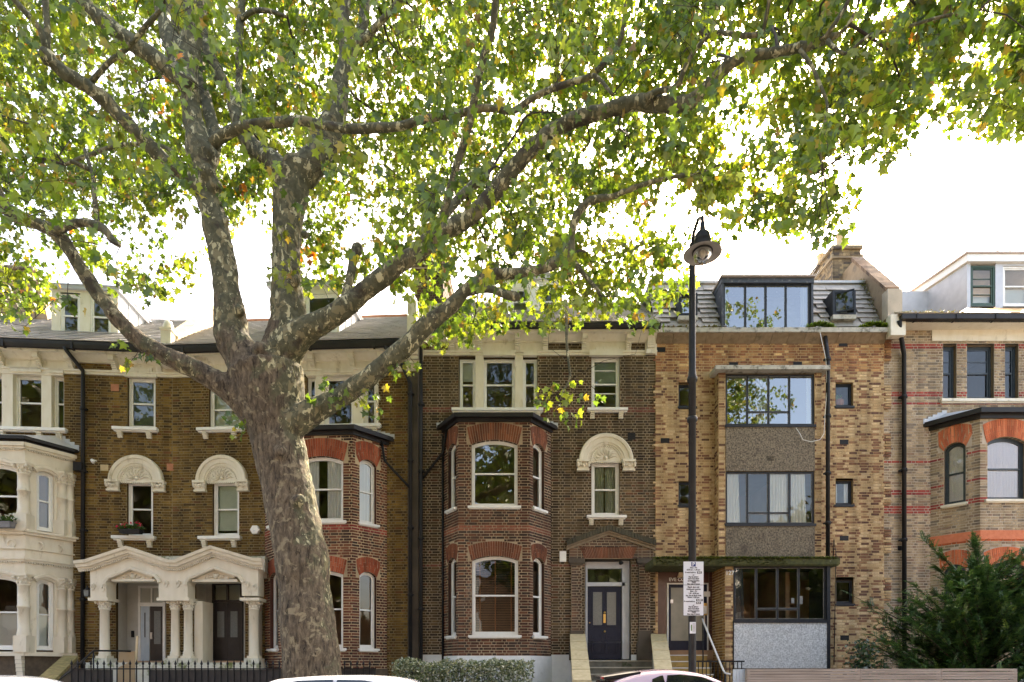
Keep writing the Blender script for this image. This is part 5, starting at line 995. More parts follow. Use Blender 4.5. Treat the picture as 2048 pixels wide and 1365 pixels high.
# ================================================================== house E (pale brick, red bands)
E = House('house', 'pale brick house at right edge with red bands and orange window arches', 1900, 18.03, 0, BRICKE, M_E); m = E.main
u0, u1 = m.u(1764), m.u(1900)+8.2; zs = m.z(644, .45, 1900); bz = [(m.z(p, 0, 1830), h) for p, h in ((692, .09), (789, .085), (806, .075), (925, .08), (985, .08), (1018, .09), (1027, .08))]
bandE = lambda z: PAL_RED if any(abs(z-c) < h*.62 for c, h in bz) else None
tops = [Op(*m.rect(a, b, 690, 799)) for a, b in ((1886, 1913), (1934, 1988), (2010, 2037))]; opB = Op(m.u(1862), m.u(2189), 0, m.z(838, 0, 1950))
brickwall(m, u0, u1, 0, zs, [], PAL_E, tops+[opB], bandE)
for i, o in enumerate(tops):
    wo = window(m, o, d=-.12, fw=.06, mat=SLATEBLUE, bars=(('h', .75),))
    if i == 1: sill(m, m.u(1878), m.u(1878)+4.5, o.z0-.02, wo, .11, .12, mat=CREAM)
q = MB(); a = m.rect(1863, 2140, 658, 683); fbox(q, m, *a, .03, -.02); q.build('lintel_band', CREAM, E.root)
q = MB(); fbox(q, m, u0+.25, u1, zs, zs+.04, .45, -.02); q.build('soffit', CREAM2, E.root)
q = MB(); za = zs+.0; q.box(u0+.2, u1, -.62, -.42, za, za+.13); k = u0+.6
while k < u1: q.box(k, k+.04, -.64, -.41, za-.01, za+.135); k += 1.1
q.build('gutter', GUTTER, E.root)
pipe(E, [(m.u(1798, .5), -.52, zs), (m.u(1800, .4), -.4, zs-.2), (m.u(1808, .12), -.12, zs-.75), (m.u(1809, .12), -.12, .2)], .06, collars=(9.3, 7.2, 5.2, 3.2))
vent(E, m, 1802, 1097, .2, .14)
fl = [(1975, 2052, 874, 886, 1000, 36), (1975, 2052, 1124, 1136, 1290, 30)]
def FE_z(py): return CZ+(CY-py)/FPX*17.1
CURT_SAVE = CURTAIN; CURTAIN = LACE
FE, LE, RE, geo = bay(E, 1960, 2110, 1861, 2190, .9, PAL_E, 838, 1345, fl, side=(.28, .72), bands=lambda z: PAL_RED if any(abs(z-FE_z(p)) < .045 for p in (900, 957, 994, 1002)) else ([((.58, .16, .075), 1)] if FE_z(1080) < z < FE_z(1060) else None), mort=M_E, archpal=PAL_ARCHE, wmat=SLATEBLUE, frontfill=('net', None), sidefill=('net', None), sills=CREAM, zb=WHITEWALL, wglass=glass_mat('clear_pane', (.95, .95, .95), 1.0, .004))
CURTAIN = CURT_SAVE
bay_roof(E, geo, .9, .24, .2, .3, LEAD)
q = MB()
for f, L_ in ((FE, 2.0), (LE, math.hypot(.9, geo[1]-geo[0]))):
    fbox(q, f, -.02, L_+.02, FE_z(1079), FE_z(1061), .045, -.01)
q.cur = None; q.build('string_course', pmat('orange_brick_moulding', (.55, .16, .075), (.62, .2, .1), 12, .9, .3, 40), E.root)
RIDGE = (3.4, zs+.15+2.1); slates(E, u0+.15, u1, (-.55, zs+.12), RIDGE, .16, .26, TILE); shell(E, u0, u1, zs+.1, RIDGE, floors=FLOORS)
q = MB(); xs = np.linspace(u0+.2, u0+2.2, 90); tufts(q, [(x, -.45+.8*abs(mnoise.noise((x*3, 1, 1))), zs+.2+.5*abs(mnoise.noise((x*3, 1, 1)))) for x in xs], 700, .05, [(.22, .19, .03), (.17, .16, .03), (.12, .12, .03)], .05, .5); o = q.build('roof_moss', MOSS, E.root); o['kind'] = 'stuff'
q = MB(); uL = m.u(1790, -2.4); q.box(uL, m.u(1862, -2.4), 2.4, 2.7, RIDGE[1]-.9, m.z(583, -2.4, 1820)); q.build('lead_upstand', LEAD, E.root)
# wedge dormer with a long sloping cheek
yf = .75; f = Face(E, 0, yf, 0); a0 = f.u(1934); z0, z1 = f.z(616, 0, 1990), f.z(527, 0, 1990); q = MB(); ops = [Op(*f.rect(1941, 1991, 531, 613)), Op(*f.rect(2006, 2062, 533, 613))]
brickwall(f, a0, a0+3.6, z0, z1, [], [], ops, wall=q, reveal=.05); dmo = q.build('dormer', pmat('pale_grey_boarding', (.48, .5, .53), (.54, .56, .59), 5, .6), E.root)
window(f, ops[0], d=-.02, fw=.06, mat=GREENF, bars=(('h', .72), ('h', .25)), fill='half', level=.25, label='dark green sash window in the grey dormer'); window(f, ops[1], d=-.02, fw=.05, mat=WHITE, fill='half', level=.48)
xb2 = m.u(1849, -2.5); q = MB(); q.add([(a0, yf, z0), (a0, yf, z1), (xb2, 3.2, m.z(604, -3.2, 1849)), (xb2, 3.2, z0+.3)], [(0, 1, 2, 3)]); q.build('cheek', LEAD, dmo)
q = MB(); zt = z1+.22; bz2 = m.z(600, -3.2, 1849)
q.hexa([(a0-.06, yf-.1, z1), (a0+3.7, yf-.1, z1), (a0+3.7, 3.4, z1), (xb2-.05, 3.2, bz2), (a0-.06, yf-.1, zt), (a0+3.7, yf-.1, zt), (a0+3.7, 3.4, zt), (xb2-.05, 3.2, bz2+.2)]); q.build('dormer_fascia', WHITE, dmo)
q = MB(); q.hexa([(a0-.1, yf-.14, zt+.002), (a0+3.75, yf-.14, zt+.002), (a0+3.75, 3.45, zt+.002), (xb2-.1, 3.2, bz2+.202), (a0-.1, yf-.14, zt+.06), (a0+3.75, yf-.14, zt+.06), (a0+3.75, 3.45, zt+.06), (xb2-.1, 3.2, bz2+.26)]); q.build('dormer_roof', MATS['pinkish_felt'], dmo)
finish_bricks(E, BRICKE, [(1782, 690, 1960, 1090)])
# aerials
def aerial(px, py, Y, pts, label, mast=1.5):
    b = wp(px, py, Y); e = empty('roof_aerial', b, 0, label, 'aerial', 'television aerials'); q = MB(); q.tube([(0, 0, -.3), (0, 0, mast)], .014, 6); q.build('mast', SILVER, e); q = MB(); q.tube([Vector(p) for p in pts], .01, 5); a, b2 = Vector(pts[0]), Vector(pts[1])
    for i in range(9): c = a.lerp(b2, i/8); q.tube([c+Vector((0, -.16, .02)), c+Vector((0, .16, -.02))], .006, 4)
    q.build('boom', SILVER, e)
aerial(1600, 552, 20.5, [(-.45, -.1, .25), (.6, .1, .12)], 'thin television aerial on the flats roof beside the chimney', 1.3)
aerial(2020, 512, 20.5, [(-.5, 0, .1), (.35, 0, .75)], 'thin slanting television aerial above the grey dormer', .8)
# ================================================================== twin porch between the two left houses
YP = 17.3; pc = wp(347, 1300, YP); po = empty('porch', (pc.x, YP, 0), 0, 'cream twin-gabled porch with columns over two front doors', 'porch')
def pp(px, py, Y=YP): p = wp(px, py, Y); return (p.x-pc.x, p.z)
top = [(180, 1141), (186, 1140), (262, 1114), (337, 1140), (361, 1141), (429, 1113), (508, 1137), (516, 1137)]
def arch_pts(l, a, r_, yl, ya, yr): return [(l, yl), (l+1, yl-6), (l+6, yl-12), (l+15, yl-15), (a, ya), (r_-17, yr-13), (r_-7, yr-11), (r_-1, yr-4), (r_, yr)]
o1 = arch_pts(213, 263, 317, 1170, 1140, 1166); o2 = arch_pts(375, 429, 483, 1171, 1139, 1166)
poly = top+[(516, 1192), (484, 1192)]+o2[::-1]+[(375, 1200), (318, 1200)]+o1[::-1]+[(213, 1196), (181, 1196)]
q = MB(); q.prism([pp(*p) for p in poly], XYZ, 0, .42); q.build('gable_wall', CREAM2, po)
for o_ in (o1, o2):                       # moulded edge of each opening and its tympanum
    q = MB(); P = [pp(*p) for p in o_]; path = []
    for i, p in enumerate(P):
        a, b = P[max(i-1, 0)], P[min(i+1, len(P)-1)]; t = Vector((b[0]-a[0], b[1]-a[1])).normalized(); path.append((p[0], p[1], -t.y, t.x))
    F0 = type('F', (), {'pt': staticmethod(lambda u, z, d=0: (u, -d, z))})
    sweep(q, path, [(.0, .0), (.0, .05), (.05, .07), (.09, .045), (.1, 0)], F0); q.build('arch_moulding', CREAM2, po)
    q = MB(); a, b = pp(o_[3][0], o_[3][1]-1), pp(o_[5][0], o_[5][1]-1); c = pp(*o_[4]); q.prism([(a[0], a[1]-.06), (b[0], b[1]-.06), (b[0], b[1]), (c[0], c[1]), (a[0], a[1])], XYZ, .1, .4)
    q.box(a[0]-.1, b[0]+.1, .04, .42, a[1]-.12, a[1]-.05)
    for i in range(11): t = (i-5)/5; zz = c[1]-.1-abs(t)*(c[1]-a[1])*.6; q.sphere((c[0]+t*(b[0]-a[0])*.3, .1, zz-.05*(i % 2)), .04, 6)
    q.sphere((c[0], .09, c[1]-.18), .075, 8); q.build('tympanum', CREAM2, po)
q = MB(); path = []; T = [pp(*p) for p in [(160, 1143)]+top[1:-1]+[(528, 1138)]]
for i, p in enumerate(T):
    a, b = T[max(i-1, 0)], T[min(i+1, len(T)-1)]; t = Vector((b[0]-a[0], b[1]-a[1])).normalized(); path.append((p[0], p[1], -t.y*1.03, t.x*1.03))
sweep(q, path, [(-.02, 0), (-.02, .05), (.02, .05), (.03, .09), (.07, .1), (.08, .16), (.16, .18), (.17, .23), (.25, .25), (.26, .0)], F0); q.build('cornice_moulding', CREAM2, po)
q = MB()
for a, b in zip(T[:-1], T[1:]):
    L = math.hypot(b[0]-a[0], b[1]-a[1]); n = int(L/.055)
    for i in range(n): t = (i+.5)/n; x, z = a[0]+(b[0]-a[0])*t, a[1]+(b[1]-a[1])*t; q.box(x-.016, x+.016, -.09, 0, z-.025, z+.02)
q.build('dentil', CREAM2, po)
q = MB(); a, b = pp(179, 1107), pp(517, 1104); q.box(a[0], b[0], .45, .75, pp(300, 1142)[1], a[1]); q.build('parapet', MOSSSTONE, po)
q = MB(); q.box(pp(181, 0)[0], pp(515, 0)[0], .42, .95, pp(0, 1150)[1], pp(0, 1140)[1]); q.build('porch_roof', CREAM2, po)
zbase = pp(0, 1317)[1]
def pcol(px, r_, zt): column(type('H', (), {'root': po}), pp(px, 0)[0], .2, zbase, zt, r_, CREAM2, po, plinth=.07, ring=False, cap=.28)
for px, r_ in ((200, .125), (343, .115), (369, .115), (503, .12)): pcol(px, r_, pp(px, 1197)[1])
for px0, px1, w_ in ((181, 214, 0), (318, 376, 0), (484, 516, 0)): q = MB(); a, b = pp(px0, 1202), pp(px1, 1196); q.box(a[0]-.05, b[0]+.05, -.04, .46, a[1], b[1]); q.build('impost', CREAM2, po)
for px0, px1 in ((376, 393), (487, 500)): q = MB(); a, b = pp(px0, 1200), pp(px1, 1200); q.box(a[0], b[0], .34, .95, 1.4, a[1]); q.build('respond', CREAM2, po)
q = MB(); q.box(pp(176, 0)[0], pp(520, 0)[0], -.1, .95, .2, zbase-.12)
for px in (200, 343, 369, 503): x = pp(px, 0)[0]; q.box(x-.2, x+.2, -.02, .42, zbase-.12, zbase)
q.build('podium', MOSSSTONE, po)
for px, py, s in ((187, 1172, 1), (208, 1174, 1), (333, 1166, 1), (357, 1166, 1), (495, 1168, 1), (511, 1172, 1)):
    q = MB(); x, z = pp(px, py)
    for k in range(5): a = PI*k/4; q.sphere((x+.05*math.cos(a), -.01, z+.06*math.sin(a)-.02), .028, 5)
    q.tube([(x, -.02, z+.05), (x+.02, -.02, z-.1), (x-.04, -.02, z-.14)], [.02, .015, .008], 5); q.build('ornament', CREAM2, po)
# ------------------------------------------------------------------ small things on the fronts
def smalls():
    b = wp(262, 1068, 17.85); pl = empty('window_box', b, 0, 'black window box of red geraniums on the sill above the porch', 'planter'); flowers(pl, .30, .11)
    b = wp(8, 1056, 16.75); pl = empty('window_box', b, 0, 'grey planter with white flowers on the cream bay sill', 'planter'); flowers(pl, .24, .15, [(.75, .75, .72), (.7, .68, .6)], pmat('grey_zinc', (.13, .13, .135), (.19, .19, .2), 9, .6, .2))
    p = wp(512, 1061, 17.95); e = empty('alarm_box', p, R(-3), 'white hexagonal alarm box on the brick wall beside the tree', 'alarm box'); q = MB(); q.prism([(.135*math.cos(PI*i/3), .135*math.sin(PI*i/3)) for i in range(6)], XYZ, 0, -.09); q.prism([(.11*math.cos(PI*i/3), .11*math.sin(PI*i/3)) for i in range(6)], XYZ, -.09, -.1); q.build('casing', WHITE, e); q = MB(); q.box(-.03, .03, -.105, -.1, -.05, -.03); q.build('indicator', GREYBLUE, e)
    p = wp(190, 925, 17.9); e = empty('security_camera', p, 0, 'small white security camera on the brick wall by the downpipe', 'camera'); q = MB(); q.tube([(-.02, -.1, .03), (.06, -.16, -.05)], .045, 10); q.build('body', WHITE, e); q = MB(); q.tube([(0, .06, .06), (0, -.1, .03)], .02, 8); q.build('bracket', WHITE, e); q = MB(); q.lathe([(.03, 0), (.03, .01), (.001, .011)], (.06, -.165, -.055), 10); q.build('lens', BLACK, e)
    p = wp(175, 1185, 17.6); e = empty('wall_lantern', p, 0, 'small black lantern beside the porch column', 'lantern'); q = MB(); q.prism([(-.05, -.12), (.05, -.12), (.08, .06), (-.08, .06)], XYZ, -.06, .06); q.build('glass_case', GLASSF, e); q = MB(); q.lathe([(.1, .06), (.03, .14), (.015, .2)], (0, 0, 0), 6); q.box(-.012, .012, 0, .5, .1, .13); q.box(-.09, -.07, -.07, -.05, -.12, .06); q.box(.07, .09, -.07, -.05, -.12, .06); q.build('cap', BLACK, e)
    p = wp(250, 1340, 17.1); e = empty('cardboard_sheet', p, 0, 'brown cardboard sheet leaning beside the porch column', 'cardboard'); q = MB(); q.hexa([(-.24, 0, -1), (.26, -.02, -1), (.27, 0, -.99), (-.24, .02, -.99), (-.26, .14, .48), (.2, .12, .5), (.2, .13, .51), (-.26, .15, .49)]); q.build('sheet', CARDBOARD, e); q = MB(); q.hexa([(.08, .2, -1), (.14, .2, -1), (.14, .22, -1), (.08, .22, -1), (0, .5, .95), (.06, .5, .95), (.06, .52, .95), (0, .52, .95)]); q.build('batten', BUFFPOT, e)
    # mossy stair wall and rail on the far left
    e = empty('stair_wall', wp(120, 0, 14.5), 0, 'mossy brick stair wall below the cream bay', 'wall'); e.location.z = 0; o = e.location; t, b = wp(142, 1318, 16.6), wp(86, 1372, 13.0); h = .18; P = [(t.x-h, t.y, 0), (t.x+h, t.y, 0), (b.x+h, b.y, 0), (b.x-h, b.y, 0), (t.x-h, t.y, t.z), (t.x+h, t.y, t.z), (b.x+h, b.y, b.z), (b.x-h, b.y, b.z)]
    q = MB(); q.hexa([Vector(x)-Vector(o) for x in P]); q.build('wall_body', MATS['dark_brick_base'], e); n = 22
    for i in range(n):
        A_, B_ = t.lerp(b, i/n+.004), t.lerp(b, (i+1)/n-.006); q = MB(); q.hexa([Vector(v)-Vector(o) for v in ((A_.x-.2, A_.y, A_.z), (A_.x+.2, A_.y, A_.z), (B_.x+.2, B_.y, B_.z), (B_.x-.2, B_.y, B_.z), (A_.x-.2, A_.y, A_.z+.09), (A_.x+.2, A_.y, A_.z+.09), (B_.x+.2, B_.y, B_.z+.09), (B_.x-.2, B_.y, B_.z+.09))]); q.build('brick', MOSSB, e)
    e = empty('handrail', wp(150, 0, 15.2), 0, 'black handrail rising to the left porch column', 'handrail'); e.location.z = 0; q = MB(); P = [wp(*p)-e.location for p in ((108, 1366, 13.6), (148, 1338, 14.6), (187, 1302, 16.0), (222, 1302, 17.0), (262, 1303, 17.2))]; q.tube(P, .024, 8); q.build('rail', BLACK, e); q = MB()
    for k in (0, 2): q.tube([P[k], (P[k].x, P[k].y, .1)], .018, 6)
    q.build('post', BLACK, e)
MOSSB = pmat('mossy_coping_brick', (.16, .12, .04), (.26, .2, .07), 9, .9, .4, 30, (.1, .1, .02), 6, .5)
FLW = leaf_mat('flower_petal', .3, 1.1, .03)
def flowers(root, hw, h, pal=None, mat=None):
    q = MB(); q.hexa([(-hw*.92, -.09, 0), (hw*.92, -.09, 0), (hw*.92, .09, 0), (-hw*.92, .09, 0), (-hw, -.11, h), (hw, -.11, h), (hw, .11, h), (-hw, .11, h)]); q.box(-hw-.012, hw+.012, -.122, .122, h-.02, h+.004); q.build('box', mat or BLACK, root)
    q = MB(); pts = [(random.uniform(-hw, hw)*1.1, random.uniform(-.08, .06), h+random.uniform(0, .12)) for _ in range(40)]; tufts(q, pts, 420, .05, [(.03, .08, .015), (.05, .11, .02), (.08, .14, .03)], .03); o = q.build('leaves', FLW, root); o['kind'] = 'stuff'
    q = MB()
    for _ in range(16):
        c = (random.uniform(-hw, hw)*1.25, random.uniform(-.14, .0), h+random.uniform(.06, .2)); q.cur = random.choice(pal or [(.6, .02, .05), (.55, .04, .08), (.7, .05, .12), (.7, .68, .66)])
        for k in range(7): q.sphere((c[0]+random.gauss(0, .018), c[1]+random.gauss(0, .018), c[2]+random.gauss(0, .015)), .016, 4)
    o = q.build('blooms', FLW, root); o['kind'] = 'stuff'
smalls()
# ================================================================== leaves
LEAF_T = np.array([(0, .02), (.2, -.05), (.5, .08), (.31, .27), (.55, .56), (.22, .60), (0, 1.0), (-.22, .60), (-.55, .56), (-.31, .27), (-.5, .08), (-.2, -.05)])
def leaf_template(fold, droop):
    P = np.vstack([LEAF_T, [[0, .33]]]); z = fold*np.abs(P[:, 0])-droop*(P[:, 1]-.2)**2
    return np.column_stack([P, z])
LEAF_L = np.array([(8, i, (i+1) % 8) for i in range(8)]); LEAF_F = np.array([(12, i, (i+1) % 12) for i in range(12)])
LEAF_M = leaf_mat('plane_leaf', .58, 1.65, .035)
def frames(axis, normal):
    a = axis/np.linalg.norm(axis, axis=1, keepdims=True); n = normal-(normal*a).sum(1, keepdims=True)*a; n /= np.linalg.norm(n, axis=1, keepdims=True)+1e-9
    return np.cross(a, n), a, n
def np_mesh(name, V, F, C, mat, parent, loc=None):
    me = bpy.data.meshes.new(name); k = F.shape[1]; me.vertices.add(len(V)); me.vertices.foreach_set('co', np.ascontiguousarray(V, np.float32).ravel())
    me.loops.add(F.size); me.loops.foreach_set('vertex_index', np.ascontiguousarray(F, np.int32).ravel()); me.polygons.add(len(F)); me.polygons.foreach_set('loop_start', np.arange(0, F.size, k, dtype=np.int32)); me.polygons.foreach_set('loop_total', np.full(len(F), k, np.int32))
    me.update(calc_edges=True)
    if C is not None:
        at = me.attributes.new('Col', 'FLOAT_COLOR', 'FACE'); at.data.foreach_set('color', np.column_stack([C, np.ones(len(C))]).astype(np.float32).ravel())
    return link(name, me, mat, parent, loc)
def leaf_mass(name, pos, size, axis, normal, colr, mat, parent, T, Fc=LEAF_F):
    s, a, n = frames(axis, normal); k = len(T); N = len(pos)
    V = pos[:, None, :]+size[:, None, None]*(T[None, :, 0, None]*s[:, None, :]+T[None, :, 1, None]*a[:, None, :]+T[None, :, 2, None]*n[:, None, :])
    F = (Fc[None]+(np.arange(N)*k)[:, None, None]).reshape(-1, Fc.shape[1]); o = np_mesh(name, V.reshape(-1, 3), F, np.repeat(colr, len(Fc), 0), mat, parent); o['kind'] = 'stuff'; return o
# ================================================================== the plane tree
TREE = empty('plane_tree', (wp(637, 0, 10.7).x, 10.7, 0), 0, 'big London plane tree with mottled bark spreading over the street', 'tree'); TO = np.array(TREE.location)
BARK = bark_mat('plane_bark')
LIMBS = {   # path in photograph px with radius px, then depth at foot and tip
 'T': ([(640,1530,96),(637,1500,80),(632,1420,66),(626,1350,60),(613,1214,55.5),(605,1131,54.5),(590,1048,54.5),(573,966,53),(556,883,54.5),(548,841,60),(538,790,70),(532,745,76)], 10.7, 10.7),
 'L': ([(535,800,55),(500,735,44),(468,685,37),(460,640,33),(455,582,27),(444,516,26),(431,450,26),(419,400,25.5),(406,350,28),(400,300,28),(388,250,21),(380,200,19),(376,150,20),(381,100,20),(385,50,19),(388,0,19),(392,-120,17),(398,-300,14),(402,-480,10)], 10.65, 10.3),
 'R': ([(545,800,55),(552,740,50),(568,690,43),(577,650,38),(577,615,36),(575,582,32),(573,516,29),(575,450,30.5),(579,400,34),(585,355,36)], 10.75, 10.75),
 'L1': ([(384,180,18),(345,145,17),(308,115,17),(256,80,16),(220,52,15),(183,22,14),(155,-10,13),(100,-80,11),(40,-160,8)], 10.35, 9.6),
 'L2': ([(378,170,17),(355,118,19),(341,73,20),(333,30,21),(326,-10,21),(310,-120,17),(296,-280,12)], 10.4, 10.9),
 'L3': ([(402,380,20),(377,358,17),(341,335,15),(311,305,14),(278,270,14),(238,230,14),(205,198,14),(165,168,14),(128,147,14),(98,118,13),(90,104,10)], 10.45, 9.4),
 'L4': ([(418,330,16),(428,270,14),(412,200,13),(400,160,12),(396,110,11),(398,50,10)], 10.7, 11.4),
 'RL': ([(580,365,26),(548,325,21),(520,308,19),(500,290,18),(487,268,16),(472,236,13),(458,190,12),(440,154,12),(425,121,11),(414,92,11),(405,40,10),(400,-40,9),(396,-180,7)], 10.8, 11.5),
 'RR': ([(590,362,32),(637,311,29),(659,264,26),(673,220,22),(681,165,17),(690,110,14),(688,50,12),(692,-20,11),(695,-150,9),(700,-300,6)], 10.75, 10.8),
 'RR2': ([(688,125,12),(712,90,12),(724,50,11),(730,0,10),(736,-120,8),(740,-260,5)], 10.75, 11.1),
 'G': ([(555,715,42),(602,668,30),(636,648,24),(670,628,21),(703,606,20),(737,577,19),(771,550,19),(804,525,18),(838,505,18),(875,470,18),(912,451,17),(951,426,17),(990,383,17),(1014,351,16),(1049,312,16),(1088,277,16),(1147,242,15),(1205,223,14.5),(1264,207,14.5),(1303,206,16),(1345,210,14.5),(1381,204,14),(1406,183,13),(1435,150,12.5),(1461,126,11.5),(1487,112,11.5),(1520,110,11),(1556,104,10.5),(1593,97,9.5),(1622,91,9),(1652,79,7),(1681,68,6),(1699,48,6),(1714,18,5),(1725,-20,5),(1750,-120,4)], 10.7, 7.6),
 'K': ([(560,860,34),(612,832,28),(637,818,24),(674,799,21),(724,765,20),(761,737,19),(798,705,18),(823,683,18),(839,662,18),(876,634,17),(906,610,16),(927,586,14),(951,566,13),(982,551,12),(1012,548,11.5),(1042,547,11),(1072,540,11),(1103,530,12),(1127,517,14),(1137,508,14),(1142,485,9),(1147,449,9),(1159,422,8.5),(1178,402,8),(1225,394,7),(1284,371,6),(1342,355,5),(1400,347,4),(1440,330,3)], 10.6, 9.2),
 'J': ([(510,825,34),(455,778,25),(410,749,21),(369,730,19),(328,712,18),(287,687,17),(256,662,16.5),(236,640,15.5),(215,613,15),(195,589,15),(178,562,14.5),(160,535,14),(143,507,14),(127,482,14),(105,462,13),(73,447,13),(29,432,14),(5,410,14),(-15,370,13),(-40,320,12),(-80,260,10),(-140,180,7)], 10.6, 9.2),
}
THIN = {
 'L3b': ([(90,106,9),(95,60,6),(91,0,6),(86,-100,5)], 9.4, 9.2), 'L3c': ([(92,104,8),(82,62,6),(55,30,6),(32,4,6),(0,-30,5)], 9.4, 9.0), 'L3d': ([(175,172,6),(215,130,5),(255,95,5),(300,45,5),(330,10,4)], 9.8, 9.3),
 'RR3': ([(712,92,8),(745,62,7),(775,30,6),(803,-5,6),(850,-80,5)], 10.75, 10.2), 'R4': ([(476,240,6),(478,150,7),(478,90,8),(482,20,8),(490,-60,7)], 11.0, 11.4), 'R5': ([(482,40,5),(510,22,5),(545,24,4),(575,35,3)], 11.2, 11),
 'V': ([(885,474,12),(874,461,11),(889,422,9),(901,375,8.5),(916,324,8),(932,273,9),(944,226,9),(953,176,8),(967,117,8),(983,66,8),(990,20,8),(991,-30,7),(995,-150,6)], 9.9, 8.2),
 'G2': ([(1290,200,10),(1315,183,6),(1345,178,6),(1360,165,5.5),(1368,140,5),(1380,115,4.5),(1403,85,4.5),(1425,65,4),(1432,30,3.5),(1437,-30,3)], 8.75, 8.0), 'G3': ([(1427,65,4),(1460,68,5),(1500,72,5),(1525,68,5),(1532,35,4),(1540,-10,4)], 8.3, 7.8), 'G4': ([(1650,78,5),(1672,45,4.5),(1690,15,4),(1705,-15,4)], 7.7, 7.5),
 'G5': ([(1655,82,5),(1690,108,3.5),(1740,70,3),(1800,58,3),(1880,35,3),(1960,20,2.5)], 7.7, 7.0), 'G6': ([(1600,100,4),(1622,130,4),(1640,170,3.5),(1655,215,3),(1640,280,2.5),(1645,340,2)], 7.8, 7.6),
 'H': ([(425,290,13),(436,278,12),(469,260,11),(513,249,10),(568,245,9.5),(604,242,9.5),(641,249,9),(696,258,9),(756,256,9),(803,252,8.5),(834,242,8),(873,234,8),(912,228,7.5),(971,217,7),(1026,223,6.5),(1049,207,6),(1088,184,6),(1147,164,6),(1186,150,6),(1225,105,5),(1244,70,5),(1250,10,4)], 10.3, 8.4), 'H2': ([(1186,150,5),(1205,165,4),(1225,190,3)], 8.6, 8.4),
 'Kb': ([(1140,514,7),(1165,545,5),(1195,580,4),(1200,592,3)], 9.9, 9.7), 'Ks': ([(935,585,9),(963,579,8),(988,580,8),(1012,590,9),(1030,593,10),(1040,594,7)], 10, 9.8),
 'Jb': ([(108,464,9),(150,448,8),(180,446,8),(210,460,8),(222,478,8),(240,492,5)], 9.7, 9.4), 'P1': ([(688,605,11),(695,575,9),(703,536,9),(708,512,10),(716,498,13),(719,492,9)], 10.8, 11), 'P2': ([(885,438,9),(915,400,9),(945,372,9),(965,360,11),(974,354,7)], 10.1, 10.5),
 'L5': ([(365,330,5),(330,295,4),(250,290,4),(180,310,4),(130,330,3)], 10.5, 10.9), 'S1': ([(190,345,5),(170,335,5),(140,322,4)], 9.8, 9.7), 'S2': ([(195,460,5),(190,400,5),(185,350,4),(170,300,4)], 9.6, 9.8),
 'Kd': ([(1132,600,3.2),(1133,640,3),(1134,690,2.8),(1137,725,2.6),(1139,760,2.4),(1120,790,2)], 9.8, 9.7),
}
def catmull(P, step):
    P = [Vector(p) for p in P]; out = []
    for i in range(len(P)-1):
        p0, p1, p2, p3 = P[max(i-1, 0)], P[i], P[i+1], P[min(i+2, len(P)-1)]; n = max(1, int((p2.xyz-p1.xyz).length/step))
        for k in range(n):
            t = k/n; out.append(.5*((2*p1)+(p2-p0)*t+(2*p0-5*p1+4*p2-p3)*t*t+(3*p1-p0-3*p2+p3)*t**3))
    return out+[P[-1]]
def limb3d(spec):
    pts, ya, yb = spec; L = [0]
    for a, b in zip(pts[:-1], pts[1:]): L.append(L[-1]+math.hypot(a[0]-b[0], a[1]-b[1]))
    out = []
    for (px, py, r_), l_ in zip(pts, L): Y = ya+(yb-ya)*l_/L[-1]; p = wp(px, py, Y); out.append(Vector((p.x, p.y, p.z, r_*Y/FPX*.95)))
    return out
nodes = []; rads = []
big = MB(); small_ = MB()
for src, mb, st, nseg in ((LIMBS, big, .12, 18), (THIN, small_, .09, 8)):
    for k, spec in src.items():
        c = catmull(limb3d(spec), st); pts = []; rr = []
        for i, p in enumerate(c):
            r_ = p.w*(1+.07*mnoise.noise((p.x*2.3, p.y*2.3, p.z*2.3))); j = Vector((mnoise.noise((p.x*3, 7, p.z*3)), mnoise.noise((p.z*3, 3, p.x*3)), 0))*min(.02, r_*.25); pts.append(Vector(p.xyz)+j-Vector(TREE.location)); rr.append(max(r_, .004))
            if p.z > 4: nodes.append(np.array(p.xyz)); rads.append(r_)
        mb.tube(pts, rr, nseg)
for px, py, r_, Y in ((430,372,15,10.38),(446,470,10,10.45),(452,440,8,10.45),(1303,208,17,9.05),(1137,512,17,9.95),(590,560,12,10.5),(610,470,9,10.5),(560,905,14,10.3),(600,1000,12,10.28),(520,700,16,10.4),(640,655,10,10.4),(415,345,14,10.3),(95,115,16,9.42),(480,620,10,10.4),(700,612,9,10.25),(585,330,20,10.6)):
    p = wp(px, py, Y)-Vector(TREE.location); big.sphere(tuple(p), r_*Y/FPX, 8)
tr = big.build('trunk', BARK, TREE); tr['label'] = 'mottled trunk with its spreading limbs'
rm = tr.modifiers.new('remesh', 'REMESH'); rm.mode = 'VOXEL'; rm.voxel_size = .032; rm.use_smooth_shade = True
sm = tr.modifiers.new('smooth', 'SMOOTH'); sm.factor = .5; sm.iterations = 3
for nm, sc_, st_ in (('bark_lumps', .35, .05), ('bark_plates', .07, .03)):
    tx_ = bpy.data.textures.new(nm, 'CLOUDS'); tx_.noise_scale = sc_; tx_.noise_depth = 3; dm_ = tr.modifiers.new(nm, 'DISPLACE'); dm_.texture = tx_; dm_.texture_coords = 'LOCAL'; dm_.strength = st_; dm_.mid_level = .5
br = small_.build('branches', BARK, TREE); br['kind'] = 'stuff'
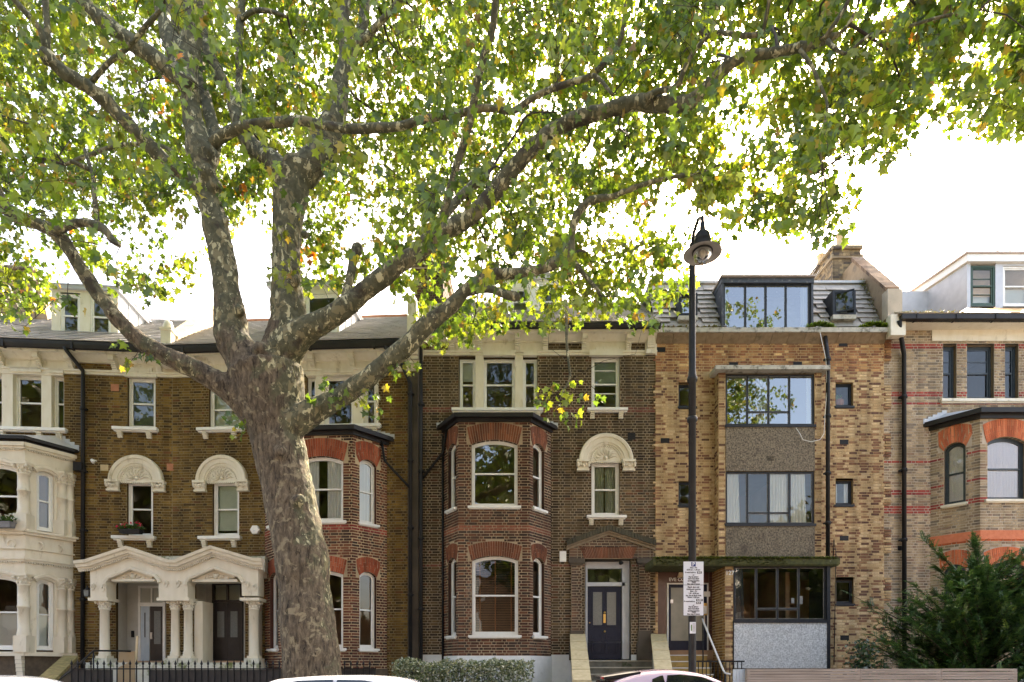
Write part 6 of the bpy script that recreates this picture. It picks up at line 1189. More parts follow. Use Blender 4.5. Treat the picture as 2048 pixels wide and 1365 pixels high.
# crown: sprays spread through a volume whose lower edge is the one in the photograph
LB = [(-400,660),(0,650),(60,660),(110,610),(180,570),(240,600),(330,605),(400,580),(430,500),(540,520),(560,600),(620,610),(700,608),(770,600),(815,640),(840,690),(900,705),(960,700),(990,668),(1100,662),(1200,655),(1300,650),(1340,640),(1385,590),(1410,545),(1440,480),(1540,470),(1640,480),(1690,460),(1715,410),(1722,330),(1735,300),(1780,335),(1810,300),(1850,240),(1900,245),(1960,270),(2000,290),(2048,250),(2400,180)]
lbx, lby = [p[0] for p in LB], [p[1] for p in LB]
HOLES = [(385,455,38,62,.02),(505,480,42,70,.06),(490,590,45,50,.25),(290,478,62,40,.3),(140,540,70,40,.45),(1345,400,38,46,.18),(1250,330,34,40,.35),(1395,470,38,60,.35),(1690,345,45,50,.15),(1480,250,50,30,.6),(225,150,40,22,.4),(320,520,50,40,.5),(770,610,60,40,.25),(1000,470,40,25,.6),(720,430,30,40,.6),(880,560,40,30,.6),(180,410,40,30,.4),(1960,110,50,40,.7),(2020,190,40,30,.6)]
def mask(px, py, n3):
    e = np.interp(px, lbx, lby)-py
    if e < 0: return 0
    v = min(1, .25+e/70)
    for cx, cy_, rx, ry, g in HOLES:
        q_ = ((px-cx)/rx)**2+((py-cy_)/ry)**2
        if q_ < 1.7: v *= g+(1-g)*min(1, max(0, (q_-.5)/1.2))
    if py > 430: v *= .72
    if px > 1430: v *= max(.25, min(1, .62+.9*n3))
    return v*min(1, max(.3, .9+1.2*n3) if py < 400 else max(.12, .62+1.5*n3))
def sample(n, far=True):
    out = []
    while len(out) < n:
        px, py = random.uniform(-330, 2330), random.uniform(-420, 720)
        c = np.interp(px, [800, 1100, 1500, 2048], [11.0, 10.4, 9.0, 7.6]); lo = np.interp(px, [0, 1100, 1500, 2048], [4.2, 3.8, 2.2, 1.4]); hi = np.interp(px, [0, 1100, 1500, 2048], [5.0, 5.0, 4.2, 3.2])
        if py > 420: hi *= .8
        Y = c-lo*random.random() if random.random() < .055 else c+hi*random.random()**.9; p = wp(px, py, Y)
        if Y < 10.6 and abs(px-1400) < 75 and 420 < py < 720: continue
        if random.random() < mask(px, py, mnoise.noise(Vector(p)*.75)+.5*mnoise.noise(Vector(p)*1.9)): out.append(p)
    return out
def grow(targets, r0, r1, cap, nseg, seg, mb, add=True, maxlen=9):
    global nodes, rads
    kd = kdtree.KDTree(len(nodes)); [kd.insert(p, i) for i, p in enumerate(nodes)]; kd.balance()
    order = sorted(targets, key=lambda t: kd.find(t)[2]); tips = []; pend = 0
    for t in order:
        co, i, dist = kd.find(t)
        if dist < .05: continue
        s = Vector(nodes[i]); ra = min(r0, rads[i]*.75+.001); n = max(3, min(9, int(dist/seg)+2)); pts = []; rr = []; side = Vector((random.gauss(0, 1), random.gauss(0, 1), random.gauss(0, .6)+.5)).normalized()*dist*.16
        for k in range(n):
            x = k/(n-1); p = s.lerp(t, x)+side*math.sin(PI*x)*(1-.3*x); p.z -= .05*dist*x*x*0; w_ = .03*dist; p += Vector((random.gauss(0, w_), random.gauss(0, w_), random.gauss(0, w_)))*(0 < k < n-1); pts.append(p); rr.append(ra+(r1-ra)*x)
        mb.tube([p-Vector(TREE.location) for p in pts], rr, cap, False)
        tips.append((pts[-2], pts[-1]))
        if add:
            for p, r_ in zip(pts[1:], rr[1:]): nodes.append(np.array(p)); rads.append(r_)
            pend += 1
            if pend % 60 == 0: kd = kdtree.KDTree(len(nodes)); [kd.insert(p, i) for i, p in enumerate(nodes)]; kd.balance()
    return tips
tw = MB()
grow(sample(190), .022, .009, 6, 6, .35, tw); grow(sample(1300), .008, .0035, 4, 4, .3, tw)
SPRIGS = [((1085,770),(1120,800),(1150,770),(1105,835),(1135,850),(1185,800),(1072,805),(1165,840),(1140,790),(1095,795),(1115,760),(1128,820),(1060,800),(1198,790)), ((640,775),(700,790),(740,800),(720,770),(690,810),(760,830),(745,845),(660,800),(730,820),(620,790),(770,800),(640,760)), ((450,835),(475,850),(488,870),(462,845)), ((238,745),(262,735),(280,720),(255,715),(232,690),(300,715)), ((805,740),(825,735),(845,745),(790,742)), ((1640,470),(1660,480),(1630,490)), ((1740,300),(1770,335),(1800,320),(1760,290))]
sp_t = [wp(px, py, {0: 9.7, 1: 10.2, 2: 10.4, 3: 10.0, 4: 10.2, 5: 7.6, 6: 7.3}[i]+random.uniform(-.25, .25)) for i, s in enumerate(SPRIGS) for px, py in s]
sp_t = [p+Vector((random.gauss(0, .04), 0, random.gauss(0, .04))) for p in sp_t]
NTW = 13500
tips = grow(sample(NTW), .0042, .002, 3, 3, .5, tw, False)
spt = grow(sp_t, .007, .003, 4, 4, .3, tw, True)
o = tw.build('twigs', STEM, TREE); o['kind'] = 'stuff'
pos = []; ax = []; nr = []; sz = []; cl = []
GRE = np.array([(.11, .178, .022), (.145, .215, .025), (.085, .15, .02), (.185, .24, .03), (.135, .165, .024), (.062, .112, .016)]); YEL = np.array([(.30, .25, .03), (.26, .19, .03), (.22, .14, .03)]); ORA = np.array([(.50, .19, .03), (.38, .13, .025), (.2, .085, .025)])
for k, (a, b) in enumerate(list(tips)+list(spt)):
    d_ = (b-a).normalized(); spr = k >= len(tips); n = random.randint(3, 5) if spr else random.randint(7, 12); g = GRE[random.randrange(len(GRE))]; odd = random.random(); yel = .1 if not spr else .2
    L = min((b-a).length, .45)
    for i in range(n):
        t = random.random(); p = b-d_*L*t*1.0+Vector((random.gauss(0, .09), random.gauss(0, .09), random.gauss(0, .07)-.03))*(.6 if spr else 1); pos.append(p)
        h = Vector((random.gauss(0, 1), random.gauss(0, 1), 0)); ax.append(h*.55+d_*.35+Vector((0, 0, -.75-.3*random.random()))); nr.append((random.gauss(0, .8), random.gauss(-.25, .8), random.gauss(.45, .6)))
        sz.append(random.uniform(.075, .15)*(1.0 if spr else 1)); c = g*random.uniform(.75, 1.25)
        r_ = random.random()
        if r_ < yel*.5: c = YEL[random.randrange(3)]*random.uniform(.8, 1.2)
        if odd > .997 or r_ > .9982: c = ORA[random.randrange(3)]*random.uniform(.8, 1.2)
        cl.append(c)
pos = np.array([tuple(p) for p in pos]); ax = np.array([tuple(a) for a in ax]); nr = np.array(nr); sz = np.array(sz); cl = np.array(cl)
pxs = CX+FPX*pos[:, 0]/pos[:, 1]; pys = CY-FPX*(pos[:, 2]-CZ)/pos[:, 1]; vis = (pxs > 5) & (pxs < 2043) & (pys > 5) & (pys < 900)
score = np.where(vis, sz/pos[:, 1], 0); order = np.argsort(-score); ind = order[:300]; rest = np.ones(len(pos), bool); rest[ind] = False
tpl = [leaf_template(.22, .25), leaf_template(.12, .45), leaf_template(.35, .1)]
grp = RNG.integers(0, 3, len(pos))
allp = []
V_, F_, C_ = [], [], []; off = 0
for g in range(3):
    s_ = rest & (grp == g); s, a, n = frames(ax[s_], nr[s_]); T = tpl[g]; N = s_.sum()
    V = (pos[s_]-TO)[:, None, :]+sz[s_][:, None, None]*(T[None, :, 0, None]*s[:, None, :]+T[None, :, 1, None]*a[:, None, :]+T[None, :, 2, None]*n[:, None, :]); V_.append(V.reshape(-1, 3)); F_.append((LEAF_F[None]+(np.arange(N)*13)[:, None, None]).reshape(-1, 3)+off); C_.append(np.repeat(cl[s_], 12, 0)); off += N*13
o = np_mesh('crown', np.vstack(V_), np.vstack(F_), np.vstack(C_), LEAF_M, TREE); o['kind'] = 'stuff'
pool = {}; s, a, n = frames(ax[ind], nr[ind])
for j, i in enumerate(ind):
    key = (int(grp[i]), int(np.argmin(((GRE-cl[i])**2).sum(1))) if cl[i][0] < cl[i][1]*1.05 else 6+int(cl[i][0] > .35)); 
    if key not in pool:
        me = bpy.data.meshes.new('leaf'); me.from_pydata([tuple(v) for v in tpl[key[0]]], [], [tuple(f) for f in LEAF_F]); at = me.attributes.new('Col', 'FLOAT_COLOR', 'FACE'); c = GRE[key[1]] if key[1] < 6 else (YEL[0] if key[1] == 6 else ORA[0]); at.data.foreach_set('color', np.tile([*c, 1], 12).astype(np.float32)); me.materials.append(LEAF_M); pool[key] = me
    lo = bpy.data.objects.new('leaf', pool[key]); col.objects.link(lo); lo.parent = TREE
    M = Matrix([[*(np.array([s[j][r_], a[j][r_], n[j][r_]])*sz[i]), (pos[i]-TO)[r_]] for r_ in range(3)]+[[0, 0, 0, 1]]); lo.matrix_local = M
# ================================================================== street lamp and its signs
YL = 10.4; lb_ = wp(1384.5, 0, YL); lamp = empty('street_lamp', (lb_.x, YL, 0), 0, 'black cast-iron street lamp with wide white-lined hat and glass bowl', 'street lamp')
LAMPM = pmat('lamp_black_paint', (.010, .010, .011), (.018, .017, .016), 7, .5, .08, 30, (.03, .03, .027), 5, .6, spec=.35)
hc = wp(1405, 506, 9.85); zt = hc.z+.42
q = MB(); q.lathe([(.16, 0), (.16, .05), (.12, .1), (.115, 1.1), (.072, 1.2), (.062, 1.3), (.060, 6.3), (.082, 6.31), (.085, 6.36), (.066, 6.4), (.058, 6.5), (.05, zt-.3), (.045, zt+.1)], (0, 0, 0), 20)
q.lathe([(.062, 5.62), (.085, 5.64), (.085, 5.70), (.062, 5.72)], (0, 0, 0), 20); q.build('post', LAMPM, lamp)
dx, dy = hc.x-lb_.x, hc.y-YL; q = MB(); P = [Vector((0, 0, zt+.05)), Vector((dx*.25, dy*.15, zt+.22)), Vector((dx*.7, dy*.6, zt+.27)), Vector((dx, dy, zt+.13)), Vector((dx, dy, zt-.05))]; q.tube(P, .028, 10); q.build('bracket_arm', LAMPM, lamp)
c = (dx, dy, hc.z)
q = MB(); q.lathe([(.13, .05), (.14, .09), (.128, .12), (.128, .17), (.135, .18), (.125, .2), (.12, .26), (.105, .3), (.06, .335), (.045, .36), (.04, .44), (.025, .5), (.022, .56), (.003, .6)], c, 28); q.build('canopy', LAMPM, lamp)
q = MB(); q.lathe([(.13, .055), (.2, .035), (.292, -.012), (.297, -.014)], c, 40); q.build('hat_top', LAMPM, lamp)
q = MB(); q.lathe([(.297, -.016), (.29, -.016), (.2, .03), (.15, .04), (.001, .05)], c, 40); q.build('reflector', pmat('dirty_white_enamel', (.36, .33, .28), (.46, .42, .37), 14, .4, .1, 30, (.2, .17, .13), 12, .6), lamp)
q = MB(); q.lathe([(.15, .03), (.158, .02), (.158, .0), (.148, -.004)], c, 32); q.build('bezel', LAMPM, lamp)
q = MB(); q.lathe([(.146, .0), (.14, -.05), (.115, -.105), (.07, -.145), (.025, -.16), (.001, -.161)], c, 28); q.build('bowl', glass_mat('lamp_bowl_glass', (.85, .84, .8), 1.6, .002), lamp)
q = MB(); q.sphere((dx, dy, hc.z-.02), .05, 10, 1.4); q.build('bulb', pmat('opal_bulb', (.6, .58, .52), None, rough=.3), lamp)
sg = wp(1387, 1177.5, 10.27); sg_o = empty('parking_sign', sg, 0, 'tall white parking restriction sign fixed to the lamp post', 'sign')
SIGNW = pmat('sign_white', (.62, .65, .66), (.66, .69, .70), 6, .4); hw, hh = 20.7*10.27/FPX, 54.5*10.27/FPX; q = MB(); q.box(-hw, hw, 0, .004, -hh, hh); q.build('plate', SIGNW, sg_o)
q = MB(); q.ring([(-hw, -hh), (hw, -hh), (hw, hh), (-hw, hh)], [(-hw+.005, -hh+.005), (hw-.005, -hh+.005), (hw-.005, hh-.005), (-hw+.005, hh-.005)], XYZ, -.002, .0015); zl = hh-.435*2*hh; q.box(-hw, hw, -.002, .001, zl-.003, zl+.003); q.build('border', BLET, sg_o)
for z in (hh*.6, -hh*.6): q = MB(); q.lathe([(.085, -.015), (.085, .015)], (lb_.x-sg.x, YL-sg.y, z), 20); q.box(-.03, .03, .004, .06, z-.02, z+.02); q.build('clamp', SILVER, sg_o)
BLUE = pmat('sign_blue', (.012, .035, .16), None, rough=.4); q = MB(); q.box(-.036, .036, -.003, .001, hh-.014-.072, hh-.014); q.build('blue_square', BLUE, sg_o); text('P', .082, (0, -.004, hh-.05), WLET, sg_o, ext=.001, bold=.002)
def line(s, f, size=.033, x=0, align='CENTER', mat=BLET, sx=1): text(s, size, (x, -.002, hh-2*hh*f), mat, sg_o, align=align, ext=.0008, sx=sx, bold=.0012)
for s, f in (('Mon - Fri', .12), ('8.30 am - 6.30 pm', .157), ('or', .252), ('Pay by phone', .286), ('020 7125 0029', .322), ('quoting location', .358), ('62020', .386), ('Max stay 2 hours', .417), ('Match days only', .474), ('Additional controls', .513), ('Mon - Fri', .55), ('6.30 - 8.30 pm', .589), ('Sat, Sun & Bank Hols', .63), ('Noon - 4.30 pm', .663), ('or', .806), ('Pay by phone', .835), ('020 7125 0029', .873), ('quoting location', .91), ('62020', .936), ('Max stay 2 hours', .97)): line(s, f, .0315, sx=.95)
line('Permit holders', .206, .0315, -hw+.03, 'LEFT', sx=.92); line('Permit holders', .738, .0315, -hw+.015, 'LEFT', sx=.92)
for s, f, x0_, x1_ in (('IS-D', .206, .06, .135), ('IS-MD', .713, .045, .15), ('IS-D', .764, .045, .122)):
    q = MB(); z = hh-2*hh*f; q.box(x0_, x1_, -.002, .001, z-.0175, z+.0175); q.build('black_label', BLET, sg_o); text(s, .03, ((x0_+x1_)/2, -.003, z), WLET, sg_o, ext=.0008, bold=.001)
p = wp(1385.5, 1256, 10.33); e = empty('post_notice', p, 0, 'small white notice strapped to the lamp post below the sign', 'notice'); q = MB(); q.box(-.05, .05, -.004, .0, -.095, .095); q.build('sheet', SIGNW, e); q = MB(); q.box(-.03, -.012, -.006, -.003, -.05, .05); q.build('green_emblem', pmat('notice_green', (.1, .22, .05)), e)
for i in range(7): q = MB(); q.box(-.005, .04, -.006, -.003, .06-.02*i, .068-.02*i); q.build('text_line', pmat('grey_print', (.2, .2, .2)) if i == 0 else MATS['grey_print'], e)
# ================================================================== railings, fence, hedge
def railing(pa, pb, Y, label, boards, ztop=None):
    a, b = wp(pa, 1337, Y), wp(pb, 1337, Y); e = empty('iron_railing', (a.x, Y, 0), 0, label, 'railing', 'spear-topped iron railings'); L = b.x-a.x; n = int(L/.13); me = None; z = a.z
    q = MB(); q.box(0, L, -.012, .012, z-.025, z); q.box(0, L, -.012, .012, .25, .28); q.build('rail', BLACK, e)
    for i in range(n+1):
        x = min(i*.13, L)
        if me is None:
            q = MB(); q.box(-.0085, .0085, -.0085, .0085, .05, z+.03); q.lathe([(.009, z+.03), (.02, z+.04), (.009, z+.052), (.012, z+.065), (.026, z+.085), (.02, z+.11), (.006, z+.15), (.001, z+.175)], (0, 0, 0), 8); o = q.build('picket', BLACK, e, (x, 0, 0)); me = o.data
        else: o = bpy.data.objects.new('picket', me); col.objects.link(o); o.parent = e; o.location = (x, 0, 0)
    for p0, p1 in boards:
        x0_, x1_ = wp(p0, 0, Y+.03).x-a.x, wp(p1, 0, Y+.03).x-a.x; x = x0_
        while x < x1_-.02: q = MB(); q.box(x, min(x+.128, x1_)-.003, .022, .034, .1, z-.03); q.build('board', DARKB, e); x += .13
DARKB = pmat('dark_stained_board', (.02, .019, .02), (.035, .032, .031), 5, .6)
railing(143, 562, 12.5, 'black spear-topped railing with dark boards left of the tree trunk', [(143, 226), (300, 562)]); railing(664, 752, 12.9, 'short black spear-topped railing right of the tree trunk', [(664, 752)])
Y = 12.5; a, b = wp(1494, 1338, Y), wp(2034, 1338, Y); fe = empty('slatted_fence', (a.x, Y, 0), 0, 'weathered horizontal slat timber fence before the right houses', 'fence'); L = b.x-a.x; z = a.z; k = 0
while z > .1:
    x = 0; j = 0
    for x0_, x1_ in ((0, .42*L), (.42*L, .72*L), (.72*L, L)):
        q = MB(); dz = random.uniform(-.003, .003); q.box(x0_+.003, x1_-.003, -.01-random.random()*.006, .012, z-.047+dz, z+dz); q.build('slat', WOOD, fe)
    z -= .056
q = MB()
for x in (.03, .42*L, .72*L, L-.03): q.box(x-.04, x+.04, .013, .09, 0, a.z-.01)
q.build('post', WOOD, fe)
a, b = wp(1466, 1339, 12.6), wp(1493, 1339, 12.6); e = empty('garden_gate', (a.x, 12.6, 0), 0, 'narrow pale blue boarded gate beside the slatted fence', 'gate'); n = 4
for i in range(n): w_ = (b.x-a.x)/n; q = MB(); q.box(i*w_+.003, (i+1)*w_-.003, 0, .02, .05, a.z); q.build('board', GREYBLUE, e)
q = MB(); q.box(0, b.x-a.x, .02, .05, .3, .38); q.box(0, b.x-a.x, .02, .05, 1.1, 1.18); q.build('ledge', GREYBLUE, e)
GL = leaf_mat('hedge_leaf', .35, 1.2, .08)
def simple_T(w_=.32): return np.array([(0, 0, 0), (w_, .45, .06), (0, 1, -.08), (-w_, .45, .06)]), np.array([(0, 1, 2, 3)])
def bush(root, name, N, fn, size, pal, tilt=.5, w_=.32, mat=None, down=0.0):
    pos = np.array([fn() for _ in range(N)]); T, F = simple_T(w_); ax = RNG.normal(0, 1, (N, 3))*np.array([1, 1, .7])+np.array([0, 0, tilt]); nr = RNG.normal(0, 1, (N, 3))+np.array([0, -.4, .5]); P = np.array(pal); c = P[RNG.integers(0, len(P), N)]*RNG.uniform(.75, 1.25, (N, 1))
    return leaf_mass(name, pos, RNG.uniform(.6, 1.3, N)*size, ax, nr, c, mat or GL, root, T, F)
hx0, hx1 = wp(786, 0, 13.2).x, wp(1066, 0, 13.2).x; he = empty('hedge', ((hx0+hx1)/2, 13.2, 0), 0, 'small airy variegated hedge before the whitewashed plinth', 'hedge'); hw_ = (hx1-hx0)/2
def hfn():
    while True:
        x = random.uniform(-hw_, hw_); zt_ = 1.68+.1*mnoise.noise((x*2.2, 5, 2))+.06*mnoise.noise((x*7, 5, 2)); t = random.random()**.6; z = .5+(zt_-.5)*t
        if abs(x) > hw_*.92 and random.random() < .5: continue
        if random.random() < .25+.75*t: return (x, random.gauss(0, .2), z)
bush(he, 'foliage', 10500, hfn, .062, [(.07, .11, .03), (.11, .15, .05), (.30, .33, .22), (.36, .38, .27), (.05, .08, .02)], .5, .3)
q = MB()
for i in range(70): x = random.uniform(-hw_, hw_)*.95; q.tube([(x, random.gauss(0, .08), 0), (x+random.gauss(0, .06), random.gauss(0, .1), .7), (x+random.gauss(0, .14), random.gauss(0, .15), 1.55)], [.008, .006, .003], 4)
o = q.build('stems', STEM, he); o['kind'] = 'stuff'
# yew-like conifer by the fence
yb = wp(1962, 0, 14.4); ye = empty('conifer', (yb.x, 14.4, 0), 0, 'dark green feathery conifer behind the slatted fence', 'conifer'); q = MB(); q.tube([(0, 0, 0), (.03, 0, 1.4), (-.02, 0, 2.8), (-.1, 0, 4.1)], [.11, .09, .06, .02], 10); q.build('trunk', STEM, ye)
YP_, YA, YN, YS, YC = [], [], [], [], []; stq = MB()
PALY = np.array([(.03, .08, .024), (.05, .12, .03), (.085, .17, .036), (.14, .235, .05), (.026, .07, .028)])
def spray(base, dirv, L, col_):
    dirv = dirv.normalized(); n = max(6, int(L/.02)); side = dirv.cross(Vector((0, 0, 1))); side = side.normalized() if side.length > .01 else Vector((1, 0, 0)); upv = side.cross(dirv)
    for i in range(n):
        t = i/n; p = base+dirv*L*t+Vector((0, 0, -.14*L*t*t))
        for s_ in (-1, 1): YP_.append(tuple(p)); YA.append(tuple(dirv*.55+side*s_+Vector((0, 0, random.gauss(.05, .2))))); YN.append(tuple(upv+Vector((random.gauss(0, .3), random.gauss(0, .3), 0)))); YS.append(random.uniform(.045, .075)*(1-.35*t)); YC.append(col_*random.uniform(.75, 1.3))
TOPS = [(-1.46, 4.45), (-.16, 4.5), (.5, 4.1), (-.75, 3.7), (1.1, 4.25), (-2.9, 3.2), (-1.1, 3.9), (2.0, 4.1), (-2.5, 2.9), (-2.2, 2.6), (-2.7, 2.4), (-2.4, 2.0), (-1.9, 3.1), (-2.0, 1.8)]
for i in range(300):
    if i < 14: tx, tz = TOPS[i]; ty = random.uniform(-.4, .1)
    else: tx = random.uniform(-2.6, 2.4); ty = random.uniform(-1.2, .6); tz = max(.9, (4.05-.42*max(0, -tx)**1.1+.5*mnoise.noise((tx*1.3, ty, 4)))*random.uniform(.33, 1.0))
    s0 = Vector((random.gauss(0, .05), 0, max(.3, tz-.7-abs(tx)*.25))); tip = Vector((tx, ty, tz)); mid = s0.lerp(tip, .5)+Vector((0, 0, -.05)); P = [s0, mid, tip]; stq.tube(P, [.022, .014, .004], 5)
    for j in range(46):
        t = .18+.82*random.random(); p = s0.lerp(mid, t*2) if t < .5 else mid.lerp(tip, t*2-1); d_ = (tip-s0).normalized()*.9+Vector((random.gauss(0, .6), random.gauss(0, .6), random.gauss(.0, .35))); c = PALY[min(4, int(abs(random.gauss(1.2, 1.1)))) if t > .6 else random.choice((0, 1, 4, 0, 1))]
        spray(p, d_, random.uniform(.14, .34), c)
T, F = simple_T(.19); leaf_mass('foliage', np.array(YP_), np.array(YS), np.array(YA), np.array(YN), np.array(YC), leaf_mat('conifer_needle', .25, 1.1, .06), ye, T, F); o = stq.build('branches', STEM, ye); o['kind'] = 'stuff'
iv = wp(1729, 0, 16.4); ie = empty('climbing_shrub', (iv.x, 16.4, 0), 0, 'small dark leafy climber against the buff brick wall', 'shrub'); bush(ie, 'foliage', 1500, lambda: (random.gauss(0, .2)*(1.2-.3*random.random()), random.gauss(0, .12), random.uniform(.3, 2.25)), .09, [(.02, .055, .015), (.03, .08, .02), (.05, .1, .025)], -.3, .4); q = MB(); q.tube([(0, 0, 0), (.03, .05, 1), (-.02, 0, 2.1)], [.02, .015, .006], 6); q.build('stem', STEM, ie)
# ================================================================== parked cars
def car(px, Y, L, H_, W_, prof, color, label, name='parked_car', rough=.25, flip=1, windows=(), coat=.6):
    """prof: (x,z) top line from front to back; cross-sections with tumblehome"""
    e = empty(name, (wp(px, 0, Y).x, Y, 0), 0, label, 'car', 'cars parked along the kerb'); paint = pmat('car_paint_%d' % len(MATS), color, tuple(c*1.03 for c in color), 4, rough, coat=coat); N = 90; V = []; F = []; xs = [prof[0][0]+(prof[-1][0]-prof[0][0])*i/N for i in range(N+1)]; px_, pz_ = [p[0] for p in prof], [p[1] for p in prof]
    cs = catmull([(a, b, 0) for a, b in prof], .05); cxs = [c.x for c in cs]; czs = [c.y for c in cs]; belt = H_*.62; K = 17
    def top(x): return float(np.interp(x, cxs, czs))
    def half(x, z):
        e_ = min(1, (x-xs[0])/.35, (xs[-1]-x)/.35); w_ = W_/2*(.86+.14*math.sqrt(max(0, 1-(1-max(0, e_))**2)))
        if z > belt: w_ *= 1-.24*((z-belt)/(H_-belt))**1.1
        elif z < .35: w_ *= .94
        return w_
    for x in xs:
        zt_ = top(x); sec = []
        zz = [.22, .35, min(.55, zt_*.6), min(belt*.9, zt_-.10), max(min(belt, zt_-.08), zt_-.30) if zt_ > belt else zt_-.08, zt_-.075, zt_-.03, zt_-.008, zt_]
        for k, z in enumerate(zz): sec.append((half(x, min(z, zt_-.07))*(1, 1, 1, 1, 1, .995, .93, .74, 0)[k], z))
        row = [(-y, z) for y, z in sec]+[(y, z) for y, z in sec[-2::-1]]; V += [(x, y, z) for y, z in row]
    for i in range(N):
        for k in range(K-1): a = i*K+k; F.append((a, a+K, a+K+1, a+1))
    F += [tuple(range(K)), tuple(N*K+k for k in range(K-1, -1, -1))]; q = MB(); q.add(V, F, True); q.build('body', paint, e); CG = MATS.get('car_glass') or pmat('car_glass', (.012, .014, .016), None, rough=.03, spec=.9)
    for s_ in (-1, 1):
        for wl in windows:
            q = MB(); P = [(x, s_*(half(x, z)+.006), z) for x, z in wl]; q.add(P+[(x, y-s_*.02, z) for x, y, z in P], [tuple(range(len(P))), *[(i, (i+1) % len(P), len(P)+(i+1) % len(P), len(P)+i) for i in range(len(P))]]); q.build('side_window', CG, e)
    for x in (xs[0]+L*.19, xs[-1]-L*.19):
        for s_ in (-1, 1):
            A90 = Matrix.Rotation(PI/2, 3, 'X'); q = MB(); q.lathe([(.2, -.1), (.29, -.1), (.315, -.06), (.315, .06), (.29, .1), (.2, .1)], (x, s_*(W_/2-.12), .315), 24, axis=A90); wo = q.build('wheel', pmat('tyre_rubber', (.02, .02, .02), None, rough=.9) if 'tyre_rubber' not in MATS else MATS['tyre_rubber'], e); q = MB(); q.lathe([(.2, -.09), (.17, -.105), (.06, -.1), (.001, -.11)], (x, s_*(W_/2-.12), .315), 16, axis=A90 if s_ > 0 else Matrix.Rotation(-PI/2, 3, 'X')); q.build('rim', SILVER, wo)
    for x0_, nm, mt in ((xs[0]+.02, 'headlight', WHITE), (xs[-1]-.02, 'tail_light', pmat('red_lens', (.4, .01, .01), None, rough=.2) if 'red_lens' not in MATS else MATS['red_lens'])):
        for s_ in (-1, 1): q = MB(); q.sphere((x0_, s_*W_*.34, .68), .09, 8); q.build(nm, mt, e)
    return e, half, top, CG
def wwin(x0, x1, z0, prof_top, n=8, drop=.085): 
    return [(x0-.1, z0), (x1+.1, z0)]+[(x1-(x1-x0)*i/n, prof_top(x1-(x1-x0)*i/n)) for i in range(n+1)]
# white hatchback before the trunk
prof = [(-2.0, .55), (-1.9, .78), (-1.2, .92), (-.75, 1.0), (-.2, 1.30), (.25, 1.425), (.8, 1.44), (1.35, 1.405), (1.75, 1.31), (1.95, .95), (2.05, .6)]
k = 8.3; base = 1010/1000
WP_ = [(-1.95, .55), (-1.85, .8), (-1.5, .95), (-.92, 1.34), (-.55, 1.415), (.0, 1.437), (.5, 1.43), (.95, 1.36), (1.35, 1.15), (1.7, .95), (2.1, .82), (2.2, .5)]
zt_f = lambda x: float(np.interp(x, [-.75, -.45, 0, .45, .75], [1.30, 1.372, 1.388, 1.378, 1.31]))
car(690, 8.95, 4.1, 1.44, 1.72, WP_, (.62, .63, .66), 'white hatchback roof in front of the tree trunk', windows=[wwin(-.72, .02, .95, zt_f), wwin(.08, .8, .95, zt_f)])
PP = [(-1.2, .5), (-1.15, .8), (-1.08, 1.0), (-.9, 1.33), (-.72, 1.43), (-.48, 1.492), (-.15, 1.522), (.2, 1.495), (.45, 1.43), (.75, 1.28), (1.1, 1.05), (1.35, .95), (1.8, .85), (1.95, .5)]
ztp = lambda x: float(np.interp(x, [-.45, -.25, 0, .3, .55], [1.36, 1.44, 1.455, 1.425, 1.31]))
pk, hf, tf, CG = car(1335, 8.9, 3.1, 1.52, 1.6, PP, (.55, .40, .44), 'pale pink small hatchback with black rear spoiler below the steps', windows=[wwin(-.36, -.22, 1.0, ztp), wwin(-.16, .5, 1.0, ztp)])
q = MB(); q.hexa([(-.98, -.56, 1.385), (-.98, .56, 1.385), (-.5, .58, 1.44), (-.5, -.58, 1.44), (-.98, -.56, 1.42), (-.98, .56, 1.42), (-.5, .58, 1.494), (-.5, -.58, 1.494)]); q.build('spoiler', BLACK, pk); q = MB(); q.box(-1.0, -.975, -.5, -.3, 1.39, 1.415); q.build('brake_light', MATS['red_lens'], pk)
q = MB(); q.hexa([(-1.1, -.6, 1.02), (-1.1, .6, 1.02), (-1.05, .6, 1.02), (-1.05, -.6, 1.02), (-.93, -.56, 1.36), (-.93, .56, 1.36), (-.6, .56, 1.37), (-.6, -.56, 1.37)]); q.build('rear_window', CG, pk)
car(-75, 8.95, 4.1, 1.44, 1.72, WP_, (.62, .63, .66), 'white car roof at the far bottom left corner', windows=[wwin(-.72, .02, .95, zt_f), wwin(.08, .8, .95, zt_f)])
# ================================================================== ground and the other side of the street
def sheet(name, x0, x1, y0, y1, z, mat, th=.0):
    q = MB(); q.box(x0, x1, y0, y1, z-.05, z); o = q.build(name, mat); o['kind'] = 'structure'; return o
ASPH = pmat('asphalt', (.045, .045, .046), (.065, .064, .063), 30, .9, .4, 80); PAVE = pmat('paving_slab', (.24, .23, .21), (.31, .3, .28), 3, .9, .2, 40); EARTH = pmat('garden_earth', (.09, .07, .05), (.13, .1, .07), 5, .95)
sheet('ground', -300, 300, -300, 300, -.02, EARTH); sheet('road', -120, 120, 1.6, 9.85, -.0, ASPH); sheet('pavement', -120, 120, 10.0, 12.4, .12, PAVE); sheet('near_pavement', -120, 120, -2.5, 1.45, .12, PAVE); sheet('front_gardens', -120, 120, 12.42, 17.9, .06, PAVE)
for nm, y in (('kerb', 9.85), ('near_kerb', 1.45)):
    q = MB(); q.box(-120, 120, y, y+.15, -.1, .125); o = q.build(nm, CONCRETE); o['kind'] = 'structure'
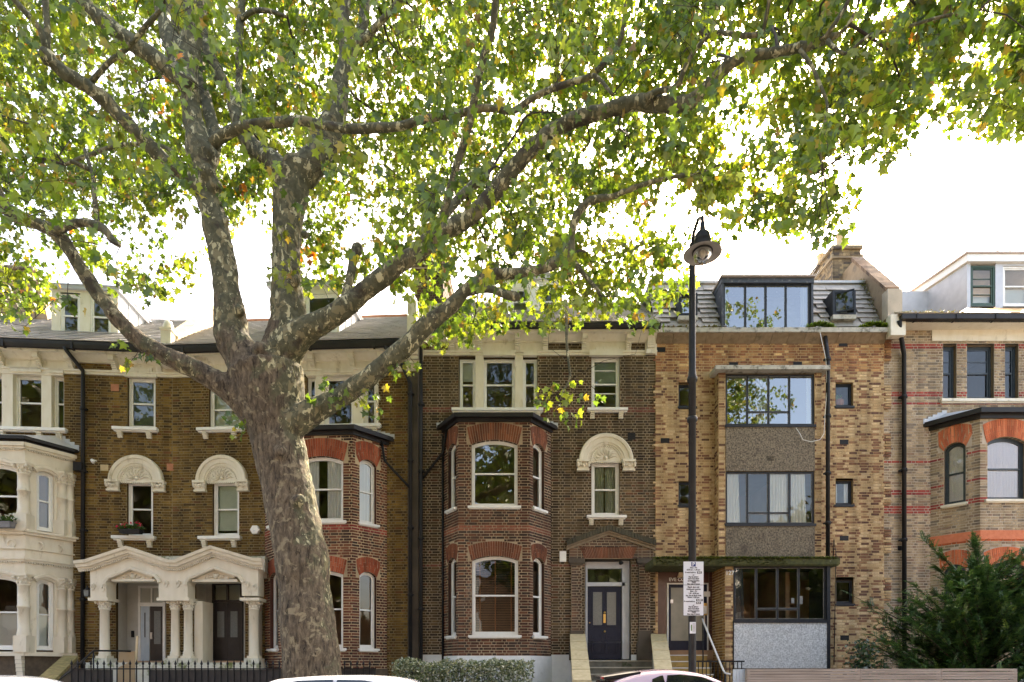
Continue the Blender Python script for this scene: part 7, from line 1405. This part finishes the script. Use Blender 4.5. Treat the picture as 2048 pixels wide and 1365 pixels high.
# terrace and trees opposite: out of view, seen only in the window panes
op_t = empty('opposite_terrace', (0, -13, 0), 0, 'brick terrace on the opposite side of the street', 'house'); q = MB(); q.box(-45, 45, -8, 0, 0, 8.6); q.build('wall', pmat('opposite_brick', (.25, .15, .09), (.32, .2, .12), 6, .9), op_t); q = MB(); q.hexa([(-45.3, -8.3, 8.6), (45.3, -8.3, 8.6), (45.3, .3, 8.6), (-45.3, .3, 8.6), (-45.3, -4.1, 11.3), (45.3, -4.1, 11.3), (45.3, -3.9, 11.3), (-45.3, -3.9, 11.3)]); q.build('roof', SLATE, op_t); wm_ = None
for i in range(22):
    for z in (1.2, 4.3, 7.0):
        if wm_ is None: q = MB(); q.box(-.6, .6, 0, .06, 0, 1.5); q.box(-.75, .75, 0, .12, -.12, 0); o = q.build('window', WHITE, op_t, (-43+4*i, 0, z)); wm_ = o.data
        else: o = bpy.data.objects.new('window', wm_); col.objects.link(o); o.parent = op_t; o.location = (-43+4*i, 0, z)
N = 9000; r_ = RNG.random(N)**.4; dv = RNG.normal(0, 1, (N, 3)); dv /= np.linalg.norm(dv, axis=1, keepdims=True); lump = 1+.28*np.array([mnoise.noise(Vector(d)*2.2) for d in dv]); cp = dv*(r_*lump)[:, None]*np.array([4.6, 4.2, 4.6])+np.array([0, 0, 8.3]); first = None
for i, (x, y, s_, lab) in enumerate(((-29, -8, 1.6, 'street tree opposite the cream bay house'), (-18, -9, 1.5, 'street tree opposite the twin porch'), (4.0, -9, 1.45, 'street tree opposite the pedimented door'), (19.5, -6.5, .95, 'street tree opposite the buff flats'))):
    e = empty('street_tree', (x, y, 0), i*1.3, lab, 'tree', 'trees across the street'); e.scale = (s_, s_, s_)
    if first is None:
        q = MB(); q.tube([(0, 0, 0), (.1, 0, 3), (0, .1, 6), (.2, 0, 9)], [.35, .27, .2, .06], 10)
        for k in range(7): a = k*.9; q.tube([(0, 0, 4+k*.4), (1.5*math.cos(a), 1.5*math.sin(a), 6+k*.4), (3*math.cos(a), 3*math.sin(a), 7.5+k*.4)], [.12, .07, .02], 6)
        t_ = q.build('trunk', BARK, e); c_ = leaf_mass('crown', cp, RNG.uniform(.3, .55, N), RNG.normal(0, 1, (N, 3))+np.array([0, 0, -.5]), RNG.normal(0, 1, (N, 3)), GRE[RNG.integers(0, 6, N)]*.4, LEAF_M, e, *simple_T(.45)); first = (t_, c_)
    else:
        for src in first: c2 = src.copy(); col.objects.link(c2); c2.parent = e
print('objects', len(scene.objects), 'tris', sum(len(o.data.polygons) for o in scene.objects if o.type == 'MESH'))
